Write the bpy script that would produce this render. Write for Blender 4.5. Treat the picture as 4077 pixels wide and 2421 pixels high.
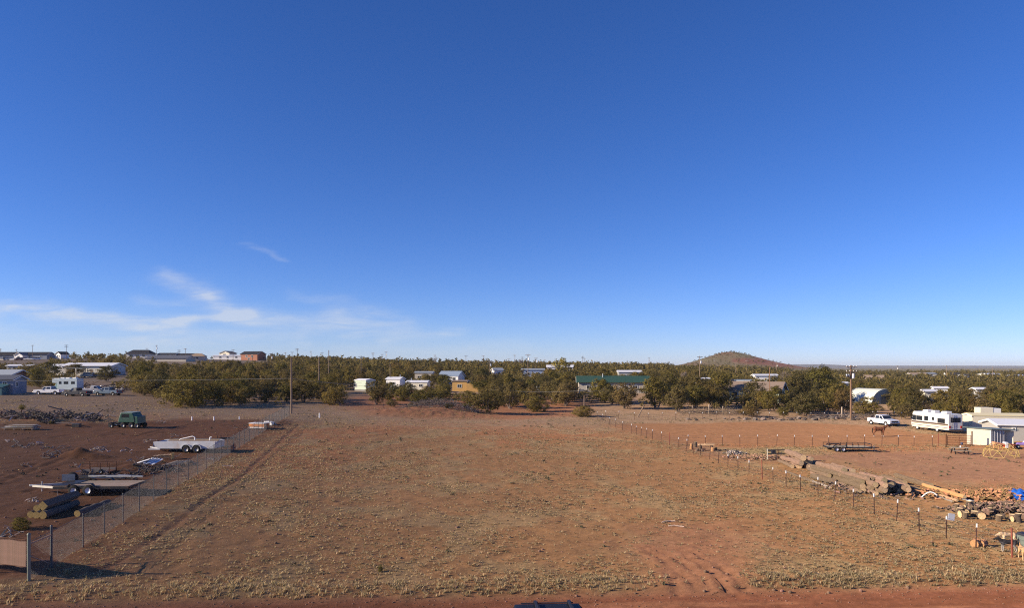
import bpy, bmesh, math, random
import numpy as np
from mathutils import Vector, Matrix, Euler

for o in list(bpy.data.objects):
    bpy.data.objects.remove(o)
scene = bpy.context.scene
COL = scene.collection
R = math.radians
CAMH, F, CX, HY = 10.5, 2800.0, 2038.5, 1459.0     # camera height, focal length, centre column, horizon row

# ------------------------------------------------------------------ camera
cam_data = bpy.data.cameras.new('camera')
cam_data.sensor_width = 36.0
cam_data.lens = 36.0 * F / 4077.0
cam_data.shift_y = (HY - 1210.5) / 4077.0
cam_data.clip_start = 0.5
cam_data.clip_end = 40000.0
cam = bpy.data.objects.new('camera', cam_data)
COL.objects.link(cam)
cam.location = (0, 0, CAMH)
cam.rotation_euler = (R(90), 0, 0)
scene.camera = cam

# ------------------------------------------------------------------ light
SUN_EL = R(21.0)
SUN_TRAVEL = Vector((0.968, 0.25, 0)).normalized()        # shadows fall to the right, a little away
light_dir = Vector((SUN_TRAVEL.x * math.cos(SUN_EL), SUN_TRAVEL.y * math.cos(SUN_EL), -math.sin(SUN_EL)))
sun_data = bpy.data.lights.new('sun', 'SUN')
sun_data.energy = 5.0
sun_data.angle = R(0.5)
sun_data.color = (1.0, 0.84, 0.64)
sun = bpy.data.objects.new('sun', sun_data)
COL.objects.link(sun)
sun.rotation_euler = light_dir.to_track_quat('-Z', 'Y').to_euler()
sun.location = (-200, -30, 100)

world = bpy.data.worlds.new('World')
scene.world = world
world.use_nodes = True
wn, wl = world.node_tree.nodes, world.node_tree.links
for n in list(wn):
    wn.remove(n)

def wmath(op, a, b=None, c=None, clamp=False):
    n = wn.new('ShaderNodeMath'); n.operation = op; n.use_clamp = clamp
    for i, v in enumerate((a, b, c)):
        if v is None:
            continue
        if isinstance(v, (int, float)):
            n.inputs[i].default_value = v
        else:
            wl.new(v, n.inputs[i])
    return n.outputs[0]

sky = wn.new('ShaderNodeTexSky')
sky.sky_type = 'NISHITA'
sky.sun_disc = False
sky.sun_elevation = SUN_EL
sky.sun_rotation = math.atan2(-SUN_TRAVEL.x, -SUN_TRAVEL.y)
sky.altitude = 1900.0
sky.air_density = 0.95
sky.dust_density = 0.3
sky.ozone_density = 3.0
hsv = wn.new('ShaderNodeHueSaturation')
hsv.inputs['Saturation'].default_value = 1.12
wb = wn.new('ShaderNodeMixRGB'); wb.blend_type = 'MULTIPLY'; wb.inputs[0].default_value = 1.0
wb.inputs[2].default_value = (0.88, 0.93, 1.32, 1)              # the camera's cool white balance
wl.new(sky.outputs[0], wb.inputs[1]); wl.new(wb.outputs[0], hsv.inputs['Color'])

tc = wn.new('ShaderNodeTexCoord')
sep = wn.new('ShaderNodeSeparateXYZ')
wl.new(tc.outputs['Generated'], sep.inputs[0])
dx, dy, dz = sep.outputs
ysafe = wmath('MAXIMUM', dy, 0.05)
ca = wmath('DIVIDE', dx, ysafe)
ce = wmath('DIVIDE', dz, ysafe)
comb = wn.new('ShaderNodeCombineXYZ')
wl.new(ca, comb.inputs[0]); wl.new(ce, comb.inputs[1])

def wnoise(sx, sy, detail, rough, off=0.0, dist=0.0):
    m = wn.new('ShaderNodeMapping')
    m.inputs['Scale'].default_value = (sx, sy, 1)
    m.inputs['Location'].default_value = (off, off * 1.7, off)
    wl.new(comb.outputs[0], m.inputs[0])
    n = wn.new('ShaderNodeTexNoise')
    n.inputs['Scale'].default_value = 1.0
    n.inputs['Detail'].default_value = detail
    n.inputs['Roughness'].default_value = rough
    n.inputs['Distortion'].default_value = dist
    wl.new(m.outputs[0], n.inputs['Vector'])
    return n.outputs['Fac']

warp_a = wmath('MULTIPLY', wmath('SUBTRACT', wnoise(5, 14, 3, 0.55, 3.1), 0.5), 0.11)
warp_e = wmath('MULTIPLY', wmath('SUBTRACT', wnoise(9, 26, 5, 0.62, 9.2), 0.5), 0.040)
wa = wmath('ADD', ca, warp_a)
we = wmath('ADD', ce, warp_e)
# cirrus wisps: azimuth, elevation of both ends, half width, strength
WISPS = [(-0.72, 0.083, -0.48, 0.058, 0.012, 0.80), (-0.51, 0.128, -0.44, 0.100, 0.009, 0.50), (-0.44, 0.102, -0.39, 0.074, 0.014, 0.65),
         (-0.38, 0.078, -0.52, 0.061, 0.007, 0.60), (-0.40, 0.074, -0.22, 0.052, 0.011, 0.60),
         (-0.25, 0.070, -0.16, 0.058, 0.013, 0.55), (-0.52, 0.037, -0.30, 0.040, 0.012, 0.45),
         (-0.17, 0.037, -0.08, 0.046, 0.008, 0.40), (-0.385, 0.177, -0.305, 0.152, 0.0035, 0.20),
         (-0.75, 0.040, -0.55, 0.034, 0.018, 0.40), (-0.30, 0.100, -0.24, 0.094, 0.007, 0.25),
         (-1.3, 0.090, -0.76, 0.078, 0.020, 0.55), (-0.52, 0.092, -0.44, 0.083, 0.008, 0.22),
         (-0.24, 0.022, 0.02, 0.024, 0.009, 0.22)]
acc = None
for a0, e0, a1, e1, w, s in WISPS:
    ux, uy = a1 - a0, e1 - e0
    L2 = ux * ux + uy * uy
    da = wmath('SUBTRACT', wa, a0); de = wmath('SUBTRACT', we, e0)
    t = wmath('ADD', wmath('MULTIPLY', da, ux / L2), wmath('MULTIPLY', de, uy / L2), clamp=True)
    ra = wmath('SUBTRACT', da, wmath('MULTIPLY', t, ux)); re = wmath('SUBTRACT', de, wmath('MULTIPLY', t, uy))
    d2 = wmath('ADD', wmath('MULTIPLY', wmath('MULTIPLY', ra, ra), 0.30), wmath('MULTIPLY', re, re))
    g = wmath('MULTIPLY', wmath('EXPONENT', wmath('MULTIPLY', d2, -1.0 / (w * w))), s)
    acc = g if acc is None else wmath('ADD', acc, g)
fib = wmath('MULTIPLY', wmath('MULTIPLY', wmath('SUBTRACT', wnoise(9, 60, 8, 0.60, 5.0, 0.7), 0.22), 1.9, clamp=True), wmath('ADD', wnoise(40, 150, 5, 0.6, 2.0), 0.45))
cl = wmath('MULTIPLY', wmath('MULTIPLY', acc, fib), wmath('GREATER_THAN', dy, 0.06), clamp=True)
cl = wmath('MINIMUM', wmath('MULTIPLY', cl, 1.05), 0.62)
mix = wn.new('ShaderNodeMixRGB')
wl.new(cl, mix.inputs[0])
wl.new(hsv.outputs[0], mix.inputs[1])
mix.inputs[2].default_value = (6.0, 6.3, 6.8, 1)
bg = wn.new('ShaderNodeBackground')
bg.inputs['Strength'].default_value = 0.076
wl.new(mix.outputs[0], bg.inputs['Color'])
wo = wn.new('ShaderNodeOutputWorld')
wl.new(bg.outputs[0], wo.inputs['Surface'])

scene.render.engine = 'CYCLES'
scene.view_settings.view_transform = 'Standard'
scene.view_settings.look = 'None'
scene.view_settings.exposure = 0.62
scene.view_settings.gamma = 1.0
scene.view_settings.use_curve_mapping = False
scene.cycles.max_bounces = 6
scene.cycles.transparent_max_bounces = 8
scene.cycles.volume_bounces = 0
scene.cycles.use_denoising = False
scene.cycles.pixel_filter_type = 'BLACKMAN_HARRIS'
scene.cycles.filter_width = 1.15
scene.cycles.use_adaptive_sampling = False
# ------------------------------------------------------------------ numpy noise
_rs = np.random.RandomState(7)
_LAT = _rs.rand(256, 256)
def vnoise(x, y, seed=0):
    x = np.asarray(x, float) + seed * 17.31; y = np.asarray(y, float) + seed * 5.77
    xi = np.floor(x).astype(int); yi = np.floor(y).astype(int)
    fx = x - xi; fy = y - yi
    fx = fx * fx * (3 - 2 * fx); fy = fy * fy * (3 - 2 * fy)
    a = _LAT[xi % 256, yi % 256]; b = _LAT[(xi + 1) % 256, yi % 256]
    c = _LAT[xi % 256, (yi + 1) % 256]; d = _LAT[(xi + 1) % 256, (yi + 1) % 256]
    return (a * (1 - fx) + b * fx) * (1 - fy) + (c * (1 - fx) + d * fx) * fy
def fbm(x, y, octs=4, seed=0):
    s = 0.0; amp = 0.5; tot = 0
    for i in range(octs):
        s = s + amp * vnoise(np.asarray(x) * 2 ** i, np.asarray(y) * 2 ** i, seed + i * 3); tot += amp; amp *= 0.5
    return s / tot
def sstep(e0, e1, x):
    t = np.clip((np.asarray(x, float) - e0) / (e1 - e0), 0, 1)
    return t * t * (3 - 2 * t)

# ------------------------------------------------------------------ terrain height
_D = np.array([0, 33, 47, 64, 80, 95, 122, 158, 200, 270, 350, 450, 600, 900, 1400, 2500, 5000, 14000.])
_P = np.array([-3000, 0, 400, 1000, 1500, 2038, 2600, 3000, 3390, 4077, 7000.])
_Z = np.array([
 #  0    33    47   64   80   95   122  158  200  270  350  450   600   900  1400 2500 5000 14000
 [0.0, 0.1, 0.5, 1.2, 1.8, 2.3, 3.1, 4.5, 5.2, 6.5, 9.5, 14.5, 14.0, 10.,  4.,  0., -2., -2.],
 [0.0, 0.0, 0.5, 1.1, 1.7, 2.2, 3.0, 4.4, 5.2, 6.5, 9.8, 15.2, 14.0, 10.,  4.,  0., -2., -2.],
 [0.0, 0.0, 0.4, 0.9, 1.4, 1.8, 2.8, 4.4, 5.4, 7.0, 10.8, 17.0, 15.5, 10., 4.,  0., -2., -2.],
 [0.0, 0.0, 0.25, 0.6, 0.95, 1.25, 1.9, 2.9, 4.2, 6.8, 10.2, 15.2, 15.0, 10., 4.,  0., -2., -2.],
 [0.0, 0.0, 0.1, 0.35, 0.6, 0.85, 1.4, 2.1, 3.0, 5.4, 8.2, 10.6, 13.0, 9.5, 4.,  0., -2., -2.],
 [0.0, 0.0, 0.1, 0.2, 0.4, 0.5, 0.7, 1.2, 2.4, 4.4, 6.4, 8.4, 10.5, 8.5, 4.,  0., -2., -2.],
 [0.0, 0.0, 0.0, 0.0, 0.0, 0.0, 0.2, 1.2, 3.0, 4.4, 5.6, 7.0,  9.0, 8.0, 4.,  0., -2., -2.],
 [0.0, 0.0, 0.0, 0.0, 0.0, 0.0, 0.0, 1.0, 2.2, 2.8, 3.4, 4.5,  6.0, 6.0, 4.,  0., -2., -2.],
 [0.0, 0.0, 0.0, 0.0, 0.0, 0.0, 0.0, 0.0, -0.8, -1.2, -.8, -.2, 0.6, 1.5, 1.0, 0., -2., -2.],
 [0.0, 0.0, 0.0, 0.0, 0.0, 0.0, 0.0, -0.4, -0.7, -1.0, -.6, 0.0, 0.6, 1.5, 1.0, 0., -2., -2.],
 [0.0, 0.0, 0.0, 0.0, 0.0, 0.0, 0.0, -0.4, -0.7, -1.0, -.6, 0.0, 0.6, 1.5, 1.0, 0., -2., -2.]])
_LD = np.log(_D + 25.0)

def _cubic_w(t):
    t2 = t * t; t3 = t2 * t
    return (-0.5 * t3 + t2 - 0.5 * t, 1.5 * t3 - 2.5 * t2 + 1, -1.5 * t3 + 2 * t2 + 0.5 * t, 0.5 * t3 - 0.5 * t2)
_Di = np.linspace(_LD[0], _LD[-1], 400)
_Zs = np.array([np.interp(_Di, _LD, r) for r in _Z])
_k = np.exp(-0.5 * (np.arange(-14, 15) / 5.0) ** 2); _k /= _k.sum()
_Zs = np.array([np.convolve(np.pad(r, 14, mode='edge'), _k, mode='valid') for r in _Zs])
_Pi = np.linspace(_P[0], _P[-1], 500)
_Zt = np.array([np.interp(_Pi, _P, _Zs[:, j]) for j in range(400)]).T
_k2 = np.exp(-0.5 * (np.arange(-20, 21) / 8.0) ** 2); _k2 /= _k2.sum()
_Zt = np.array([np.convolve(np.pad(_Zt[:, j], 20, mode='edge'), _k2, mode='valid') for j in range(400)]).T

def h_base(x, y):
    x = np.asarray(x, float); y = np.asarray(y, float)
    D = np.clip(y, 26.0, 13900.0)
    px = np.clip(CX + F * x / np.maximum(D, 26.0), _P[0], _P[-1])
    u = (np.log(D + 25.0) - _LD[0]) / (_LD[-1] - _LD[0]) * 399
    v = (px - _P[0]) / (_P[-1] - _P[0]) * 499
    ui = np.clip(np.floor(u).astype(int), 0, 398); vi = np.clip(np.floor(v).astype(int), 0, 498)
    fu = u - ui; fv = v - vi
    z = (_Zt[vi, ui] * (1 - fu) + _Zt[vi, ui + 1] * fu) * (1 - fv) + (_Zt[vi + 1, ui] * (1 - fu) + _Zt[vi + 1, ui + 1] * fu) * fv
    return z

def G0(px, py, hf=None):
    """point where the sight line of a photo pixel meets the base terrain"""
    hf = hf or h_base
    D = np.concatenate([np.arange(24, 200, 0.1), np.arange(200, 900, 0.5), np.arange(900, 9000, 5)])
    x = (px - CX) / F * D
    z = CAMH - (py - HY) / F * D
    below = z <= hf(x, D)
    i = int(np.argmax(below)) if below.any() else len(D) - 1
    return x[i], D[i]

def seg_dist(x, y, pts):
    d = np.full(np.shape(x), 1e9)
    for (ax, ay), (bx, by) in zip(pts[:-1], pts[1:]):
        ux, uy = bx - ax, by - ay; L2 = ux * ux + uy * uy + 1e-9
        t = np.clip(((x - ax) * ux + (y - ay) * uy) / L2, 0, 1)
        d = np.minimum(d, np.hypot(x - ax - t * ux, y - ay - t * uy))
    return d
def in_poly(x, y, poly):
    ins = np.zeros(np.shape(x), bool)
    n = len(poly); j = n - 1
    for i in range(n):
        xi, yi = poly[i]; xj, yj = poly[j]
        c = ((yi > y) != (yj > y)) & (x < (xj - xi) * (y - yi) / (yj - yi + 1e-12) + xi)
        ins ^= c; j = i
    return ins
def poly_mask(x, y, poly, soft):
    """1 inside, fading over 'soft' metres"""
    ins = in_poly(x, y, poly)
    d = seg_dist(x, y, list(poly) + [poly[0]])
    return np.where(ins, 0.5 + 0.5 * np.clip(d / soft, 0, 1), 0.5 - 0.5 * np.clip(d / soft, 0, 1))

def gp(*pts):
    return [G0(px, py) for px, py in pts]
# lines and areas on the ground
ROAD_EDGE = lambda x: 32.0 + 0.06 * x + 0.25 * (vnoise(x * 0.5, 0.0, 4) - 0.5) + 0.2 * (vnoise(x * 2.1, 0.0, 6) - 0.5)
DITCH = gp((1195, 1690), (1130, 1745), (1040, 1830), (930, 1920), (800, 2010), (640, 2130), (520, 2215), (430, 2265), (300, 2300))
RUTS = [gp((2560, 2185), (2640, 2235), (2700, 2285), (2760, 2345)), gp((2590, 2180), (2690, 2230), (2760, 2275), (2830, 2350)),
        gp((2700, 2190), (2790, 2255), (2850, 2300), (2900, 2355)), gp((2730, 2185), (2840, 2245), (2900, 2290), (2960, 2350)),
        gp((2650, 2280), (2680, 2320), (2700, 2370)), gp((2860, 2310), (2890, 2345), (2950, 2375))]
YARD_RUTS = [gp((560, 1735), (700, 1705), (815, 1680)), gp((540, 1740), (680, 1712), (760, 1694)), gp((210, 1745), (340, 1722)), gp((90, 1755), (300, 1722), (345, 1725)),
             gp((380, 1735), (470, 1722)), gp((650, 1730), (820, 1722)), gp((120, 1960), (300, 1900)), gp((0, 1900), (160, 1840), (330, 1790)), gp((0, 1925), (190, 1850), (380, 1790))]
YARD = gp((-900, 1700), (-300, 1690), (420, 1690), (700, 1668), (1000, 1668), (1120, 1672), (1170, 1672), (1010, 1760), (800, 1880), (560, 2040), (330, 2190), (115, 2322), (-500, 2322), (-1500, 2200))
ARENA = gp((2420, 1693), (2560, 1684), (2800, 1684), (3100, 1683), (3440, 1692), (3620, 1722), (3800, 1745), (3850, 1768), (3300, 1771), (2680, 1770), (2560, 1742))
PALE = gp((2700, 1783), (3000, 1790), (3350, 1805), (3700, 1800), (4200, 1790), (4200, 1925), (3700, 1930), (3400, 1860), (3300, 1840), (3050, 1840), (2850, 1812))
GREENISH = gp((2880, 1790), (3080, 1783), (3290, 1785), (3270, 1812), (3050, 1820), (2930, 1815))
REDPATH = gp((1310, 1600), (1480, 1568), (2020, 1575), (2230, 1568), (2330, 1600), (2330, 1655), (2020, 1672), (1700, 1670), (1450, 1660))
REDBARE = gp((2440, 2180), (2640, 2090), (2930, 2080), (3050, 2150), (2960, 2260), (2960, 2350), (2640, 2350), (2540, 2260))
MOUNDS = [(G0(318, 1818), 1.25, 0.85), (G0(390, 1822), 1.0, 0.35), (G0(235, 1812), 1.2, 0.2), (G0(590, 1690), 2.0, 0.4), (G0(95, 1682), 3.5, 0.4), (G0(230, 1680), 3.0, 0.5), (G0(330, 1690), 2.5, 0.3),
          (G0(1750, 1650), 8.0, 1.0), (G0(1620, 1652), 6.0, 0.7), (G0(1480, 1650), 5.0, 0.4), (G0(3480, 1672), 5.0, 0.3), (G0(480, 1860), 3.2, 0.45)]

def height(x, y):
    x = np.asarray(x, float); y = np.asarray(y, float)
    z = h_base(x, y)
    near = 1 - sstep(160, 400, y)
    z = z + near * ((fbm(x * 0.10, y * 0.10, 3, 2) - 0.5) * 0.34)
    er = ROAD_EDGE(x)
    off = sstep(0.0, 1.6, y - er)                      # 0 on the road, 1 on the verge
    z = z + (1 - off) * -0.10 + 0.10 * np.exp(-((y - er - 1.5) / 0.9) ** 2)
    rough = (fbm(x * 1.3, y * 1.3, 3, 9) - 0.5) * 0.16 * off * (1 - sstep(90, 180, y))
    z = z + rough
    d = seg_dist(x, y, DITCH); wob = 0.5 + vnoise(x * 0.7, y * 0.7, 21)
    z = z - 0.09 * wob * np.exp(-(d / 0.16) ** 2) + 0.03 * np.exp(-((d - 0.5) / 0.3) ** 2)
    for r in RUTS:
        d = seg_dist(x + 0.3 * (vnoise(x * .8, y * .8, 3) - .5), y, r)
        z = z - 0.11 * np.exp(-(d / 0.17) ** 2) * (0.2 + vnoise(x * 1.6, y * 1.6, 5)) + 0.02 * np.exp(-((d - 0.36) / 0.16) ** 2)
    for r in YARD_RUTS:
        d = seg_dist(x, y + 0.6 * (vnoise(x * .5, y * .5, 3) - .5), r)
        z = z - 0.08 * np.exp(-(d / 0.3) ** 2) * (.3 + vnoise(x, y, 6)) + 0.06 * np.exp(-((d - 0.55) / 0.3) ** 2)
    for (mx, my), rad, hh in MOUNDS:
        q = ((x - mx) / rad) ** 2 + ((y - my) / (rad * 0.8)) ** 2
        z = z + hh * np.exp(-q) * (0.75 + 0.5 * vnoise(x * 1.1, y * 1.1, 11))
    # cinder hill far right of centre, mesa on the horizon
    z = z + 30.0 * np.exp(-(np.abs((x - 352.0) / np.where(x < 352, 60.0, 84.0)) ** 1.45) - ((y - 1150.0) / 120.0) ** 2) * (0.95 + 0.1 * vnoise(x * 0.03, y * 0.03, 5))
    far = sstep(5600, 6600, y) * (1 - sstep(11500, 13500, y))
    z = z + far * (15.0 + 5.0 * vnoise(x * 0.0011, y * 0.0003, 8) + 13.0 * np.exp(-((x - 2720.0) / 330.0) ** 4))
    return z
def hz(x, y):
    return float(height(np.array([x]), np.array([y]))[0])
def G(px, py, dz=0.0):
    x, y = G0(px, py)
    return Vector((x, y, hz(x, y) + dz))
def PD(px, D, dz=0.0):
    x = (px - CX) / F * D
    return Vector((x, D, hz(x, D) + dz))
def Zat(py, D):
    return CAMH - (py - HY) / F * D

# ------------------------------------------------------------------ materials
MATS = {}
def mat(name, col, rough=0.8, metal=0.0, var=0.18, scale=3.0, bump=0.0, bscale=None, island=0.0, objvar=0.0, col2=None, stretch=None, spec=0.3, dirt=None, leafy=0.0):
    if name in MATS:
        return MATS[name]
    m = bpy.data.materials.new(name); m.use_nodes = True
    nt = m.node_tree; N = nt.nodes; L = nt.links
    b = N['Principled BSDF']
    b.inputs['Roughness'].default_value = rough
    b.inputs['Metallic'].default_value = metal
    b.inputs['Specular IOR Level'].default_value = spec
    if rough >= 0.8: b.inputs['Diffuse Roughness'].default_value = 1.0
    t = N.new('ShaderNodeTexCoord')
    mp = N.new('ShaderNodeMapping'); L.new(t.outputs['Object'], mp.inputs[0])
    if stretch: mp.inputs['Scale'].default_value = stretch
    n = N.new('ShaderNodeTexNoise'); n.inputs['Scale'].default_value = scale; n.inputs['Detail'].default_value = 5; n.inputs['Roughness'].default_value = 0.65
    L.new(mp.outputs[0], n.inputs['Vector'])
    r = N.new('ShaderNodeValToRGB')
    c2 = col2 or tuple(min(1, c * (1 + var)) for c in col)
    c1 = tuple(c * (1 - var) for c in col)
    r.color_ramp.elements[0].color = (*c1, 1); r.color_ramp.elements[0].position = 0.32
    r.color_ramp.elements[1].color = (*c2, 1); r.color_ramp.elements[1].position = 0.70
    L.new(n.outputs['Fac'], r.inputs[0])
    out = r.outputs[0]
    if dirt:                                            # large worn or stained patches: colour, amount
        n3 = N.new('ShaderNodeTexNoise'); n3.inputs['Scale'].default_value = scale * 0.37 + 0.4; n3.inputs['Detail'].default_value = 7; n3.inputs['Roughness'].default_value = 0.7
        L.new(t.outputs['Object'], n3.inputs['Vector'])
        r3 = N.new('ShaderNodeValToRGB'); r3.color_ramp.elements[0].position = 0.62 - dirt[1] * 0.4; r3.color_ramp.elements[1].position = 0.75 - dirt[1] * 0.2
        L.new(n3.outputs['Fac'], r3.inputs[0])
        mx = N.new('ShaderNodeMixRGB'); mx.inputs[2].default_value = (*dirt[0], 1)
        mm = N.new('ShaderNodeMath'); mm.operation = 'MULTIPLY'; mm.inputs[1].default_value = 0.75
        L.new(r3.outputs[0], mm.inputs[0]); L.new(mm.outputs[0], mx.inputs[0]); L.new(out, mx.inputs[1]); out = mx.outputs[0]
    for src, amt in (('isl', island), ('obj', objvar)):
        if amt:
            if src == 'isl':
                g = N.new('ShaderNodeNewGeometry').outputs['Random Per Island']
            else:
                g = N.new('ShaderNodeObjectInfo').outputs['Random']
            mr = N.new('ShaderNodeMapRange'); L.new(g, mr.inputs[0]); mr.inputs[3].default_value = 1 - amt; mr.inputs[4].default_value = 1 + amt
            h = N.new('ShaderNodeHueSaturation'); L.new(mr.outputs[0], h.inputs['Value']); L.new(out, h.inputs['Color'])
            mh = N.new('ShaderNodeMath'); mh.operation = 'MULTIPLY_ADD'; L.new(g, mh.inputs[0]); mh.inputs[1].default_value = -0.05 * amt * 2; mh.inputs[2].default_value = 0.5 + 0.05 * amt
            L.new(mh.outputs[0], h.inputs['Hue'])
            out = h.outputs[0]
    L.new(out, b.inputs['Base Color'])
    if bump:
        bn = N.new('ShaderNodeTexNoise'); bn.inputs['Scale'].default_value = bscale or scale * 4; bn.inputs['Detail'].default_value = 4
        L.new(mp.outputs[0], bn.inputs['Vector'])
        bp = N.new('ShaderNodeBump'); bp.inputs['Strength'].default_value = bump; bp.inputs['Distance'].default_value = 0.03
        L.new(bn.outputs['Fac'], bp.inputs['Height']); L.new(bp.outputs[0], b.inputs['Normal'])
    if leafy:                                           # thin leaves let light through
        tr = N.new('ShaderNodeBsdfTranslucent'); L.new(out, tr.inputs['Color'])
        ms = N.new('ShaderNodeMixShader'); ms.inputs[0].default_value = leafy
        L.new(b.outputs[0], ms.inputs[1]); L.new(tr.outputs[0], ms.inputs[2]); L.new(ms.outputs[0], N['Material Output'].inputs['Surface'])
        b.inputs['Diffuse Roughness'].default_value = 0.0
    MATS[name] = m
    return m

WHITE = mat('white_paint', (0.78, 0.77, 0.74), 0.45, var=0.05, spec=0.5, dirt=((0.5, 0.42, 0.34), 0.18))
CREAM = mat('cream_paint', (0.74, 0.68, 0.52), 0.6, var=0.08, dirt=((0.45, 0.36, 0.26), 0.2))
OLDWHITE = mat('weathered_white', (0.60, 0.60, 0.58), 0.6, var=0.15, dirt=((0.33, 0.25, 0.18), 0.35))
PALEGREEN = mat('pale_green_siding', (0.48, 0.56, 0.47), 0.6, var=0.08)
OCHRE = mat('ochre_siding', (0.50, 0.30, 0.10), 0.7, var=0.12, dirt=((0.35, 0.2, 0.08), 0.2))
GREYBLUE = mat('grey_blue_siding', (0.19, 0.22, 0.28), 0.7, var=0.1)
GREYSID = mat('grey_siding', (0.40, 0.40, 0.38), 0.7, var=0.1)
TAUPE = mat('taupe_siding', (0.48, 0.43, 0.36), 0.75, var=0.1)
BROWN = mat('brown_siding', (0.23, 0.12, 0.08), 0.75, var=0.15)
BRICKRED = mat('rust_red_siding', (0.30, 0.12, 0.07), 0.75, var=0.15)
TEAL = mat('teal_siding', (0.05, 0.13, 0.15), 0.6, var=0.12)
MWHITE = mat('white_metal_roof', (0.80, 0.80, 0.80), 0.4, var=0.05, dirt=((0.6, 0.55, 0.48), 0.12))
MGREEN = mat('green_metal_roof', (0.042, 0.092, 0.058), 0.45, var=0.12, objvar=0.0)
MGREY = mat('grey_metal_roof', (0.33, 0.36, 0.38), 0.45, var=0.1)
MBLUE = mat('blue_grey_roof', (0.24, 0.30, 0.38), 0.5, var=0.1)
SHGREY = mat('grey_shingle', (0.17, 0.17, 0.18), 0.9, var=0.2, scale=8)
SHBROWN = mat('brown_shingle', (0.24, 0.18, 0.14), 0.9, var=0.2, scale=8)
SHDARK = mat('dark_shingle', (0.035, 0.033, 0.038), 0.9, var=0.25, scale=8)
GLASS = mat('dark_window_glass', (0.025, 0.03, 0.035), 0.08, var=0.2, spec=0.6)
CARGLASS = mat('vehicle_glass', (0.02, 0.024, 0.03), 0.05, var=0.2, spec=0.7)
FRAMEW = mat('white_window_frame', (0.7, 0.7, 0.68), 0.5, var=0.05)
DOORM = mat('door_paint', (0.22, 0.16, 0.12), 0.6, var=0.1)
CONC = mat('concrete', (0.42, 0.40, 0.37), 0.9, var=0.15)
GALV = mat('galvanized_steel', (0.42, 0.43, 0.44), 0.45, 0.75, var=0.15, scale=12)
DARKMETAL = mat('black_steel', (0.035, 0.035, 0.038), 0.5, 0.4, var=0.25, dirt=((0.12, 0.06, 0.035), 0.2))
RUST = mat('rusty_steel', (0.17, 0.075, 0.04), 0.85, 0.2, var=0.35, scale=9, bump=0.3)
REDSTEEL = mat('red_oxide_steel', (0.26, 0.07, 0.045), 0.65, 0.1, var=0.2, dirt=((0.12, 0.06, 0.04), 0.3))
TPOST = mat('brown_tpost_steel', (0.10, 0.05, 0.04), 0.7, 0.2, var=0.25)
TIRE = mat('tyre_rubber', (0.022, 0.021, 0.02), 0.85, var=0.3, scale=12, bump=0.3, dirt=((0.11, 0.07, 0.045), 0.25))
RIM = mat('painted_rim', (0.72, 0.72, 0.74), 0.35, 0.2, var=0.06)
RIMD = mat('dark_rim', (0.25, 0.25, 0.26), 0.45, 0.5, var=0.1)
CHROME = mat('chrome', (0.6, 0.6, 0.6), 0.15, 1.0, var=0.05)
LAMPG = mat('clear_lamp', (0.75, 0.75, 0.72), 0.1, var=0.05, spec=0.8)
LAMPR = mat('red_lamp', (0.45, 0.02, 0.02), 0.2, var=0.1, spec=0.7)
PLANK = mat('plank_wood', (0.42, 0.27, 0.15), 0.85, var=0.3, scale=5, stretch=(0.6, 6, 6), bump=0.3, objvar=0.18)
PLANKGREY = mat('weathered_plank', (0.30, 0.25, 0.20), 0.9, var=0.3, scale=5, stretch=(0.6, 6, 6), bump=0.4, objvar=0.2)
LUMBER = mat('fresh_lumber', (0.58, 0.40, 0.22), 0.8, var=0.2, scale=5, stretch=(0.6, 6, 6), objvar=0.15)
BARK = mat('log_bark', (0.225, 0.15, 0.10), 0.95, var=0.35, scale=6, stretch=(0.5, 3, 3), bump=0.7, bscale=14, objvar=0.28, dirt=((0.12, 0.085, 0.06), 0.2))
BARKDARK = mat('dark_bark', (0.10, 0.075, 0.055), 0.95, var=0.35, scale=6, stretch=(0.5, 3, 3), bump=0.7, bscale=14, objvar=0.15)
PEELED = mat('peeled_log', (0.55, 0.30, 0.13), 0.8, var=0.25, scale=4, stretch=(0.5, 4, 4), bump=0.3)
CUTEND = mat('cut_wood', (0.66, 0.48, 0.27), 0.85, var=0.3, scale=9, objvar=0.2)
POLEWOOD = mat('pole_wood', (0.33, 0.24, 0.165), 0.9, var=0.25, scale=3, stretch=(6, 6, 0.4), objvar=0.15)
STONE = mat('field_stone', (0.24, 0.19, 0.15), 0.95, var=0.3, scale=3, bump=0.5, objvar=0.25, island=0.25)
DARKSTONE = mat('basalt_stone', (0.10, 0.078, 0.062), 0.95, var=0.35, scale=3, bump=0.5, objvar=0.3, island=0.3)
WIRE = mat('fence_wire', (0.30, 0.29, 0.28), 0.5, 0.8, var=0.1)
CABLE = mat('power_cable', (0.25, 0.25, 0.25), 0.5, var=0.1)
GREENPAINT = mat('green_enamel', (0.016, 0.075, 0.048), 0.45, var=0.12, spec=0.5, dirt=((0.12, 0.08, 0.05), 0.15))
BLUEPAINT = mat('dark_blue_enamel', (0.014, 0.018, 0.03), 0.5, 0.0, var=0.1, spec=0.3)
BLUEGREY = mat('blue_grey_enamel', (0.12, 0.17, 0.23), 0.35, 0.2, var=0.1, spec=0.5)
BEIGE = mat('beige_enamel', (0.45, 0.40, 0.32), 0.4, var=0.08)
CARWHITE = mat('white_car_enamel', (0.80, 0.80, 0.80), 0.25, var=0.03, spec=0.6)
CARBLACK = mat('black_car_enamel', (0.025, 0.025, 0.03), 0.3, var=0.1, spec=0.6)
CARSILVER = mat('silver_car_enamel', (0.42, 0.43, 0.45), 0.3, 0.5, var=0.06)
CARRED = mat('maroon_car_enamel', (0.16, 0.03, 0.03), 0.35, var=0.1, spec=0.5)
STRIPE = mat('brown_stripe', (0.12, 0.075, 0.05), 0.5, var=0.1)
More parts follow.
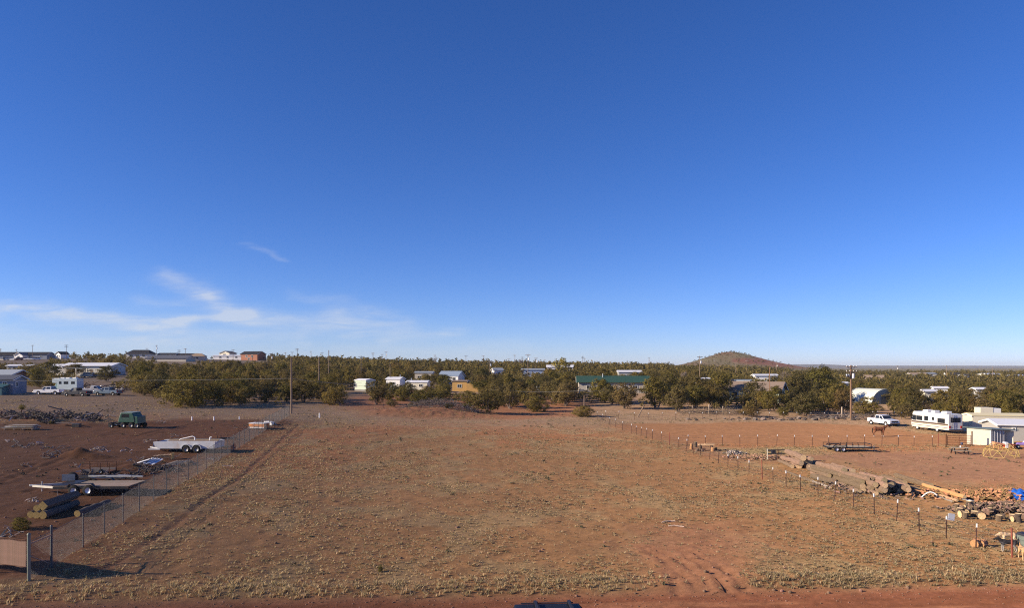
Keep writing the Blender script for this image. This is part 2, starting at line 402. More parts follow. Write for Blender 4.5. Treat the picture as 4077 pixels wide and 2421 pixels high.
TAN = mat('tan_stripe', (0.42, 0.30, 0.18), 0.5, var=0.1)
YELLOWP = mat('yellow_paint', (0.60, 0.42, 0.14), 0.5, var=0.12)
ORANGEP = mat('orange_paint', (0.62, 0.22, 0.05), 0.5, var=0.15, dirt=((0.5, 0.35, 0.2), 0.2))
REDP = mat('red_plastic', (0.55, 0.04, 0.03), 0.45, var=0.08)
PEACH = mat('faded_orange_plastic', (0.70, 0.32, 0.17), 0.6, var=0.1)
BLUETARP = mat('blue_tarp', (0.02, 0.13, 0.55), 0.5, var=0.25, scale=4, bump=0.5)
WHITEPL = mat('white_plastic', (0.82, 0.82, 0.80), 0.45, var=0.03)
BLUESHEET = mat('blue_white_sheet', (0.35, 0.42, 0.55), 0.45, 0.3, var=0.3, scale=4)
OLIVEBIN = mat('grey_green_plastic', (0.16, 0.19, 0.16), 0.6, var=0.1)
BLACKPL = mat('black_plastic', (0.03, 0.03, 0.04), 0.5, var=0.2)
PURPLE = mat('purple_plastic', (0.25, 0.16, 0.45), 0.4, var=0.1)

_O1 = 'first second third fourth fifth sixth seventh eighth ninth tenth eleventh twelfth thirteenth fourteenth fifteenth sixteenth seventeenth eighteenth nineteenth'.split()
def ordinal(n):
    if n < 20: return _O1[n - 1]
    t = ('twent', 'thirt', 'fort', 'fift', 'sixt', 'sevent', 'eight', 'ninet')[n // 10 - 2]
    return t + 'ieth' if n % 10 == 0 else t + 'y-' + _O1[n % 10 - 1]
# ------------------------------------------------------------------ mesh builder
class MB:
    def __init__(s):
        s.v = []; s.f = []; s.smooth = []
    def add(s, vs, fs, smooth=False):
        b = len(s.v)
        s.v.extend([tuple(map(float, p)) for p in vs])
        s.f.extend([tuple(b + i for i in f) for f in fs])
        s.smooth.extend([smooth] * len(fs))
        return s
    def box(s, c, size, rz=0.0, M=None):
        sx, sy, sz = size[0] / 2, size[1] / 2, size[2] / 2
        vs = [Vector((x, y, z)) for x in (-sx, sx) for y in (-sy, sy) for z in (-sz, sz)]
        if M is None: M = Matrix.Rotation(rz, 3, 'Z')
        c = Vector(c)
        vs = [M @ v + c for v in vs]
        return s.add(vs, [(0, 1, 3, 2), (4, 6, 7, 5), (0, 4, 5, 1), (2, 3, 7, 6), (0, 2, 6, 4), (1, 5, 7, 3)])
    def bar(s, p0, p1, w, h=None, up=(0, 0, 1)):
        """box beam between two points"""
        h = h or w
        p0 = Vector(p0); p1 = Vector(p1); d = p1 - p0; L = d.length
        if L < 1e-6: return s
        x = d / L; u = Vector(up)
        if abs(x.dot(u)) > 0.98: u = Vector((1, 0, 0))
        y = u.cross(x).normalized(); z = x.cross(y)
        M = Matrix((x, y, z)).transposed()
        return s.box((p0 + p1) / 2, (L, w, h), M=M)
    def cyl(s, p0, p1, r0, r1=None, n=8, cap=True, smooth=True, wob=0.0, segs=1, rnd=None):
        r1 = r0 if r1 is None else r1
        p0 = Vector(p0); p1 = Vector(p1); d = (p1 - p0)
        x = d.normalized(); u = Vector((0, 0, 1)) if abs(x.z) < 0.95 else Vector((1, 0, 0))
        a = u.cross(x).normalized(); b = x.cross(a)
        vs = []; fs = []
        for k in range(segs + 1):
            t = k / segs; r = r0 + (r1 - r0) * t; c = p0 + d * t
            if wob and 0 < k < segs and rnd: c = c + (a * rnd.uniform(-1, 1) + b * rnd.uniform(-1, 1)) * wob
            for i in range(n):
                th = 2 * math.pi * i / n
                q = 1 + (rnd.uniform(-1, 1) * 0.11 if (rnd and wob) else 0)
                vs.append(c + (a * math.cos(th) + b * math.sin(th)) * r * q)
        for k in range(segs):
            for i in range(n):
                j = (i + 1) % n
                fs.append((k * n + i, k * n + j, (k + 1) * n + j, (k + 1) * n + i))
        s.add(vs, fs, smooth)
        if cap:
            s.add(vs[:n], [tuple(range(n - 1, -1, -1))]); s.add(vs[-n:], [tuple(range(n))])
        return s
    def tube(s, pts, r, n=5):
        for p, q in zip(pts[:-1], pts[1:]): s.cyl(p, q, r, n=n, cap=True)
        return s
    def prism(s, prof, y0, y1):
        """profile in x,z, pushed along y"""
        n = len(prof)
        vs = [(x, y0, z) for x, z in prof] + [(x, y1, z) for x, z in prof]
        fs = [tuple(range(n)), tuple(range(2 * n - 1, n - 1, -1))]
        for i in range(n):
            j = (i + 1) % n
            fs.append((j, i, n + i, n + j))
        return s.add(vs, fs)
    def prismx(s, prof, x0, x1):
        n = len(prof)
        vs = [(x0, y, z) for y, z in prof] + [(x1, y, z) for y, z in prof]
        fs = [tuple(range(n - 1, -1, -1)), tuple(range(n, 2 * n))]
        for i in range(n):
            j = (i + 1) % n
            fs.append((i, j, n + j, n + i))
        return s.add(vs, fs)
    def lathe(s, prof, axis_p, axis_d, n=20):
        """(r, t) rings round an axis"""
        p0 = Vector(axis_p); x = Vector(axis_d).normalized(); u = Vector((0, 0, 1)) if abs(x.z) < 0.95 else Vector((1, 0, 0))
        a = u.cross(x).normalized(); b = x.cross(a)
        vs = []; fs = []
        for r, t in prof:
            for i in range(n):
                th = 2 * math.pi * i / n
                vs.append(p0 + x * t + (a * math.cos(th) + b * math.sin(th)) * r)
        for k in range(len(prof) - 1):
            for i in range(n):
                j = (i + 1) % n
                fs.append((k * n + i, k * n + j, (k + 1) * n + j, (k + 1) * n + i))
        return s.add(vs, fs, True)
    def blob(s, c, rad, rnd, amp=0.25, sub=1, flat=False):
        bm = bmesh.new(); bmesh.ops.create_icosphere(bm, subdivisions=sub, radius=1.0)
        sd = rnd.uniform(0, 50)
        vs = []
        for v in bm.verts:
            q = v.co.normalized()
            k = 1 + amp * (rnd.uniform(-1, 1))
            vs.append((c[0] + q.x * rad[0] * k, c[1] + q.y * rad[1] * k, c[2] + q.z * rad[2] * k))
        idx = {v: i for i, v in enumerate(bm.verts)}
        fs = [tuple(idx[v] for v in f.verts) for f in bm.faces]
        bm.free()
        return s.add(vs, fs, not flat)
    def mesh(s, name, m, bevel=0.0):
        me = bpy.data.meshes.new(name)
        me.from_pydata(s.v, [], s.f)
        if bevel:
            bm = bmesh.new(); bm.from_mesh(me)
            bmesh.ops.remove_doubles(bm, verts=bm.verts, dist=1e-4)
            bmesh.ops.recalc_face_normals(bm, faces=bm.faces)
            es = [e for e in bm.edges if e.is_manifold and e.calc_face_angle(0) > 0.5]
            bmesh.ops.bevel(bm, geom=es, offset=bevel, segments=2, affect='EDGES', profile=0.5, clamp_overlap=True)
            bm.to_mesh(me); bm.free()
        else:
            if any(s.smooth): me.polygons.foreach_set('use_smooth', s.smooth)
        me.materials.append(m)
        me.update()
        return me
    def build(s, name, m, parent=None, bevel=0.0):
        o = bpy.data.objects.new(name, s.mesh(name, m, bevel))
        COL.objects.link(o)
        if parent is not None: o.parent = parent
        return o

def tag(o, label=None, cat=None, group=None, kind=None):
    if label: o['label'] = label
    if cat: o['category'] = cat
    if group: o['group'] = group
    if kind: o['kind'] = kind
    return o
def thing(name, label, cat, loc=(0, 0, 0), rz=0.0, group=None):
    o = bpy.data.objects.new(name, None)
    o.empty_display_size = 0.3
    COL.objects.link(o)
    o.location = loc; o.rotation_euler = (0, 0, rz)
    return tag(o, label, cat, group)
def child_copy(src, parent, loc=None, rot=None, scale=None, name=None):
    c = src.copy(); COL.objects.link(c); c.parent = parent
    if loc is not None: c.location = loc
    if rot is not None: c.rotation_euler = rot
    if scale is not None: c.scale = scale
    return c
def inst(name, me, parent=None, loc=(0, 0, 0), rot=(0, 0, 0), scale=(1, 1, 1)):
    o = bpy.data.objects.new(name, me); COL.objects.link(o)
    if parent is not None: o.parent = parent
    o.location = loc; o.rotation_euler = rot; o.scale = scale
    return o
def np_mesh(name, V, Fc, m, smooth=False):
    V = np.asarray(V, np.float32); Fc = np.asarray(Fc, np.int32)
    me = bpy.data.meshes.new(name)
    k = Fc.shape[1]
    me.vertices.add(len(V)); me.vertices.foreach_set('co', V.ravel())
    me.loops.add(Fc.size); me.loops.foreach_set('vertex_index', Fc.ravel())
    me.polygons.add(len(Fc)); me.polygons.foreach_set('loop_start', np.arange(0, Fc.size, k, dtype=np.int32))
    me.polygons.foreach_set('loop_total', np.full(len(Fc), k, np.int32))
    me.update(calc_edges=True); me.validate()
    if smooth: me.polygons.foreach_set('use_smooth', np.ones(len(Fc), bool))
    me.materials.append(m)
    return me
# ------------------------------------------------------------------ the ground, one sheet to the horizon
def axis_pts(segs):
    out = [segs[0][0]]
    for a, b, s0, s1 in segs:
        x = a
        while x < b - 1e-6:
            t = (x - a) / (b - a)
            x += s0 * (s1 / s0) ** t
            out.append(min(x, b))
    return np.array(sorted(set(np.round(out, 4))))
gy = np.concatenate([[-400, -120, -40, 0, 15, 22, 26, 28, 29], axis_pts([(29.3, 62, 0.17, 0.24), (62, 110, 0.26, 0.7), (110, 200, 0.75, 2.0), (200, 600, 2.2, 14), (600, 2000, 15, 70), (2000, 14000, 80, 500)])])
gxp = axis_pts([(0, 36, 0.24, 0.27), (36, 75, 0.3, 0.9), (75, 220, 1.0, 4.5), (220, 900, 5, 24), (900, 9000, 30, 700)])
gx = np.concatenate([-gxp[::-1][:-1], gxp])
GX, GY = np.meshgrid(gx, gy)
GZ = height(GX, GY)
nx, ny = len(gx), len(gy)
V = np.stack([GX.ravel(), GY.ravel(), GZ.ravel()], 1)
ii, jj = np.meshgrid(np.arange(nx - 1), np.arange(ny - 1))
q = (jj * nx + ii).ravel()
Fq = np.stack([q, q + 1, q + nx + 1, q + nx], 1)

# soil colours (bare earth, sand, dry scrub) laid out by where each kind of ground lies; the yard's also carries backlit dimness
X, Y = GX.ravel(), GY.ravel()
wx = X + 2.2 * (fbm(X * 0.22, Y * 0.22, 3, 31) - 0.5) * 2
wy = Y + 2.2 * (fbm(X * 0.22, Y * 0.22, 3, 37) - 0.5) * 2
def lerp(c, new, m):
    m = np.clip(m, 0, 1)[:, None]
    return c * (1 - m) + np.array(new)[None, :] * m
C = np.tile(np.array([[0.315, 0.178, 0.086]]), (len(X), 1))
n1 = fbm(X * 0.07, Y * 0.05, 4, 3); n2 = fbm(X * 0.35, Y * 0.3, 4, 13); n3 = fbm(X * 1.7, Y * 1.7, 3, 23)
C = lerp(C, (0.345, 0.162, 0.076), sstep(0.45, 0.62, n1) * 0.8)
C = lerp(C, (0.330, 0.232, 0.124), sstep(0.50, 0.68, n2) * 0.75)
C = lerp(C, (0.320, 0.225, 0.150), sstep(100, 128, Y + 6 * (n2 - .5)) * 0.85)          # grey-brown scrub behind the field
C = lerp(C, (0.330, 0.158, 0.085), poly_mask(wx, wy, REDPATH, 3.0) * 0.95)
C = lerp(C, (0.165, 0.070, 0.033), poly_mask(wx, wy, YARD, 2.0) * (0.75 + 0.25 * n2))  # red-brown yard soil, its colour darkened further to imitate the backlit left side
C = lerp(C, (0.258, 0.146, 0.094), poly_mask(wx, wy, PALE, 3.0) * 0.9)
C = lerp(C, (0.330, 0.260, 0.130), poly_mask(wx, wy, GREENISH, 2.0) * 0.8)
C = lerp(C, (0.305, 0.160, 0.080), poly_mask(wx, wy, ARENA, 1.4) * 0.95)
C = lerp(C, (0.330, 0.165, 0.095), poly_mask(wx, wy, REDBARE, 2.0) * 0.8)
for r in RUTS:
    C = lerp(C, (0.320, 0.160, 0.092), np.exp(-(seg_dist(X, Y, r) / 0.6) ** 2) * 0.8)
C = lerp(C, (0.24, 0.13, 0.08), np.exp(-(seg_dist(X, Y, DITCH) / 0.35) ** 2) * 0.6)
er = ROAD_EDGE(X)
C = lerp(C, (0.275, 0.135, 0.080), np.exp(-((Y - er) / 0.7) ** 2) * 0.7)
C = lerp(C, (0.228, 0.094, 0.052), sstep(0.5, -0.6, Y - er))
trk = fbm(X * 0.05, (Y - 0.06 * X) * 1.6, 3, 91)
C = lerp(C, (0.200, 0.082, 0.042), sstep(0.48, 0.64, trk) * sstep(0.3, -0.8, Y - er) * .8)
C = lerp(C, (0.330, 0.155, 0.085), sstep(0.60, 0.72, fbm(X * 0.09, (Y - 0.06 * X) * 2.6, 3, 95)) * sstep(0.3, -0.8, Y - er) * .7)                            # red dirt road
C = lerp(C, (0.300, 0.225, 0.155), sstep(150, 260, Y) * 0.9)
C = lerp(C, (0.110, 0.105, 0.062), sstep(500, 900, Y) * (0.85))                         # woodland too far to tell the trees apart
hill = np.exp(-(np.abs((X - 352) / np.where(X < 352, 75., 110.)) ** 2) - ((Y - 1120) / 140.) ** 2)
C = lerp(C, (0.165, 0.078, 0.060), sstep(0.25, 0.6, hill) * sstep(0.30, 0.62, 0.5 + 0.0022 * (X - 352) + (fbm(X * .02, GZ.ravel() * .09, 3, 3) - .5) * 1.1))
C = lerp(C, (0.165, 0.086, 0.062), sstep(0.20, 0.6, hill) * sstep(0.55, 0.35, 0.5 + 0.0035 * (X - 352) + (fbm(X * .03, GZ.ravel() * .12, 3, 5) - .5) * .9) * 0.8)
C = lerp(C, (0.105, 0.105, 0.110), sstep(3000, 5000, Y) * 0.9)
C = C * np.array([[0.86, 0.81, 0.75]]) * (0.78 + 0.44 * n3)[:, None] * (0.9 + 0.2 * n1)[:, None]

gm = bpy.data.materials.new('dry_red_earth'); gm.use_nodes = True
N, L = gm.node_tree.nodes, gm.node_tree.links
b = N['Principled BSDF']; b.inputs['Roughness'].default_value = 0.95; b.inputs['Diffuse Roughness'].default_value = 1.0; b.inputs['Specular IOR Level'].default_value = 0.12
at = N.new('ShaderNodeAttribute'); at.attribute_name = 'soil'
tcn = N.new('ShaderNodeTexCoord')
def gnoise(sc, det, rough=0.65):
    n = N.new('ShaderNodeTexNoise'); n.inputs['Scale'].default_value = sc; n.inputs['Detail'].default_value = det; n.inputs['Roughness'].default_value = rough
    L.new(tcn.outputs['Object'], n.inputs['Vector']); return n.outputs['Fac']
f1 = gnoise(3.2, 7, 0.75)
mr = N.new('ShaderNodeMapRange'); mr.inputs[1].default_value = 0.3; mr.inputs[2].default_value = 0.72; mr.inputs[3].default_value = 0.72; mr.inputs[4].default_value = 1.28
L.new(f1, mr.inputs[0])
hs = N.new('ShaderNodeHueSaturation'); L.new(at.outputs['Color'], hs.inputs['Color']); L.new(mr.outputs[0], hs.inputs['Value'])
L.new(hs.outputs[0], b.inputs['Base Color'])
bp1 = N.new('ShaderNodeBump'); bp1.inputs['Strength'].default_value = 0.55; bp1.inputs['Distance'].default_value = 0.10
L.new(gnoise(2.4, 8, 0.7), bp1.inputs['Height'])
L.new(bp1.outputs[0], b.inputs['Normal'])
gme = np_mesh('ground', V, Fq, gm, smooth=True)
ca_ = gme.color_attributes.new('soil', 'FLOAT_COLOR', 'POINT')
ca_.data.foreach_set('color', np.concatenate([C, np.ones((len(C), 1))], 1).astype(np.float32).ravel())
def hz(x, y):                                            # fast look-up on the finished sheet
    i = min(max(int(np.searchsorted(gx, x)) - 1, 0), nx - 2); j = min(max(int(np.searchsorted(gy, y)) - 1, 0), ny - 2)
    u = (x - gx[i]) / (gx[i + 1] - gx[i]); v = (y - gy[j]) / (gy[j + 1] - gy[j])
    return float((GZ[j, i] * (1 - u) + GZ[j, i + 1] * u) * (1 - v) + (GZ[j + 1, i] * (1 - u) + GZ[j + 1, i + 1] * u) * v)
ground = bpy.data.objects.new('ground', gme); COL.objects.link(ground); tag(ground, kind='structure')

# ------------------------------------------------------------------ dry grass, weeds and stones lying loose on it
def scatter_density(x, y):
    """tufts per square metre"""
    er = ROAD_EDGE(x)
    n = fbm(x * 0.16, y * 0.16, 3, 41); m = fbm(x * 0.7, y * 0.7, 2, 45)
    field = 1.2 + 7.0 * sstep(0.40, 0.66, n) + 3.0 * sstep(0.5, 0.7, m)
    fr = np.exp(-np.maximum(y - er - 1.4, 0) / np.where(x > 12, 2.6, 1.5)) * sstep(0.1, 0.7, y - er)
    d = field + fr * (16 + 14 * sstep(8, 18, x)) * (0.45 + m)
    gold = sstep(14, 5, np.hypot((x + 27.0) / 1.3, (y - 74.0) / 1.5))           # paler stand of grass beside the left fence
    d = d + 7 * gold * (0.3 + n)
    d = d * (1 - 0.985 * poly_mask(x, y, YARD, 1.0)) * (1 - 0.97 * poly_mask(x, y, ARENA, 1.0)) * (1 - 0.92 * poly_mask(x, y, PALE, 1.5)) * (1 - 0.72 * poly_mask(x, y, REDBARE, 2.0))
    d = d + 9 * poly_mask(x, y, GREENISH, 2.0)
    for r in RUTS: d = d * (1 - 0.85 * np.exp(-(seg_dist(x, y, r) / 0.5) ** 2))
    d = d * (1 - 0.8 * np.exp(-(seg_dist(x, y, DITCH) / 0.3) ** 2))
    d = d + 4 * np.exp(-((seg_dist(x, y, DITCH) - 0.8) / 0.5) ** 2)
    d = d * sstep(0.05, 0.5, y - er)
    return d
rs = np.random.RandomState(11)
def sample_ground(n_try, y0, y1, dmax, amax=0.80, dens=scatter_density):
    u = rs.rand(n_try); yy = np.sqrt(y0 ** 2 + u * (y1 ** 2 - y0 ** 2))
    xx = (rs.rand(n_try) * 2 - 1) * amax * yy
    keep = rs.rand(n_try) * dmax < dens(xx, yy)
    return xx[keep], yy[keep]
def band(y0, y1, dmax):
    return int(0.80 * (y1 ** 2 - y0 ** 2) * dmax)
tx, ty, tsc = [], [], []
for y0, y1, dmax, thin in ((30, 40, 34, 0.9), (40, 62, 15, 1.0), (62, 100, 13, 0.6), (100, 150, 10, 0.22)):
    x_, y_ = sample_ground(int(band(y0, y1, dmax) * thin), y0, y1, dmax)
    tx.append(x_); ty.append(y_); tsc.append(np.full(len(x_), 0.9 if y1 <= 62 else (0.95 if y1 <= 100 else 1.05)))
tx = np.concatenate(tx); ty = np.concatenate(ty); tsc = np.concatenate(tsc)
tz = height(tx, ty)
nt = len(tx); NB = 10
fringe = np.exp(-np.maximum(ty - ROAD_EDGE(tx) - 1.4, 0) / 2.0)
Hh = (0.055 + 0.10 * rs.rand(nt) ** 1.5 + 0.13 * fringe * rs.rand(nt)) * tsc * (0.8 + 0.5 * (fbm(tx * .3, ty * .3, 2, 5)))
Rr = (0.06 + 0.12 * rs.rand(nt) ** 1.5) * tsc
ang = rs.rand(nt, NB) * 2 * np.pi
lean = (0.25 + 0.9 * rs.rand(nt, NB)) * Rr[:, None]
bw = (0.010 + 0.016 * rs.rand(nt, NB)) * (tsc * np.where(ty < 45, 0.9, 1.25))[:, None]
hh = Hh[:, None] * (0.55 + 0.6 * rs.rand(nt, NB))
cx_ = tx[:, None] + np.cos(ang) * Rr[:, None] * 0.35; cy_ = ty[:, None] + np.sin(ang) * Rr[:, None] * 0.35
px_, py_ = -np.sin(ang) * bw, np.cos(ang) * bw
tzb = np.broadcast_to(tz[:, None] - 0.02, (nt, NB))
mx_ = cx_ + np.cos(ang) * lean * 0.55; my_ = cy_ + np.sin(ang) * lean * 0.55
P = np.stack([np.stack([cx_ - px_, cy_ - py_, tzb], -1), np.stack([cx_ + px_, cy_ + py_, tzb], -1),
              np.stack([mx_ + px_ * .9, my_ + py_ * .9, tzb + hh * 0.62], -1), np.stack([mx_ - px_ * .9, my_ - py_ * .9, tzb + hh * 0.62], -1),
              np.stack([cx_ + np.cos(ang) * lean * 1.5, cy_ + np.sin(ang) * lean * 1.5, tzb + hh], -1)], 2).reshape(-1, 3)
k = np.arange(nt * NB) * 5
TF = np.concatenate([np.stack([k, k + 1, k + 2], 1), np.stack([k, k + 2, k + 3], 1), np.stack([k + 3, k + 2, k + 4], 1)])
grass_m = mat('dry_grass_blades', (0.46, 0.355, 0.19), 0.9, var=0.22, scale=0.35, island=0.40, spec=0.15, leafy=.35)
go = bpy.data.objects.new('dry_grass', np_mesh('dry_grass', P, TF, grass_m)); COL.objects.link(go)
tag(go, 'short tufts of dry pale grass covering the red earth field', 'grass', kind='stuff')

# fine short straw: single blades
fx_, fy_, fs_ = [], [], []
def straw_density(x, y):
    return 0.45 * scatter_density(x, y) + 1.6 * sstep(0.36, 0.6, fbm(x * 0.5, y * 0.5, 3, 43)) * (1 - 0.9 * poly_mask(x, y, YARD, 1.0)) * (1 - 0.95 * poly_mask(x, y, ARENA, 1.0)) * sstep(0.1, 0.6, y - ROAD_EDGE(x))
for y0, y1, dmax, mult, sc in ((30, 42, 16, 6.0, .8), (42, 60, 8, 5.0, 1.0), (60, 90, 7, 2.2, 1.4), (90, 130, 6, 1.0, 2.0)):
    x_, y_ = sample_ground(int(band(y0, y1, dmax) * mult), y0, y1, dmax, dens=straw_density)
    fx_.append(x_); fy_.append(y_); fs_.append(np.full(len(x_), sc))
fx_ = np.concatenate(fx_); fy_ = np.concatenate(fy_); fs_ = np.concatenate(fs_); nf = len(fx_)
fz_ = height(fx_, fy_) - .01
frg = np.exp(-np.maximum(fy_ - ROAD_EDGE(fx_) - 1.2, 0) / 1.8)
bh = (0.05 + 0.09 * rs.rand(nf) + 0.20 * frg * rs.rand(nf)) * fs_ ** .6; bw_ = (0.006 + 0.008 * rs.rand(nf)) * fs_; ba = rs.rand(nf) * 6.28; bl = bh * (0.15 + 0.75 * rs.rand(nf)); bb = rs.rand(nf) * 6.28
P = np.stack([np.stack([fx_ - np.cos(ba) * bw_, fy_ - np.sin(ba) * bw_, fz_], -1), np.stack([fx_ + np.cos(ba) * bw_, fy_ + np.sin(ba) * bw_, fz_], -1), np.stack([fx_ + np.cos(bb) * bl, fy_ + np.sin(bb) * bl, fz_ + bh], -1)], 1).reshape(-1, 3)
k = np.arange(nf) * 3
straw_m = mat('straw_blades', (0.46, 0.345, 0.18), 0.9, var=0.25, scale=0.25, island=0.42, spec=0.15, leafy=.3)
so = bpy.data.objects.new('straw_grass', np_mesh('straw_grass', P, np.stack([k, k + 1, k + 2], 1), straw_m)); COL.objects.link(so)
tag(so, 'fine short straw-coloured grass between the tufts', 'grass', kind='stuff')
print('STRAW', nf, 'TUFTS', nt)
def stone_mesh(seed, sub=1):
    rnd = random.Random(seed); m = MB(); m.blob((0, 0, 0.25), (0.5, 0.42, 0.33), rnd, 0.22, sub, flat=True); return m
def scatter_stones(name, label, xs, ys, sizes, m, seed):
    base = [stone_mesh(seed + i) for i in range(5)]
    Vs, Fs, off = [], [], 0
    zz = height(xs, ys); rr = np.random.RandomState(seed)
    for i in range(len(xs)):
        bmsh = base[i % 5]; v = np.array(bmsh.v); a = rr.rand() * 6.28; s = sizes[i]
        c, s_ = math.cos(a), math.sin(a)
        w = np.stack([(v[:, 0] * c - v[:, 1] * s_) * s, (v[:, 0] * s_ + v[:, 1] * c) * s, (v[:, 2] - 0.12) * s * (0.7 + 0.5 * rr.rand())], 1) + np.array([xs[i], ys[i], zz[i]])
        Vs.append(w); Fs.append(np.array(bmsh.f) + off); off += len(v)
    o = bpy.data.objects.new(name, np_mesh(name, np.concatenate(Vs), np.concatenate(Fs), m)); COL.objects.link(o)
    return tag(o, label, 'stones', kind='stuff')
sx_, sy_ = sample_ground(9000, 32, 110, 10, dens=lambda x, y: (1.5 + 6 * sstep(.45, .7, fbm(x * .13, y * .13, 3, 51)) + 5 * np.exp(-((y - ROAD_EDGE(x)) / .8) ** 2)) * (y > ROAD_EDGE(x) - 0.2) * (1 - .8 * poly_mask(x, y, ARENA, 1.)))
EARTHSTONE = mat('reddish_stone', (0.27, 0.16, 0.105), 0.95, var=0.3, scale=1.0, island=0.4)
gxr = rs.uniform(-26, 26, 1500); gyr = 0.06 * gxr + 32 - np.abs(rs.randn(1500)) * 1.1 + .25
gsz = 0.03 + 0.07 * rs.rand(1500) ** 3
sx_ = np.concatenate([sx_, gxr]); sy_ = np.concatenate([sy_, gyr])
scatter_stones('loose_stones', 'small reddish stones and clods strewn over the field', sx_, sy_, np.concatenate([0.07 + 0.16 * rs.rand(len(sx_) - 1500) ** 2.2, gsz]), EARTHSTONE, 3)

# dark weeds, small leafy clumps
wx_, wy_ = sample_ground(5000, 33, 140, 10, dens=lambda x, y: (0.35 + 5 * sstep(.56, .72, fbm(x * .2, y * .2, 3, 61))) * (y > ROAD_EDGE(x) + .6) * (1 - .97 * poly_mask(x, y, ARENA, 1.)) * (1 - .6 * poly_mask(x, y, YARD, 1.)))
wz_ = height(wx_, wy_); nw = len(wx_); K = 16
ph = rs.rand(nw, K) * 6.28; rr_ = rs.rand(nw, K) ** .6; wsz = (0.10 + 0.16 * rs.rand(nw))[:, None]
lx = wx_[:, None] + np.cos(ph) * rr_ * wsz; ly = wy_[:, None] + np.sin(ph) * rr_ * wsz; lz = wz_[:, None] + wsz * (0.15 + 0.75 * rs.rand(nw, K)) * (1.1 - .6 * rr_)
A = rs.randn(nw, K, 3) * 0.055; B = rs.randn(nw, K, 3) * 0.055; c0 = np.stack([lx, ly, lz], -1)
P = np.stack([c0 - A, c0 + A, c0 + B], 2).reshape(-1, 3); k = np.arange(nw * K) * 3
weed_m = mat('grey_green_weed', (0.12, 0.115, 0.06), 0.9, var=0.3, scale=0.5, island=0.4)
wo_ = bpy.data.objects.new('low_weeds', np_mesh('low_weeds', P, np.stack([k, k + 1, k + 2], 1), weed_m)); COL.objects.link(wo_)
tag(wo_, 'low grey-green weeds dotted among the dry grass', 'weeds', kind='stuff')
# ------------------------------------------------------------------ buildings
def wall_openings(root, openings, L, W, gz):
    """windows and doors: (side, along, width, height, sill) side f/b = long walls, l/r = ends, 'd' prefix = door"""
    for side, u, w, h, zs in openings:
        door = side[0] == 'd'; sd = side[-1]
        if sd == 'f': c = Vector((u, -W / 2, zs + h / 2)); ax = 'x'; nrm = Vector((0, -1, 0))
        elif sd == 'b': c = Vector((u, W / 2, zs + h / 2)); ax = 'x'; nrm = Vector((0, 1, 0))
        elif sd == 'l': c = Vector((-L / 2, u, zs + h / 2)); ax = 'y'; nrm = Vector((-1, 0, 0))
        else: c = Vector((L / 2, u, zs + h / 2)); ax = 'y'; nrm = Vector((1, 0, 0))
        def sz(a, d): return (a, d, None) if ax == 'x' else (d, a, None)
        def bx(m, du, dz, aw, ah, dep, outw):
            cc = c + nrm * outw + (Vector((du, 0, dz)) if ax == 'x' else Vector((0, du, dz)))
            m.box(cc, (aw, dep, ah) if ax == 'x' else (dep, aw, ah))
        t = 0.09
        if door:
            m = MB(); bx(m, 0, 0, w, h, 0.06, 0.02); d = m.build('door', DOORM, root)
            m = MB(); bx(m, w * .36, 0, .06, .06, .05, 0.09); m.build('handle', CHROME, d)
        else:
            m = MB()
            bx(m, 0, h / 2 + t / 2, w + 2 * t, t, 0.10, 0.04); bx(m, 0, -h / 2 - t / 2, w + 2 * t, t, 0.12, 0.05)
            bx(m, -w / 2 - t / 2, 0, t, h, 0.10, 0.04); bx(m, w / 2 + t / 2, 0, t, h, 0.10, 0.04); bx(m, 0, 0, 0.05, h, 0.06, 0.03)
            f = m.build('window', FRAMEW, root)
            m = MB(); bx(m, 0, 0, w, h, 0.03, 0.006); m.build('pane', GLASS, f)

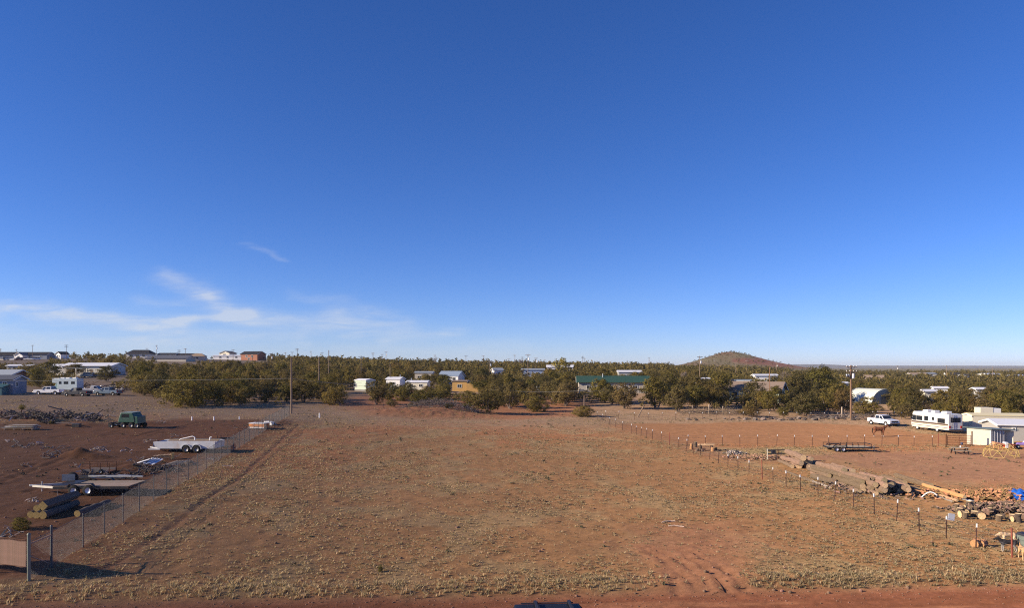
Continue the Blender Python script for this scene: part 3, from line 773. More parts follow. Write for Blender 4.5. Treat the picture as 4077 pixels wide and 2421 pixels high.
def house(name, label, loc, rz, L, W, H, RH, wall, roof, openings=(), cat='house', over=0.45, skirt=None, flat=False, group=None, chimney=None, sink=0.0, hip=0.0, extra=None):
    root = thing(name, label, cat, loc, rz, group)
    z0 = -1.2
    m = MB()
    if RH > 0 and not hip:
        prof = [(-W / 2, z0), (W / 2, z0), (W / 2, H), (0, H + RH), (-W / 2, H)]
        m.prismx(prof, -L / 2, L / 2)
    else:
        m.box((0, 0, (H + z0) / 2), (L, W, H - z0))
    m.build('wall', wall, root)
    m = MB(); th = 0.14
    if RH > 0 and not hip:
        s = RH / (W / 2); o = over
        for sg in (-1, 1):
            prof = [(0, H + RH + 0.02), (sg * (W / 2 + o), H - s * o + 0.02), (sg * (W / 2 + o), H - s * o + th + 0.02), (0, H + RH + th + 0.02)]
            if sg > 0: prof = prof[::-1]
            m.prismx(prof, -L / 2 - o, L / 2 + o)
    elif hip:
        o = over; a = L / 2 + o; b_ = W / 2 + o; zt = H + RH
        vs = [(-a, -b_, H - .05), (a, -b_, H - .05), (a, b_, H - .05), (-a, b_, H - .05), (-a + hip, 0, zt), (a - hip, 0, zt)]
        m.add(vs, [(0, 1, 5, 4), (1, 2, 5), (2, 3, 4, 5), (3, 0, 4), (3, 2, 1, 0)])
    else:
        m.box((0, 0, H + th / 2 + 0.01), (L + 2 * over, W + 2 * over, th))
    ro = m.build('roof', roof, root)
    if RH > 0 and not hip and L > 3:                      # light verge boards on the gables
        for ex in (-1, 1):
            for sg in (-1, 1):
                s = RH / (W / 2); m = MB()
                m.bar((ex * (L / 2 + over + .02), 0, H + RH - 0.06), (ex * (L / 2 + over + .02), sg * (W / 2 + over), H - s * over - 0.06), 0.05, 0.18); m.build('verge_board', FRAMEW, ro)
    if chimney:
        m = MB(); m.cyl((chimney[0], chimney[1], H), (chimney[0], chimney[1], H + RH + 0.8), 0.14, n=8); m.build('flue', GALV, ro)
    if skirt:
        m = MB(); m.box((0, 0, 0.25), (L + 0.06, W + 0.06, 0.5)); m.build('skirting', skirt, root)
    wall_openings(root, openings, L, W, 0)
    return root

# -------- left hillside and yard neighbours
h1 = house('garden_shed', 'blue-grey shed with a dark teal lean-to at the left edge', PD(0, 158), R(4), 8.5, 5.0, 3.3, 0.8, GREYBLUE, SHGREY, [('r', -1.2, 0.8, 1.0, 1.6), ('f', 2.6, .9, 1.0, 1.7)], cat='shed')
m = MB(); m.prism([(-4.6, -0.8), (3.4, -0.8), (3.4, 1.6), (-4.6, 2.4)], -4.9, -2.52); m.build('lean_to', TEAL, h1)
m = MB(); m.add([(-4.9, -5.1, 2.36), (3.7, -5.1, 1.55), (3.7, -2.4, 2.1), (-4.9, -2.4, 2.9), (-4.9, -5.1, 2.46), (3.7, -5.1, 1.65), (3.7, -2.4, 2.2), (-4.9, -2.4, 3.0)], [(3, 2, 1, 0), (4, 5, 6, 7), (0, 1, 5, 4), (1, 2, 6, 5), (2, 3, 7, 6), (3, 0, 4, 7)]); m.build('lean_to_roof', TEAL, h1)
h2 = house('brown_house', 'reddish brown house with low grey roof above the blue-grey shed', PD(8, 205), R(-8), 12, 7, 2.7, 1.3, BROWN, MGREY, [('f', 3.2, 1.0, 1.0, 1.0), ('df', -1.0, 1.0, 2.0, 0.0)], over=0.9)
house('white_roof_building', 'long white metal roofed building with carport on the left slope', PD(375, 268), R(-3), 19, 9, 3.6, 1.0, OLDWHITE, MWHITE, [('f', -5, 1.0, 1.0, 1.2), ('f', 5.5, 1.2, 1.0, 1.2), ('df', 2, 1.0, 2.1, 0)], over=0.6, cat='building')
cp = thing('carport', 'open carport with pale posts in front of the long white roofed building', 'carport', PD(345, 256), R(-3))
m = MB(); m.box((0, 0, 3.05), (13, 5.5, 0.16)); m.build('roof', MGREY, cp)
for i, px_ in enumerate((-6.2, -2.2, 1.8, 6.2)):
    m = MB(); m.box((px_, -2.6, 1.2), (0.28, 0.28, 3.6)); m.build('post', CREAM, cp)
house('long_annexe', 'low annexe with white metal roof left of the carport', PD(245, 272), R(-3), 11, 7, 3.2, 0.9, OLDWHITE, MWHITE, [('f', 0, 1.2, 1.0, 1.1)], over=0.6, cat='building')
house('mobile_home', 'white roofed mobile home among bushes below the ridge at far left', PD(90, 300), R(2), 10, 5, 2.6, 0.5, GREYSID, MWHITE, [('f', -2, 1, .9, 1.2), ('f', 2, 1, .9, 1.2)])
# ridge line
house('ridge_house', 'dark roofed ridge house behind the row of parked cars', PD(60, 452), R(3), 18, 9, 2.8, 2.0, GREYBLUE, SHDARK, [('f', -4, 1.4, 1.2, 1.0), ('f', 3, 1.4, 1.2, 1.0)])
house('ridge_house', 'ridge house with white gable beside the dark roofed house', PD(95, 446), R(80), 8, 6, 2.8, 1.5, WHITE, SHGREY, [('l', 0, 1.4, 1.2, 1.0)])
house('ridge_house', 'long blue-grey ridge house left of the small white gabled one', PD(155, 450), R(-2), 16, 8, 3.0, 1.5, GREYBLUE, SHDARK, [('f', -3, 1.2, 1.2, 1.0), ('f', 4, 1.2, 1.2, 1.0)])
house('ridge_cottage', 'small white gabled cottage standing alone on the left ridge', PD(248, 450), R(66), 5.5, 5.0, 3.0, 1.5, WHITE, SHDARK, [('l', 0.5, 1.0, 1.2, 1.1), ('l', -1.2, .7, 1.2, 1.1)])
house('ridge_house', 'large house with black hipped roof on the crest of the ridge', PD(562, 465), R(2), 14.5, 10, 3.0, 2.6, OLDWHITE, SHDARK, [('f', -4, 2.2, 1.5, 0.8), ('f', 0, 2.2, 1.5, 0.8), ('f', 4, 1.6, 1.3, 1.0)], over=0.9, hip=3.0)
house('ridge_house', 'cream ended ridge house right of the black hipped roof', PD(672, 470), R(-4), 12, 7, 2.8, 0.9, CREAM, SHDARK, [('f', -2, 1.4, 1.1, 1.0)])
house('ridge_house', 'low ridge house with a bright white band of wall', PD(745, 472), R(-2), 15, 8, 2.6, 1.0, WHITE, SHDARK, [('f', 3, 1.6, 1.1, 1.0), ('f', -4, 1.6, 1.1, 1.0)])
house('long_barn', 'long low dark grey roofed barn below the ridge houses', PD(680, 400), R(-2), 23, 11, 1.6, 1.6, TAUPE, SHGREY, [('f', -6, 1.4, .8, .6)], cat='barn', over=.5)
house('ridge_house', 'house with curved tan roof half hidden in trees below the ridge', PD(790, 415), R(12), 8, 7, 2.6, 1.6, TAUPE, TAN, [('f', 0, 1.4, 1, 1)], hip=2.6)
house('mobile_home', 'long white mobile home on the ridge left of the brown house', PD(912, 480), R(-2), 20, 5, 2.6, 0.5, WHITE, MWHITE, [('f', -5, 1.2, 1, 1.2), ('f', 0, 1.2, 1, 1.2), ('f', 6, 1.2, 1, 1.2)])
house('ridge_house', 'cream house with low gable behind the long white mobile home', PD(908, 492), R(76), 8, 8, 4.6, 1.4, CREAM, SHBROWN, [('l', 0, 2.0, 1.0, 3.0)])
house('ridge_house', 'tall house with rust red end wall and dark roof on the ridge', PD(1008, 478), R(-24), 15, 8, 4.2, 1.8, BRICKRED, SHDARK, [('f', 3, 1.6, 1.2, 2.2), ('f', -2, 1.6, 1.2, 2.2), ('f', 0, 1.6, 1.2, .5)])
# -------- middle
house('mobile_home', 'pale green end of a mobile home left of the centre junipers', PD(1452, 203), R(-35), 4.6, 3.4, 3.1, 0.35, PALEGREEN, MWHITE, [('l', 0.4, 0.7, .5, 1.6), ('l', 0.4, 0.7, .5, 1.0), ('f', -2, 1, .9, 1.2)], skirt=CONC, over=.15)
house('mobile_home', 'white mobile home with a small dark window behind the bushy junipers', PD(1665, 205), R(-6), 6.2, 4, 2.7, 0.4, CREAM, MWHITE, [('f', 1.2, 0.9, .6, 1.5), ('f', -1.8, .9, .6, 1.5)], skirt=BROWN, over=.2, chimney=(-2, 0))
house('mobile_home', 'white mobile home roof left of the one with the small window', PD(1575, 212), R(-14), 4.4, 4, 3.2, 0.5, WHITE, MWHITE, [('f', 0, 1.2, .8, 1.5)], over=.25, chimney=(1.5, 0))
house('yellow_house', 'ochre yellow house with one dark window and low wall', PD(1835, 212), R(-8), 4.4, 4, 2.9, 0.3, OCHRE, SHBROWN, [('f', 0.0, 1.2, .8, 1.2)], over=.2)
lw = tag(MB().prism([(-2.6, -.6), (2.6, -.6), (2.6, .5), (.8, 1.0), (-.2, 2.5), (-2.6, 2.5)], -0.15, 0.15).build('yellow_garden_wall', OCHRE), 'sloping ochre yellow wall joined to the right of the yellow house', 'wall'); lw.location = PD(1893, 209); lw.rotation_euler = (0, 0, R(-6))
house('blue_roof_house', 'white house with blue-grey gable roof behind the yellow house', PD(1798, 248), R(-20), 7.5, 5.5, 2.9, 1.5, WHITE, MBLUE, [('f', 2.2, 1.0, 1.0, 1.3)], over=.3)
house('long_shed', 'low taupe shed left of the blue-grey gable roof', PD(1690, 262), R(-4), 6.5, 4, 3.2, 0.4, TAUPE, MGREY, [('f', -1.4, 1.4, .6, 1.4), ('f', 1.4, 1.4, .6, 1.4)], cat='shed', over=.3)
house('green_roof_house', 'long low house with dark green metal roof among junipers', PD(2440, 205), R(-4), 20, 8, 3.2, 1.5, TAUPE, MGREEN, [('f', 6, 1.3, 1.0, 1.1), ('f', 3, 1.3, 1.0, 1.1), ('df', -4, 1.0, 2.0, 0), ('f', -7, 1.3, 1.0, 1.1), ('f', 0, 1.3, 1.0, 1.1)], over=.7, chimney=(-3, -1))
house('brown_roof_house', 'house with wide brown roof and pale gable right of centre', PD(3010, 186), R(-30), 13, 9, 2.9, 1.9, PALEGREEN, SHBROWN, [('f', -4.5, 1.4, 1.2, 1.0), ('f', -1, 1.4, 1.2, 1.0), ('f', 3, 1.4, 1.2, 1.0), ('r', 0, 1.4, 1.0, 1.0)], over=.8)
house('flat_roof_house', 'white house with flat blue-grey roof behind the brown roof', PD(2945, 236), R(-22), 7, 6, 3.4, 0, WHITE, MBLUE, [('f', -1, 1, 1, 1.2)], over=.4)
house('pale_barn', 'long white trimmed barn just below the skyline at centre', PD(2230, 380), R(-2), 14, 6, 3.4, 1.0, WHITE, MWHITE, [('f', -4, 1.2, 1, 1.2)], cat='barn')
house('trailer_house', 'pale blue mobile home beside the centre transformer pole', PD(2122, 320), R(-3), 10, 5, 3.2, 0.5, BLUESHEET, MGREY, [('f', -2, 1.1, .9, 1.2), ('f', 2, 1.1, .9, 1.2)])
house('trailer_house', 'tiny white shed between junipers left of the pale blue mobile home', PD(1980, 315), R(20), 4, 4, 3, .8, WHITE, MGREY, [('f', 0, 1, 1, 1)], cat='shed')
house('mobile_home', 'pale mobile home below the skyline left of the red cinder hill', PD(2505, 300), R(-3), 9.5, 5, 3.3, .6, GREYSID, MWHITE, [('f', -2, 1.1, .9, 1.2), ('f', 2, 1.1, .9, 1.2)])
house('mobile_home', 'white mobile home under the right foot of the red cinder hill', PD(3045, 290), R(-3), 9, 5, 4.4, .5, WHITE, MWHITE, [('f', -2, 1.1, .9, 1.4)])
house('shed', 'small white topped shed left of the flat roofed white house', PD(2795, 240), R(5), 4.5, 3.5, 3.0, .3, OLDWHITE, MWHITE, [('f', 0, .9, .8, 1.2)], cat='shed')
house('gable_house', 'house with tan hipped roof standing in the right woodland', PD(3478, 420), R(-24), 9.5, 8, 3.0, 2.2, CREAM, SHBROWN, [('f', -3, 1.3, 1.1, 1.0)], over=.8)
for i, (px_, D_, L_, lab) in enumerate(((3650, 620, 14, 'far right house nearest the tall utility pole'), (3690, 640, 13, 'far pale house right of its neighbour by the thin pole'), (3788, 560, 12, 'far dark gabled house with white front on the right horizon'), (3845, 540, 9, 'small far house right of the dark gabled one'), (3940, 600, 22, 'long far pale house below the right horizon'), (4045, 520, 24, 'long far white building at the right edge'))):
    house('house', lab, PD(px_, D_), R(-8 + 9 * i), L_, 8, 3.0, 2.0 if i == 2 else 1.0, (TAUPE, CREAM, WHITE, WHITE, CREAM, OLDWHITE)[i], (SHBROWN, MGREY, SHDARK, SHDARK, MWHITE, MWHITE)[i], [('f', -2, 1.3, 1.1, 1.0), ('f', 2, 1.3, 1.1, 1.0)])
for i, (px_, D_, L_, lab) in enumerate(((3740, 262, 4.6, 'white trailer roof deep in the right woodland'), (3898, 248, 3.6, 'white patch of a trailer right of the woodland roof'), (3690, 225, 3.5, 'small white hut behind the motorhome'), (3345, 300, 6.0, 'small white hut left of the tall utility pole'), (3170, 330, 4, 'tiny white hut in the woodland below the hill foot'))):
    house('woodland_hut', lab, PD(px_, D_), R(-12 + 7 * i), L_, 3.5, 3.4, .5, (WHITE, OLDWHITE, CREAM, WHITE, CREAM)[i], MWHITE, [('f', 0, .9, .8, 1.2)], cat='hut')

# quonset hut
q = thing('quonset_hut', 'pale ribbed half-round metal hut behind the tall utility pole', 'hut', PD(3468, 212), R(104))
Rq, Lq = 4.6, 11.0
m = MB()
nseg, nrib = 18, 44
vs, fs = [], []
for j in range(nrib + 1):
    rr = Rq + (0.09 if j % 2 else 0.0)
    for i in range(nseg + 1):
        th = math.pi * i / nseg
        vs.append((-Lq / 2 + Lq * j / nrib, rr * math.cos(th), rr * math.sin(th) - 0.2))
for j in range(nrib):
    for i in range(nseg):
        a = j * (nseg + 1) + i
        fs.append((a, a + 1, a + nseg + 2, a + nseg + 1))
m.add(vs, fs); m.build('shell', mat('pale_ribbed_metal', (0.72, 0.74, 0.64), 0.4, 0.1, var=0.06), q)
n_e = 20
for ex in (Lq / 2 - .15, -Lq / 2 + .15):
    m = MB()
    vs = [(ex, Rq * .985 * math.cos(math.pi * i / n_e), Rq * .985 * math.sin(math.pi * i / n_e) - .2) for i in range(n_e + 1)] + [(ex, -Rq, -1), (ex, Rq, -1)]
    m.add(vs, [tuple(range(n_e + 3))])
    ew = m.build('end_wall', mat('grey_green_metal', (0.33, 0.37, 0.32), 0.5, 0.2, var=0.1), q)
for k_ in range(11):
    z_ = 0.25 + k_ * 0.36; half = math.sqrt(max(0.05, Rq ** 2 - (z_ + .2) ** 2)) - .1
    MB().box((-Lq / 2 + .10, 0, z_), (0.05, half * 2, 0.05)).build('siding_rib', MGREY, ew)
MB().box((-Lq / 2 + .08, 0, 1.0), (0.06, 2.4, 2.4)).build('door', mat('olive_door', (0.16, 0.18, 0.14), 0.6), q)

# -------- right yard
rh = house('white_trailer_house', 'long white roofed trailer house running off the right edge', (77.3, 100.3, 0), R(-14), 16, 6, 2.2, 0.55, mat('warm_grey_wall', (0.42, 0.40, 0.36), 0.7, var=0.06), MWHITE, [('f', -6.2, .3, .3, 1.5), ('f', 3, 1.2, .9, 1.1)], over=.35)
house('cream_trailer', 'low cream roofed trailer behind the white trailer house', (77.5, 113.0, 0), R(-8), 8, 3.2, 2.6, 0.25, CREAM, mat('cream_roof', (0.80, 0.70, 0.42), 0.5, var=.06), [('f', -1, .8, .6, 1.3)], cat='trailer', over=.1)
bt = thing('box_trailer', 'white box trailer with cream side standing behind the cream roof', 'trailer', PD(3931, 126), R(-6))
MB().box((-.6, 0, 2.2), (2.2, 2.0, 1.9)).build('box', CREAM, bt, .04); MB().box((1.15, 0, 2.25), (1.3, 1.9, 1.5)).build('nose', WHITE, bt, .04)
MB().box((0.2, 0, 1.0), (3.9, 1.9, .3)).build('chassis', DARKMETAL, bt)
for sx in (-.9, .1):
    MB().lathe([(.05, -.1), (.35, -.1), (.37, 0), (.35, .1), (.05, .1)], (sx, -.85, .37), (0, 1, 0), 14).build('tyre', TIRE, bt)

# animal shed: smooth pale end wall, ribbed open side
sh = thing('animal_shed', 'small pale shed with green roof and ribbed metal side by the pipe gate', 'shed', (63.7, 93.6, 0), R(-40))
# local x runs away along the ribbed side (to the right), local -x..: pale wall lies along local -y
Ls, Ws, H0, H1 = 3.4, 2.6, 2.05, 1.95
A0 = Vector((0, 0, 0))
u = Vector((math.cos(R(40 + 8)), math.sin(R(40 + 8)), 0))      # ribbed side, in local axes
pw = Vector((math.cos(R(40 + 142)), math.sin(R(40 + 142)), 0)) # pale side
def shq(m, p, d, L, n, th, z0, z1a, z1b):
    a = Vector(p); b_ = a + d * L; q_ = n * th
    m.add([a + Vector((0, 0, z0)), b_ + Vector((0, 0, z0)), b_ + Vector((0, 0, z1b)), a + Vector((0, 0, z1a)), a + q_ + Vector((0, 0, z0)), b_ + q_ + Vector((0, 0, z0)), b_ + q_ + Vector((0, 0, z1b)), a + q_ + Vector((0, 0, z1a))],
          [(0, 1, 2, 3), (7, 6, 5, 4), (1, 0, 4, 5), (2, 1, 5, 6), (3, 2, 6, 7), (0, 3, 7, 4)])
PLY = mat('pale_plywood', (0.72, 0.66, 0.52), 0.7, var=.08, dirt=((.5, .42, .3), .2))
m = MB(); shq(m, A0, pw, Ws, u, 0.08, -.3, H0, H0 + .12); m.build('front_wall', PLY, sh); m = MB(); shq(m, A0 + u * Ls, pw, Ws, u, 0.08, -.3, H0 - .2, H0); m.build('end_wall', PLY, sh)
m = MB(); shq(m, A0 + pw * Ws, u, Ls, pw, 0.06, -.3, H0 + .1, H0); m.build('back_wall', CREAM, sh)
for k_ in range(9):
    a = A0 + u * (0.05 + k_ * 0.24)
    m = MB(); m.cyl(a + Vector((0, 0, -.2)), a + Vector((0, 0, H0 - .03)), 0.055, n=6); m.build('rib', GALV if k_ % 2 else WHITE, sh)
m = MB(); shq(m, A0 + u * .02 + pw * .06, u, 2.1, pw, .03, -.3, H0 - .04, H0 - .04); m.build('ribbed_panel', GREYSID, sh)
m = MB(); a, b_, c_, d_ = [A0 - u * .3 - pw * .35, A0 + u * (Ls + .4) - pw * .35, A0 + u * (Ls + .4) + pw * (Ws + .3), A0 - u * .3 + pw * (Ws + .3)]
zz = (H0 + .02, H0 - .16, H0 + .02, H0 + .16)
vs = [Vector((p.x, p.y, z)) for p, z in zip((a, b_, c_, d_), zz)]; m.add(vs + [v + Vector((0, 0, .1)) for v in vs], [(3, 2, 1, 0), (4, 5, 6, 7), (0, 1, 5, 4), (1, 2, 6, 5), (2, 3, 7, 6), (3, 0, 4, 7)])
m.build('roof', mat('dull_green_roof', (0.16, 0.21, 0.19), 0.5, var=.15, dirt=((.25, .2, .15), .2)), sh)

# ------------------------------------------------------------------ utility poles and lines
def utility_pole(loc, h, label, arms=1, transformer=0, rz=0.0, group=None, lamp=False, w=0.15, mast=None):
    p = thing('utility_pole', label, 'pole', loc, rz, group)
    m = MB(); m.cyl((0, 0, -1.0), (0, 0, h), w, w * 0.65, n=8, segs=3); m.build('mast', mast or POLEWOOD, p)
    for k_ in range(arms):
        z_ = h - 0.35 - k_ * 0.9
        m = MB(); m.box((0, -.16, z_), (2.3, .1, .13)); m.bar((-.8, -.13, z_), (0, -.13, z_ - .6), .05); m.bar((.8, -.13, z_), (0, -.13, z_ - .6), .05)
        ar = m.build('crossarm', POLEWOOD, p)
        for x_ in (-1.05, -.45, .45, 1.05):
            m = MB(); m.lathe([(0, 0), (.05, 0), (.07, .06), (.04, .1), (.06, .15), (0, .2)], (x_, -.16, z_ + .07), (0, 0, 1), 8); m.build('insulator', WHITEPL, ar)
    for k_ in range(transformer):
        m = MB(); x_ = .42 * (1 if k_ % 2 == 0 else -1); z_ = h - 2.6 - .2 * k_
        m.lathe([(0, 0), (.24, 0), (.26, .1), (.26, .85), (.22, .95), (.07, 1.0), (.07, 1.15), (0, 1.15)], (x_, -.05, z_), (0, 0, 1), 12); m.build('transformer', WHITEPL if k_ == 0 else GALV, p)
    return p
PBIG = PD(3388, 136)
bp_ = utility_pole(PBIG, 10.6, 'tall brown utility pole with white transformer by the arena fence', 2, 1, R(10), w=.20, mast=mat('tall_pole_wood', (0.30, 0.18, 0.11), .9, var=.2, stretch=(6, 6, .4)))
for x_ in (-.9, -.45): m = MB(); m.lathe([(0, 0), (.17, 0), (.17, .6), (.1, .7), (0, .7)], (x_, 0, 8.2), (0, 0, 1), 10); m.build('fuse_can', GALV, bp_)
PFE = PD(1160, 128)
utility_pole(PFE, 10.2, 'wooden utility pole at the far end of the chain-link fence', 0, 0, 0, w=.2)
utility_pole(PD(1270, 165), 10.0, 'utility pole right of the pole at the fence end', 0, 0, 0, w=.18)
utility_pole(PD(1309, 212), 11.4, 'thin pole with cap behind the two poles by the left fence', 0, 0, 0, w=.16)
utility_pole(PD(1438, 262), 9.0, 'short pole standing above the pale green mobile home', 1, 0, R(15))
utility_pole(PD(1553, 212), 8.0, 'greenish pole beside the white mobile home roof', 0, 0, 0, w=.12)
utility_pole(PD(2786, 235), 10.8, 'utility pole with lamp left of the red cinder hill', 1, 1, R(20))
utility_pole(PD(3064, 172), 9.2, 'orange-brown pole in front of the brown roof house', 0, 0, 0, w=.13, mast=mat('orange_pole', (.36, .2, .12), .9))
utility_pole(PD(2326, 150), 3.2, 'short wooden stub pole before the green roof house', 0, 0, 0, w=.14)
utility_pole(PD(2102, 300), 10.5, 'brown pole with white transformer beside the pale blue mobile home', 1, 1, R(-10))
utility_pole(PD(3572, 470), 11.0, 'pole with white transformer in the right woodland', 1, 1, 0)
utility_pole(PD(3769, 380), 11.5, 'thin dark pole crossing the right horizon', 1, 0, R(25))
utility_pole(PD(3952, 430), 10.5, 'thin dark pole crossing the horizon at far right', 1, 0, R(25))
SKYP = [(3, 460, 1388), (65, 460, 1390), (130, 440, 1374), (264, 440, 1373), (585, 480, 1386), (624, 440, 1374), (713, 430, 1402), (738, 440, 1387), (928, 470, 1391), (1080, 330, 1407), (1136, 480, 1403), (1163, 470, 1401), (1184, 430, 1387), (1238, 500, 1398), (1282, 480, 1403),
        (1485, 480, 1404), (1521, 500, 1410), (1537, 470, 1400), (1732, 520, 1413), (1855, 470, 1416), (1924, 480, 1416), (1950, 300, 1434), (2026, 500, 1428), (2050, 460, 1413), (2079, 480, 1421), (2134, 400, 1424), (2169, 520, 1432), (2320, 470, 1418), (2328, 480, 1426), (2584, 520, 1424), (2847, 420, 1430), (2930, 400, 1442), (2974, 420, 1436), (3092, 500, 1445)]
GSK = 'thin distant utility poles along the skyline'
for i, (px_, D_, top) in enumerate(SKYP):
    b0 = PD(px_, D_); hh_ = min(17.0, max(6.0, Zat(top, D_) - b0.z))
    utility_pole(b0, hh_, ordinal(i + 1) + ' thin distant utility pole from the left on the skyline', 1 + (i % 3 == 0), i % 4 == 1, R((i * 37) % 60 - 30), GSK, w=.16)
def wire_line(label, a, b_, sag, r=0.012, n=14):
    m = MB(); a = Vector(a); b_ = Vector(b_)
    pts = [a.lerp(b_, t / n) - Vector((0, 0, sag * 4 * (t / n) * (1 - t / n))) for t in range(n + 1)]
    m.tube(pts, r, 4)
    return tag(m.build('power_line', CABLE), label, 'cable')
PL = PD(-700, 140)
wire_line('long pale service wire crossing above the left scrub', (PL.x, PL.y, 8.2), (PFE.x, PFE.y, Zat(1507, 128)), .5, .022)
wire_line('service wire from the fence-end pole to the pale green mobile home', (PFE.x, PFE.y, Zat(1507, 128)), (*PD(1440, 200).xy, Zat(1525, 200)), .5, .02)
wire_line('service wire from the second pole to the white mobile home', (*PD(1270, 165).xy, Zat(1518, 165)), (*PD(1620, 203).xy, Zat(1533, 203)), .8, .02)
wire_line('wire running low across the trees before the green roof house', (*PD(1950, 170).xy, Zat(1551, 170)), (*PD(2326, 150).xy, Zat(1556, 150)), .4, .018)
wire_line('wire from the short stub pole to the brown roof house', (*PD(2326, 150).xy, Zat(1556, 150)), (*PD(2950, 180).xy, Zat(1556, 180)), .3, .018)
# ------------------------------------------------------------------ junipers
def leaf_clumps(seed, nclump, nleaf, leaf, shape, spread=0.30, open_=0.0, shift=0.0):
    """many small leaf faces in clumps over an uneven crown; crown spans about z 0.2..1, radius 0.5"""
    r_ = np.random.RandomState(seed)
    cs = []
    lob = [(r_.rand() * 6.28, 0.12 + 0.2 * r_.rand(), 0.35 + 0.5 * r_.rand()) for _ in range(5)]
    while len(cs) < nclump:
        p = r_.uniform(-1, 1, 3); d = np.linalg.norm(p)
        if d > 1 or d < 0.35 * r_.rand(): continue
        a = math.atan2(p[1], p[0])
        k_ = 1.0 + sum(w_ * math.cos(a - t_) * (1 if z_ < .6 else -1) * p[2] for t_, w_, z_ in lob)
        k_ *= 0.85 + 0.3 * r_.rand()
        if open_ and r_.rand() < open_ and p[2] < 0.1: continue
        z = p[2]
        w = shape(z)
        cs.append((p[0] * 0.46 * k_ * w, p[1] * 0.46 * k_ * w, 0.53 + z * 0.45 + 0.04 * r_.randn()))
    cs = np.array(cs); cs[:, 0] += shift * (cs[:, 2] - 0.3)
    n = nclump * nleaf
    c = np.repeat(cs, nleaf, 0)
    rad = np.repeat((0.055 + 0.06 * r_.rand(nclump)) * spread / 0.30, nleaf)
    dirs = r_.randn(n, 3); dirs /= np.linalg.norm(dirs, axis=1)[:, None]
    c = c + dirs * rad[:, None] * (r_.rand(n) ** 0.45)[:, None] * np.array([1.25, 1.25, 0.95])
    outw = c - np.array([0, 0, 0.5]); outw /= np.linalg.norm(outw, axis=1)[:, None] + 1e-9
    nrm = outw * 0.55 + dirs * 0.75 + 0.45 * r_.randn(n, 3); nrm /= np.linalg.norm(nrm, axis=1)[:, None]
    s = np.cross(nrm, r_.randn(n, 3)); s /= np.linalg.norm(s, axis=1)[:, None] + 1e-9
    up = np.cross(s, nrm)
    L = leaf * (0.6 + 0.8 * r_.rand(n))[:, None]
    a = c - s * L * 0.42; b_ = c + s * L * 0.42; t_ = c + up * L * 1.25
    V = np.stack([a, b_, t_], 1).reshape(-1, 3)
    k = np.arange(n) * 3
    return V, np.stack([k, k + 1, k + 2], 1)
def trunk_mesh(seed, nst, bare):
    rnd = random.Random(seed); m = MB()
    for i in range(nst):
        a = 6.28 * i / nst + rnd.uniform(-.6, .6); sp = rnd.uniform(0.10, 0.26)
        p = Vector((0.03 * math.cos(a), 0.03 * math.sin(a), -0.06)); r = rnd.uniform(0.022, 0.034)
        top = Vector((math.cos(a) * sp, math.sin(a) * sp, rnd.uniform(0.5, 0.75)))
        mid = p.lerp(top, 0.45) + Vector((rnd.uniform(-.05, .05), rnd.uniform(-.05, .05), 0))
        m.cyl(p, mid, r, r * .72, n=6, segs=2, wob=.01, rnd=rnd); m.cyl(mid, top, r * .72, r * .25, n=5, segs=2, wob=.015, rnd=rnd)
        for j in range(3):
            q = mid.lerp(top, rnd.uniform(0, .7)); a2 = a + rnd.uniform(-1.3, 1.3)
            m.cyl(q, q + Vector((math.cos(a2) * .2, math.sin(a2) * .2, rnd.uniform(.02, .2))), r * .4, r * .12, n=4)
    return m.mesh('juniper_trunk', mat('juniper_trunk', (0.27, 0.20, 0.155), .95, var=.3, scale=8, objvar=.15))
rounded = lambda z: math.sqrt(max(0.05, 1 - 0.25 * z * z)) * (1.0 - 0.18 * max(z, 0))
conic = lambda z: 1.05 - 0.45 * max(z, -0.3)
spready = lambda z: 0.85 + 0.25 * z
def leafmat(name, col, col2):
    return mat(name, col, .85, var=.35, scale=1.4, island=.30, objvar=.28, col2=col2, spec=.2, leafy=.38)
LEAFA = leafmat('juniper_foliage', (0.178, 0.146, 0.036), (0.288, 0.226, 0.056))
LEAFB = leafmat('dusky_foliage', (0.154, 0.126, 0.044), (0.250, 0.192, 0.068))
LEAFC = leafmat('olive_brown_foliage', (0.165, 0.122, 0.038), (0.250, 0.180, 0.058))
LEAFY = mat('yellow_spring_foliage', (0.34, 0.27, 0.045), .85, var=.25, scale=2, island=.25)
VAR = []
for i in range(8):
    shp = (rounded, conic, rounded, spready)[i % 4]
    Vv, Ff = leaf_clumps(100 + i, 140, 30, 0.036, shp, open_=0.3 if i % 3 == 0 else 0.0, shift=(-.12, 0, .1, .05)[i % 4])
    VAR.append((np_mesh('juniper_crown', Vv, Ff, (LEAFA, LEAFB, LEAFC)[i % 3]), trunk_mesh(200 + i, 3 + i % 3, .3)))
DENSE = []
for i in range(3):
    Vv, Ff = leaf_clumps(300 + i, 170, 40, 0.028, rounded, spread=.26)
    Vv[:, 2] = Vv[:, 2] * 1.12 - 0.14
    DENSE.append((np_mesh('juniper_crown', Vv, Ff, LEAFA), trunk_mesh(320 + i, 4, .3)))
def tree(base, h, w, k_, rz, label, group=None, name='juniper_tree', lib=None):
    cm, tm = (lib or VAR)[k_ % len(lib or VAR)]
    t = thing(name, label, 'tree', base, rz, group)
    inst('trunk', tm, t, scale=(h * .9, h * .9, h)); inst('crown', cm, t, scale=(w, w, h))
    return t
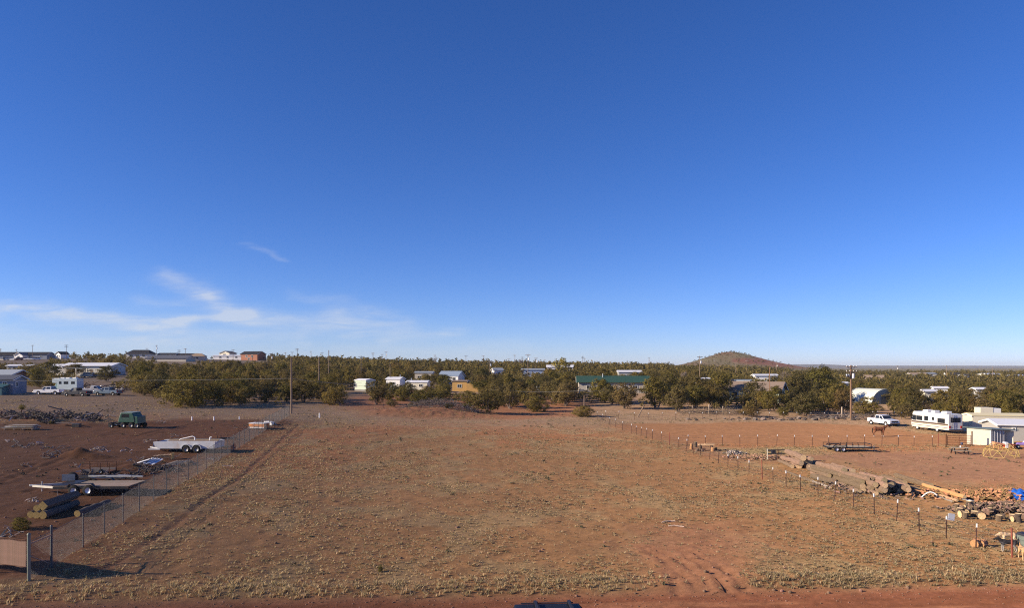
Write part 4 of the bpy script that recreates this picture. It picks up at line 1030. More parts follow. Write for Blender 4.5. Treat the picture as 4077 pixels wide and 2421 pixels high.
# trees standing at the front, one by one: column, foot row, height, width in photo pixels, label
FRONT = [
 (560, 1570, 78, 95, 'juniper beside the junked vehicles at left'), (640, 1568, 90, 95, 'juniper left of the big dark one at left'),
 (752, 1620, 132, 190, 'largest dark juniper at left reaching down to the ground'), (925, 1602, 118, 160, 'broad juniper right of the largest dark one'),
 (1060, 1602, 82, 75, 'small juniper left of the fence-end pole'), (1208, 1604, 92, 110, 'juniper between the two tall poles at left'),
 (1330, 1612, 72, 105, 'round juniper right of the second pole'), (1500, 1610, 92, 105, 'juniper in front of the pale green mobile home'),
 (1712, 1606, 58, 120, 'low wide juniper before the white mobile home'), (1628, 1590, 66, 70, 'scraggly juniper before the white mobile home door'),
 (1945, 1650, 92, 150, 'thin straggly juniper at the field edge near the centre'), (2137, 1640, 70, 100, 'rounded juniper bush on dark stem at the centre field edge'),
 (2252, 1618, 92, 120, 'leaning juniper with bare forked trunk at centre'), (2322, 1661, 46, 92, 'squat juniper bush at the field corner'),
 (2405, 1605, 88, 115, 'juniper before the left end of the green roof'), (2487, 1630, 102, 115, 'juniper with pale forked trunk before the green roof house'),
 (2615, 1628, 128, 130, 'tall juniper right of the green roof house'), (2698, 1642, 108, 95, 'bright green juniper low at the front right of centre'),
 (2792, 1596, 96, 110, 'juniper with forked grey trunk left of the brown roof'), (2868, 1592, 104, 110, 'dense juniper against the left side of the brown roof'),
 (3003, 1620, 98, 105, 'juniper on a clear trunk before the brown roof house'), (2988, 1661, 44, 92, 'low juniper bush behind the rock row'),
 (3082, 1636, 92, 100, 'dark juniper before the pale gable'), (3170, 1590, 110, 120, 'large juniper right of the pale gable'),
 (3265, 1590, 132, 130, 'tallest dark juniper left of the tall utility pole'), (3205, 1657, 90, 130, 'broad juniper behind the rock row left of the tall pole'),
 (3352, 1645, 98, 95, 'juniper touching the tall utility pole on its left'), (3452, 1656, 74, 112, 'dark juniper in front of the half-round hut'),
 (3545, 1610, 66, 80, 'juniper with exposed trunk right of the half-round hut'), (3635, 1640, 84, 130, 'juniper behind the motorhome front'), (3740, 1640, 80, 120, 'juniper behind the motorhome roof'),
 (3850, 1640, 90, 120, 'juniper left of the white box trailer'), (3990, 1652, 100, 130, 'juniper right of the white box trailer'), (4090, 1650, 105, 130, 'juniper at the right edge behind the trailer house'),
 (1548, 1592, 72, 66, 'juniper between the pale green and white mobile homes'), (1602, 1596, 60, 66, 'bushy juniper below the white mobile home roof'), (1762, 1592, 58, 90, 'juniper left below the yellow house'), (1868, 1604, 50, 84, 'low juniper below the sloping yellow wall'), (1772, 1545, 50, 80, 'juniper hiding the foot of the blue-grey gable house'), (1668, 1606, 52, 80, 'low juniper right below the white mobile home window'), (1930, 1575, 62, 100, 'juniper right of the sloping yellow wall'),
 (1582, 1578, 44, 74, 'juniper hiding the foot of the white mobile home roof'), (1708, 1588, 52, 66, 'juniper at the right end of the white mobile home'), (1700, 1532, 40, 70, 'juniper left below the blue-grey gable roof'), (1742, 1530, 40, 66, 'juniper just left of the white gable wall'), (1838, 1548, 34, 50, 'small juniper behind the yellow house'),
 (1640, 1640, 26, 44, 'low brown-olive shrub left on the earth bank'), (1790, 1648, 24, 50, 'low shrub on the earth bank among dead branches'), (1868, 1640, 34, 60, 'dark shrub at the right end of the earth bank'), (1560, 1622, 30, 50, 'small shrub left of the earth bank'), (2040, 1600, 40, 70, 'shrub behind the rounded centre juniper bush'),
 (3120, 1662, 40, 60, 'small juniper bush at the rocks below the pale gable'), (425, 1520, 60, 90, 'juniper in front of the carport'), (300, 1500, 52, 90, 'juniper left of the carport'), (190, 1508, 62, 95, 'juniper right of the brown house'), (120, 1500, 52, 80, 'bushy juniper just right of the brown house wall')]
rt = random.Random(5)
occupied = []
for i, (px_, py_, hp, wp, lab) in enumerate(FRONT):
    g = G(px_, py_); s = g.y / F
    lib = DENSE if i in (2, 3, 6, 8, 11, 13, 27, 34, 35, 36, 37, 39) else None
    tree(g, hp * s * 1.05, wp * s * 1.05, i, rt.uniform(0, 6.28), lab, lib=lib)
    occupied.append((g.x, g.y, wp * s * .5))

# sight windows that stay clear of closer trees: x0, x1, y0, y1 in photo pixels, distance of what is seen there
CLEAR = [(0, 75, 1440, 1570, 215), (140, 340, 1490, 1560, 165), (330, 520, 1526, 1570, 165), (185, 505, 1453, 1476, 275), (310, 505, 1470, 1508, 262), (0, 190, 1395, 1440, 460), (225, 270, 1398, 1425, 455), (512, 615, 1385, 1416, 470), (630, 780, 1405, 1442, 475), (780, 1060, 1395, 1432, 490),
         (1422, 1475, 1518, 1568, 205), (1545, 1600, 1516, 1535, 215), (1622, 1705, 1528, 1560, 207), (1805, 1895, 1520, 1560, 215), (1738, 1845, 1487, 1518, 250), (1655, 1730, 1484, 1500, 265), (2115, 2155, 1528, 1570, 175), (2300, 2590, 1503, 1530, 207), (2500, 2585, 1525, 1552, 207), (2915, 2990, 1535, 1565, 188), (2925, 3140, 1505, 1545, 190),
         (2905, 2995, 1490, 1515, 240), (3395, 3515, 1553, 1612, 215), (3455, 3525, 1590, 1620, 215), (2150, 2225, 1447, 1466, 385), (2105, 2145, 1460, 1478, 325), (2462, 2550, 1466, 1480, 305), (3000, 3090, 1474, 1490, 295), (2690, 3180, 1400, 1452, 1200), (3440, 3500, 1466, 1482, 425), (3150, 4077, 1455, 1472, 3000), (3715, 3765, 1560, 1580, 265), (3885, 3905, 1565, 1580, 250),
         (1968, 1992, 1458, 1476, 318), (3638, 4077, 1466, 1480, 640), (40, 140, 1446, 1456, 305), (3340, 3360, 1490, 1506, 300), (2780, 2810, 1488, 1498, 240), (3680, 3700, 1590, 1604, 228)]
FOOT = [(PD(p, D).x, PD(p, D).y, r) for p, D, r in ((0, 158, 9), (8, 205, 9), (375, 262, 15), (245, 272, 9), (1462, 203, 6), (1668, 205, 7), (1575, 212, 5), (1850, 212, 6), (1795, 248, 7), (1695, 262, 7), (2440, 205, 13), (3010, 186, 10), (2945, 236, 6), (3468, 212, 8), (200, 157, 12), (420, 157, 8))]
def tree_ok(x, y, h, w, z):
    px0 = CX + F * (x - w * .5) / y; px1 = CX + F * (x + w * .5) / y
    yt = HY - F * (z + h - CAMH) / y; yb = HY - F * (z - CAMH) / y
    for x0, x1, y0, y1, D in CLEAR:
        if y < D and px1 > x0 and px0 < x1 and yt < y1 and yb > y0: return False
    for fx, fy, fr in FOOT:
        if (x - fx) ** 2 + (y - fy) ** 2 < fr * fr: return False
    return True
def wood_front(px):
    """distance where the wood begins, per column"""
    return np.interp(px, [-2000, 0, 180, 420, 560, 660, 1050, 1300, 1450, 1700, 2000, 2300, 2600, 2900, 3100, 3390, 3600, 4077, 6000], [215, 215, 178, 182, 150, 131, 142, 158, 205, 175, 150, 168, 158, 152, 150, 152, 142, 135, 135])
cand = []
rw = np.random.RandomState(21)
ntry = 0
cells = {}
for x, y, w in occupied: cells.setdefault((int(x // 8), int(y // 8)), []).append((x, y, w))
def place(x, y, gap, w):
    c = (int(x // 8), int(y // 8))
    for i in (-1, 0, 1):
        for j in (-1, 0, 1):
            for ox, oy, ow in cells.get((c[0] + i, c[1] + j), []):
                if (x - ox) ** 2 + (y - oy) ** 2 < (gap + .42 * (w + ow)) ** 2 * .8: return False
    cells.setdefault(c, []).append((x, y, w)); return True
def wood_density(x, y):
    px = CX + F * x / y
    d = 0.5 + 0.7 * sstep(.3, .7, fbm(x * .022, y * .022, 3, 71))
    d *= np.where(px < 1000, np.interp(y, [0, 330, 380, 600], [1.0, 0.9, 0.30, 0.25]), 1.0)      # thin on the left ridge
    d *= np.where(px > 3150, 1.35, 1.0)
    return d
for y0, y1, n_ in ((128, 210, 5200), (210, 320, 8000), (320, 520, 10000), (520, 900, 12000)):
    u = rw.rand(n_); yy = np.sqrt(y0 ** 2 + u * (y1 ** 2 - y0 ** 2)); xx = (rw.rand(n_) * 2 - 1) * 0.95 * yy
    pxs = CX + F * xx / yy
    ok = (yy > wood_front(pxs)) & (rw.rand(n_) < wood_density(xx, yy))
    zz = height(xx, yy)
    for x, y, z in zip(xx[ok], yy[ok], zz[ok]):
        h = 2.0 + 4.0 * rw.rand() ** 1.5; w = h * (0.75 + 0.6 * rw.rand())
        if y > 330 and x / y < -0.35: h *= 0.75; w *= .8
        if not tree_ok(x, y, h, w, z): continue
        if not place(x, y, 0.15, w): continue
        cand.append((x, y, z, h, w))
cand.sort(key=lambda c: -c[3] * c[4] / c[1] ** 2)
vis = [c for c in cand if abs(c[0] / c[1]) < 0.745]
rest_out = [c for c in cand if abs(c[0] / c[1]) >= 0.745]
NIND = 260
ZONES = [(900, 'juniper in the dense wood beyond the left yard', 'junipers beyond the left yard'), (1700, 'juniper in the wood behind the left centre mobile homes', 'junipers behind the mobile homes'),
         (2450, 'juniper in the wood behind the centre of the field', 'junipers behind the field centre'), (3200, 'juniper in the wood around the brown and green roofs', 'junipers round the brown and green roofs'), (9999, 'juniper in the woodland behind the arena and motorhome', 'junipers behind the arena and motorhome')]
LANDM = [('the blue-grey shed at the left edge', 0, 1540), ('the brown house at the left edge', 30, 1480), ('the white pickup on the left slope', 196, 1535), ('the carport', 345, 1485), ('the big white roof at left', 420, 1465), ('the junked blue pickup at left', 430, 1545), ('the long dark grey barn roof', 680, 1432), ('the largest dark juniper at left', 752, 1560),
 ('the rust red ridge house', 1008, 1415), ('the fence-end pole', 1160, 1550), ('the second tall pole', 1270, 1530), ('the thin capped pole', 1309, 1460), ('the pale green mobile home', 1450, 1540), ('the white mobile home', 1665, 1540), ('the blue-grey gable roof', 1800, 1500), ('the yellow house', 1840, 1540), ('the straggly juniper at centre', 1945, 1600), ('the pale blue mobile home', 2122, 1468), ('the white refrigerators', 2135, 1548),
 ('the yellow-green budding tree', 2235, 1450), ('the green metal roof', 2440, 1518), ('the short stub pole', 2326, 1575), ('the tall juniper right of the green roof', 2615, 1560), ('the pole with a lamp', 2786, 1450), ('the flat blue-grey roof', 2945, 1500), ('the brown roof', 3010, 1530), ('the white mobile home under the hill', 3045, 1482), ('the tallest dark juniper', 3265, 1525), ('the tall utility pole', 3388, 1560), ('the half-round hut', 3468, 1585),
 ('the tan hipped roof', 3478, 1474), ('the white pickup by the arena', 3516, 1670), ('the motorhome', 3740, 1650), ('the trailer roof in the right wood', 3740, 1570), ('the white box trailer', 3931, 1655), ('the white trailer patch at right', 3898, 1572), ('the thin far right pole', 3952, 1500)]
LMS = {}
labs = {}
for i, (x, y, z, h, w) in enumerate(vis[:NIND]):
    px = CX + F * x / y; py = HY - F * (z + h * .5 - CAMH) / y
    nm, lx_, ly_ = min(LANDM, key=lambda l: (l[1] - px) ** 2 + (1.8 * (l[2] - py)) ** 2)
    side = ('left' if px < lx_ else 'right') if abs(px - lx_) > 1.8 * abs(py - ly_) else ('above' if py < ly_ else 'below')
    LMS.setdefault((nm, side), []).append((math.hypot(px - lx_, 1.8 * (py - ly_)), i))
for (nm, side), lst in LMS.items():
    for k_, (d_, i) in enumerate(sorted(lst)):
        wd = {'left': 'to the left of', 'right': 'to the right of', 'above': 'directly above', 'below': 'directly below'}[side]
        labs[i] = (('nearest' if k_ == 0 else ordinal(k_ + 1) + ' nearest') + ' wood juniper ' + wd + ' ' + nm)
for i, (x, y, z, h, w) in enumerate(vis[:NIND]):
    px = CX + F * x / y
    grp = next(g for lim, l, g in ZONES if px < lim); lab = labs[i]
    tree(Vector((x, y, z)), h, w, int(rw.randint(8)), rw.rand() * 6.28, lab, grp)
# the rest of the wood: one mass
LOW = [leaf_clumps(400 + i, 26, 7, 0.105, (rounded, conic, rounded)[i % 3], spread=.36) for i in range(6)]
FAR = [leaf_clumps(430 + i, 14, 5, 0.17, rounded, spread=.38) for i in range(5)]
Vs, Fs, off = [], [], 0
for i, (x, y, z, h, w) in enumerate(vis[NIND:] + rest_out):
    lv, lf = (LOW[i % 6] if y < 340 else FAR[i % 5])
    a = rw.rand() * 6.28; c, s = math.cos(a), math.sin(a)
    v = np.stack([(lv[:, 0] * c - lv[:, 1] * s) * w + x, (lv[:, 0] * s + lv[:, 1] * c) * w + y, (lv[:, 2] * 1.08 - .1) * h + z], 1)
    Vs.append(v); Fs.append(lf + off); off += len(v)
# dots of scrub on the cinder hill and far slopes
nh = 600
hx = rw.uniform(200, 560, nh); hy = rw.uniform(930, 1180, nh); hz_ = height(hx, hy)
for i in range(nh):
    lv, lf = FAR[i % 5]; s_ = 1.5 + 1.5 * rw.rand()
    if hx[i] > 380 and rw.rand() < .72: continue
    Vs.append(lv * np.array([s_ * 1.2, s_ * 1.2, s_ * .9]) + np.array([hx[i], hy[i], hz_[i]])); Fs.append(lf + off); off += len(lv)
wood = bpy.data.objects.new('juniper_woodland', np_mesh('juniper_woodland', np.concatenate(Vs), np.concatenate(Fs), mat('far_juniper_foliage', (0.156, 0.127, 0.040), .9, var=.35, scale=.12, island=.30, col2=(0.264, 0.204, 0.064), spec=.15, leafy=.38))); COL.objects.link(wood)
tag(wood, 'dense dark juniper woodland stretching back to the skyline', 'woodland', kind='stuff')
print('TREES', len(vis), len(cand), off // 3)
# special trees: yellow-green budding tree, bare trees
yt = thing('budding_tree', 'yellow-green budding tree rising above the junipers at centre', 'tree', PD(2235, 330), 0.4)
Vv, Ff = leaf_clumps(555, 80, 22, 0.05, rounded, spread=.34); inst('crown', np_mesh('budding_crown', Vv, Ff, LEAFY), yt, scale=(9, 9, 9)); inst('trunk', VAR[2][1], yt, scale=(6, 6, 8))
def bare_tree(base, h, label, seed):
    rnd = random.Random(seed); t = thing('bare_tree', label, 'tree', base, 0)
    m = MB(); m.cyl((0, 0, -.3), (0, 0, h * .35), .14, .1, n=6); m.build('trunk', mat('bare_branch', (0.30, 0.235, 0.19), .95, var=.2), t)
    m = MB()
    def br(p, d, L, r, k_):
        q = p + d * L; m.cyl(p, q, r, r * .6, n=4, cap=False)
        if k_ <= 0: return
        for _ in range(4):
            nd = (d + Vector((rnd.uniform(-.8, .8), rnd.uniform(-.8, .8), rnd.uniform(-.1, .6)))).normalized()
            br(p.lerp(q, rnd.uniform(.5, 1)), nd, L * .68, r * .55, k_ - 1)
    for _ in range(4): br(Vector((0, 0, h * .3)), Vector((rnd.uniform(-.5, .5), rnd.uniform(-.5, .5), 1)).normalized(), h * .3, .08, 3)
    m.build('branches', mat('bare_branch', (0.30, 0.235, 0.19)), t)
bare_tree(PD(3132, 240), 8.5, 'bare leafless tree at the right foot of the cinder hill', 1)
bare_tree(PD(2722, 240), 6.0, 'pale bare tree left of the cinder hill', 2)
bare_tree(PD(2075, 420), 8.0, 'reddish bare tree on the centre skyline', 3)
bare_tree(PD(1733, 430), 7.5, 'bare tree on the skyline left of centre', 4)
# ------------------------------------------------------------------ chain-link fence on the left
CF_A = G(115, 2326); CF_B = PD(1152, 124.0)
cfl = thing('chain_link_fence', 'long grey chain-link fence between the junk yard and the field', 'fence', (0, 0, 0))
dv = Vector((CF_B.x - CF_A.x, CF_B.y - CF_A.y, 0)); LCF = dv.length; dv /= LCF
def cfp(s, z): 
    x, y = CF_A.x + dv.x * s, CF_A.y + dv.y * s
    return Vector((x, y, hz(x, y) + z))
postm = MB(); postm.cyl((0, 0, -.4), (0, 0, 1.85), .04, n=7); postm.lathe([(.045, 0), (.045, .04), (.0, .09)], (0, 0, 1.85), (0, 0, 1), 7); postme = postm.mesh('post', mat('dull_galvanized', (0.10, 0.105, 0.11), .6, .4, var=.15))
n_p = int(LCF / 3.05)
for i in range(2, n_p + 1): inst('post', postme, cfl, cfp(i * LCF / n_p, 0), scale=(.8, .8, 1))
cm_ = MB(); cm_.cyl((0, 0, -.4), (0, 0, 2.2), .075, n=9); cm_.lathe([(.085, 0), (.085, .05), (0, .12)], (0, 0, 2.2), (0, 0, 1), 9)
inst('corner_post', cm_.mesh('corner_post', mat('green_grey_post', (0.18, 0.20, 0.175), .6, .4, var=.15)), cfl, CF_A)
inst('brace_post', postme, cfl, cfp(2.3, 0), scale=(1.5, 1.5, 1.15))
MB().cyl(CF_A + Vector((0, 0, 1.75)), cfp(2.3, 1.7), .035, n=6).build('brace_rail', mat('brown_rail', (.33, .2, .14), .7), cfl)
MB().cyl(CF_A + Vector((0, 0, 1.2)), cfp(2.3, .2), .02, n=5).build('brace_rod', WIRE, cfl)
m = MB(); m.tube([cfp(i * LCF / n_p, 1.84) for i in range(0, n_p + 1)], .012, 5); m.build('top_rail', mat('dull_rail', (.12, .125, .13), .6, .5), cfl)
def mesh_wires(m, P, L, h, step, r):
    """diamond wires between s=0 and s=L"""
    s = -h
    while s < L:
        for a, b_ in (((s, 0.04), (s + h, h)), ((s + h, 0.04), (s, h))):
            (s0, z0), (s1, z1) = a, b_
            def clip(t): return (s0 + (s1 - s0) * t, z0 + (z1 - z0) * t)
            ts = [0.0, 1.0]
            if s0 != s1:
                for lim in (0, L):
                    t = (lim - s0) / (s1 - s0)
                    if 0 < t < 1:
                        if (s0 < 0 and lim == 0) or (s0 > L and lim == L): ts[0] = t
                        else: ts[1] = t
            p, q_ = clip(ts[0]), clip(ts[1])
            if -1e-3 <= p[0] <= L + 1e-3 and -1e-3 <= q_[0] <= L + 1e-3 and abs(p[0] - q_[0]) > .05:
                m.cyl(P(*p), P(*q_), r, n=3, cap=False, smooth=False)
        s += step
    return m
lut_s = np.linspace(0, LCF, 600); lut_z = height(CF_A.x + dv.x * lut_s, CF_A.y + dv.y * lut_s)
def cfast(s, z): return Vector((CF_A.x + dv.x * s, CF_A.y + dv.y * s, float(np.interp(s, lut_s, lut_z)) + z))
tag(mesh_wires(MB(), cfast, LCF, 1.8, .115, .0026).build('wire_mesh', mat('mesh_wire', (0.14, 0.145, 0.155), .6, .5, var=.1), cfl), kind='stuff')
# side run to the left of the corner post
CS_B = G(-260, 2265)
sdv = Vector((CS_B.x - CF_A.x, CS_B.y - CF_A.y, 0)); LS = sdv.length; sdv /= LS
sfl = thing('chain_link_gate_run', 'short chain-link run left of the tall corner post at the bottom left', 'fence', (0, 0, 0))
def sfp(s, z):
    x, y = CF_A.x + sdv.x * s, CF_A.y + sdv.y * s
    return Vector((x, y, hz(x, y) + z))
for s in (3.4, 6.6): inst('post', postme, sfl, sfp(s, 0))
m = MB(); m.tube([sfp(.2, 1.95), sfp(3.4, 1.9), sfp(LS, 1.9)], .022, 5); m.build('top_rail', RUST, sfl)
m = MB(); m.tube([sfp(.2, .65), sfp(3.4, .6), sfp(LS, .6)], .018, 5); m.build('bottom_rail', RUST, sfl)
tag(mesh_wires(MB(), lambda s, z: sfp(s, z + .6), LS, 1.3, .10, .003).build('wire_mesh', mat('warm_mesh_wire', (0.40, 0.30, 0.24), .6, .3, var=.1), sfl), kind='stuff')
slatme = MB().box((0, 0, 1.25), (.052, .006, 1.24)).mesh('slat', mat('tan_privacy_slat', (0.21, 0.125, 0.09), .7, var=.15, objvar=.10))
for k_ in range(int((LS - .3) / .062)): inst('slat', slatme, sfl, sfp(.25 + k_ * .062, 0), (0, 0, math.atan2(sdv.y, sdv.x)))

# ------------------------------------------------------------------ T-post wire fences
tm = MB(); tm.box((0, 0, .42), (.055, .022, 2.0)); tm.box((0, .02, .42), (.02, .04, 1.99)); tpme = tm.mesh('t_post', TPOST)
tm = MB(); tm.box((0, .008, 1.32), (.065, .065, .22)); tipme = tm.mesh('white_tip', WHITEPL)
tm = MB(); tm.cyl((0, 0, -.5), (0, 0, 1.5), .06, n=8); woodpostme = tm.mesh('red_pipe_post', REDSTEEL)
rf = random.Random(9)
def tpost_fence(label, bases, zw=(.35, .7, 1.05, 1.3), specials=(), h=1.0, notip=(), wr=.006):
    f = thing('wire_fence', label, 'fence', (0, 0, 0))
    tops = []
    for i, b_ in enumerate(bases):
        rot = (rf.uniform(-.04, .04), rf.uniform(-.02, .07), rf.uniform(-.4, .4)); sc = h * rf.uniform(.93, 1.06)
        if i in specials:
            p = inst('pipe_post', woodpostme, f, b_, rot, (.75, .75, 1.15 * sc))
        else:
            p = inst('t_post', tpme, f, b_, rot, (1, 1, sc))
            if i not in notip: inst('white_tip', tipme, p)
        tops.append((b_, rot, sc))
    for z_ in zw:
        m = MB(); m.tube([b_ + Vector((rt_[1] * z_, -rt_[0] * z_, z_ * sc)) for b_, rt_, sc in tops], wr, 3); m.build('wire', WIRE, f)
    return f
FA = [(4130, 2252), (4030, 2224), (3885, 2187), (3767, 2147), (3660, 2116), (3570, 2079), (3481, 2052), (3399, 2026), (3323, 2001), (3257, 1976), (3187, 1958), (3130, 1942), (3078, 1922), (3035, 1909), (2982, 1890), (2938, 1877), (2898, 1862), (2860, 1845), (2825, 1831), (2790, 1818), (2760, 1807), (2734, 1797), (2703, 1787), (2666, 1774), (2632, 1763), (2597, 1752), (2575, 1745), (2552, 1738), (2533, 1732), (2514, 1727), (2478, 1714), (2450, 1702), (2425, 1692), (2400, 1682), (2378, 1672)]
BA = [G(*p) for p in FA]
tpost_fence('white tipped T-post wire fence running up the right side of the field', BA, specials=(1, 13, 23), notip=(17, 18, 19, 20))
FB = [2666, 2738, 2809, 2876, 2946, 3017, 3092, 3162, 3234, 3299, 3372, 3442, 3511, 3577, 3639, 3712, 3735]
BB = [G(p, 1776) for p in FB]
tpost_fence('T-post wire fence along the near side of the sandy arena', BB, specials=(16,), notip=(0, 12))
FCX = [2410, 2463, 2526, 2581, 2635, 2690, 2744, 2796, 2852, 2905, 2959, 3013, 3064, 3118, 3173, 3228, 3282, 3335, 3400, 3474, 3495, 3560, 3590]
BCk = [G(p, 1672 if p > 2500 else 1668) for p in FCX]
tpost_fence('T-post fence behind the arena along the row of rocks', BCk, wr=.008)
# gate of red pipes between the arena and the shed
gA, gB = G(3769, 1777), G(3868, 1775)
gt = thing('pipe_gate', 'rusty red pipe gate between the arena fence and the pale shed', 'gate', gA, math.atan2(gB.y - gA.y, gB.x - gA.x))
gl = (gB - gA).length
for z_ in (.18, .42, .66, .9, 1.14, 1.38): MB().cyl((0.1, 0, z_), (gl - .1, 0, z_), .028, n=6).build('rail', REDSTEEL, gt)
for x_ in (.1, gl * .5, gl - .1): MB().cyl((x_, 0, .15), (x_, 0, 1.4), .032, n=6).build('upright', REDSTEEL, gt)
for x_, hh_ in ((-.08, 1.65), (gl + .08, 1.95)): MB().cyl((x_, 0, -.4), (x_, 0, hh_), .075, n=8).build('gate_post', RUST, gt)
bk = tag(MB().lathe([(0, 0), (.13, 0), (.17, .32), (.15, .32), (.11, .04), (0, .04)], (0, 0, 0), (0, 0, 1), 12).build('water_bucket', mat('blue_grey_bucket', (.06, .07, .13), .5)), 'dark blue bucket hanging on the red pipe gate', 'bucket')
bk.location = gA + (gB - gA) * .56 + Vector((0, -.25, .2))
# loose posts and stakes
def stake(px_, py_, h, r, label, m_, lean=0.0, name='marker_post', group=None, rx=0.0):
    g = G(px_, py_); o = MB().cyl((0, 0, -.3), (0, 0, h), r, r * .92, n=8).build(name, m_)
    o.location = g; o.rotation_euler = (rx, lean, 0); return tag(o, label, 'post', group)
stake(764, 1674, .62, .10, 'first white marker stub from the left behind the yard', WHITEPL)
stake(852, 1674, .62, .10, 'second white marker stub from the left behind the yard', WHITEPL)
stake(953, 1671, .50, .09, 'shortest white marker stub left of the orange truck bed', WHITEPL)
stake(1272, 1664, .85, .12, 'white marker post standing alone in the field below the poles', WHITEPL)
PALEW = mat('pale_post_wood', (.52, .42, .32), .9, var=.2)
stake(2757, 1645, 1.5, .11, 'left of three pale posts behind the arena', PALEW); stake(2823, 1650, 1.9, .13, 'tallest middle one of three pale posts behind the arena', PALEW); stake(2878, 1645, 1.35, .12, 'right of three pale posts behind the arena', PALEW)
stake(2540, 1660, 2.4, .13, 'old wooden post leaning right behind the field corner', POLEWOOD, lean=R(28), name='leaning_post')
stake(3352, 1664, 2.2, .17, 'pale stump post left of the tall utility pole', PALEW, name='gate_post'); stake(3362, 1662, 1.6, .10, 'thin grey post beside the pale stump post', POLEWOOD, name='gate_post')
sg = G(3767, 2147)
sgn = thing('white_sign', 'small white square sign plate fixed to a fence T-post', 'sign', sg, R(4))
MB().box((.30, -.05, 1.30), (.42, .015, .42), M=Matrix.Rotation(R(8), 3, 'Y')).build('plate', WHITEPL, sgn, .004)
for z_ in (1.45, 1.18): MB().box((.09, -.035, z_), (.1, .03, .03)).build('clip', GALV, sgn)
# row of rocks behind the arena
rockme = []
for i in range(6):
    m = MB(); m.blob((0, 0, .3), (.55, .45, .42), random.Random(60 + i), .25, 2, flat=True); rockme.append(m.mesh('rock', DARKSTONE if i % 4 else STONE))
rr2 = random.Random(33)
for i in range(62):
    px_ = 2730 + (3500 - 2730) * (i + rr2.random()) / 62
    if 2760 < px_ < 2880 and rr2.random() < .6: continue
    g = G(px_, 1671 + rr2.uniform(-5, 6)); s = rr2.uniform(.4, 1.0) * (1.1 if px_ > 2950 else .75)
    o = inst('rock', rockme[i % 6], None, g - Vector((0, 0, .1)), (rr2.uniform(-.3, .3), rr2.uniform(-.3, .3), rr2.uniform(0, 6.28)), (s, s, s * rr2.uniform(.7, 1.1)))
    nrock = globals().get('nrock', 0) + 1
    tag(o, ordinal(nrock) + ' boulder from the left in the rock row behind the arena', 'rock', 'boulders lined up behind the arena')
# ------------------------------------------------------------------ wheels and vehicles
def wheel(root, x, y, z, r=.37, w=.24, rim=RIM, out=-1):
    t = MB().lathe([(r * .52, -w / 2), (r * .93, -w / 2), (r, -w * .3), (r, w * .3), (r * .93, w / 2), (r * .52, w / 2), (r * .5, 0), (r * .52, -w / 2)], (x, y, z), (0, 1, 0), 20).build('wheel', TIRE, root)
    m = MB(); m.lathe([(0, out * w * .18), (r * .18, out * w * .2), (r * .22, out * w * .3), (r * .34, out * w * .22), (r * .5, out * w * .42), (r * .57, out * w * .5), (r * .52, -out * w * .3)], (x, y, z), (0, 1, 0), 18); m.build('rim', rim, t)
    return t
def quadbox(m, c0, c1):
    """hexahedron from two rings of four points"""
    return m.add(list(c0) + list(c1), [(3, 2, 1, 0), (4, 5, 6, 7), (0, 1, 5, 4), (1, 2, 6, 5), (2, 3, 7, 6), (3, 0, 4, 7)])
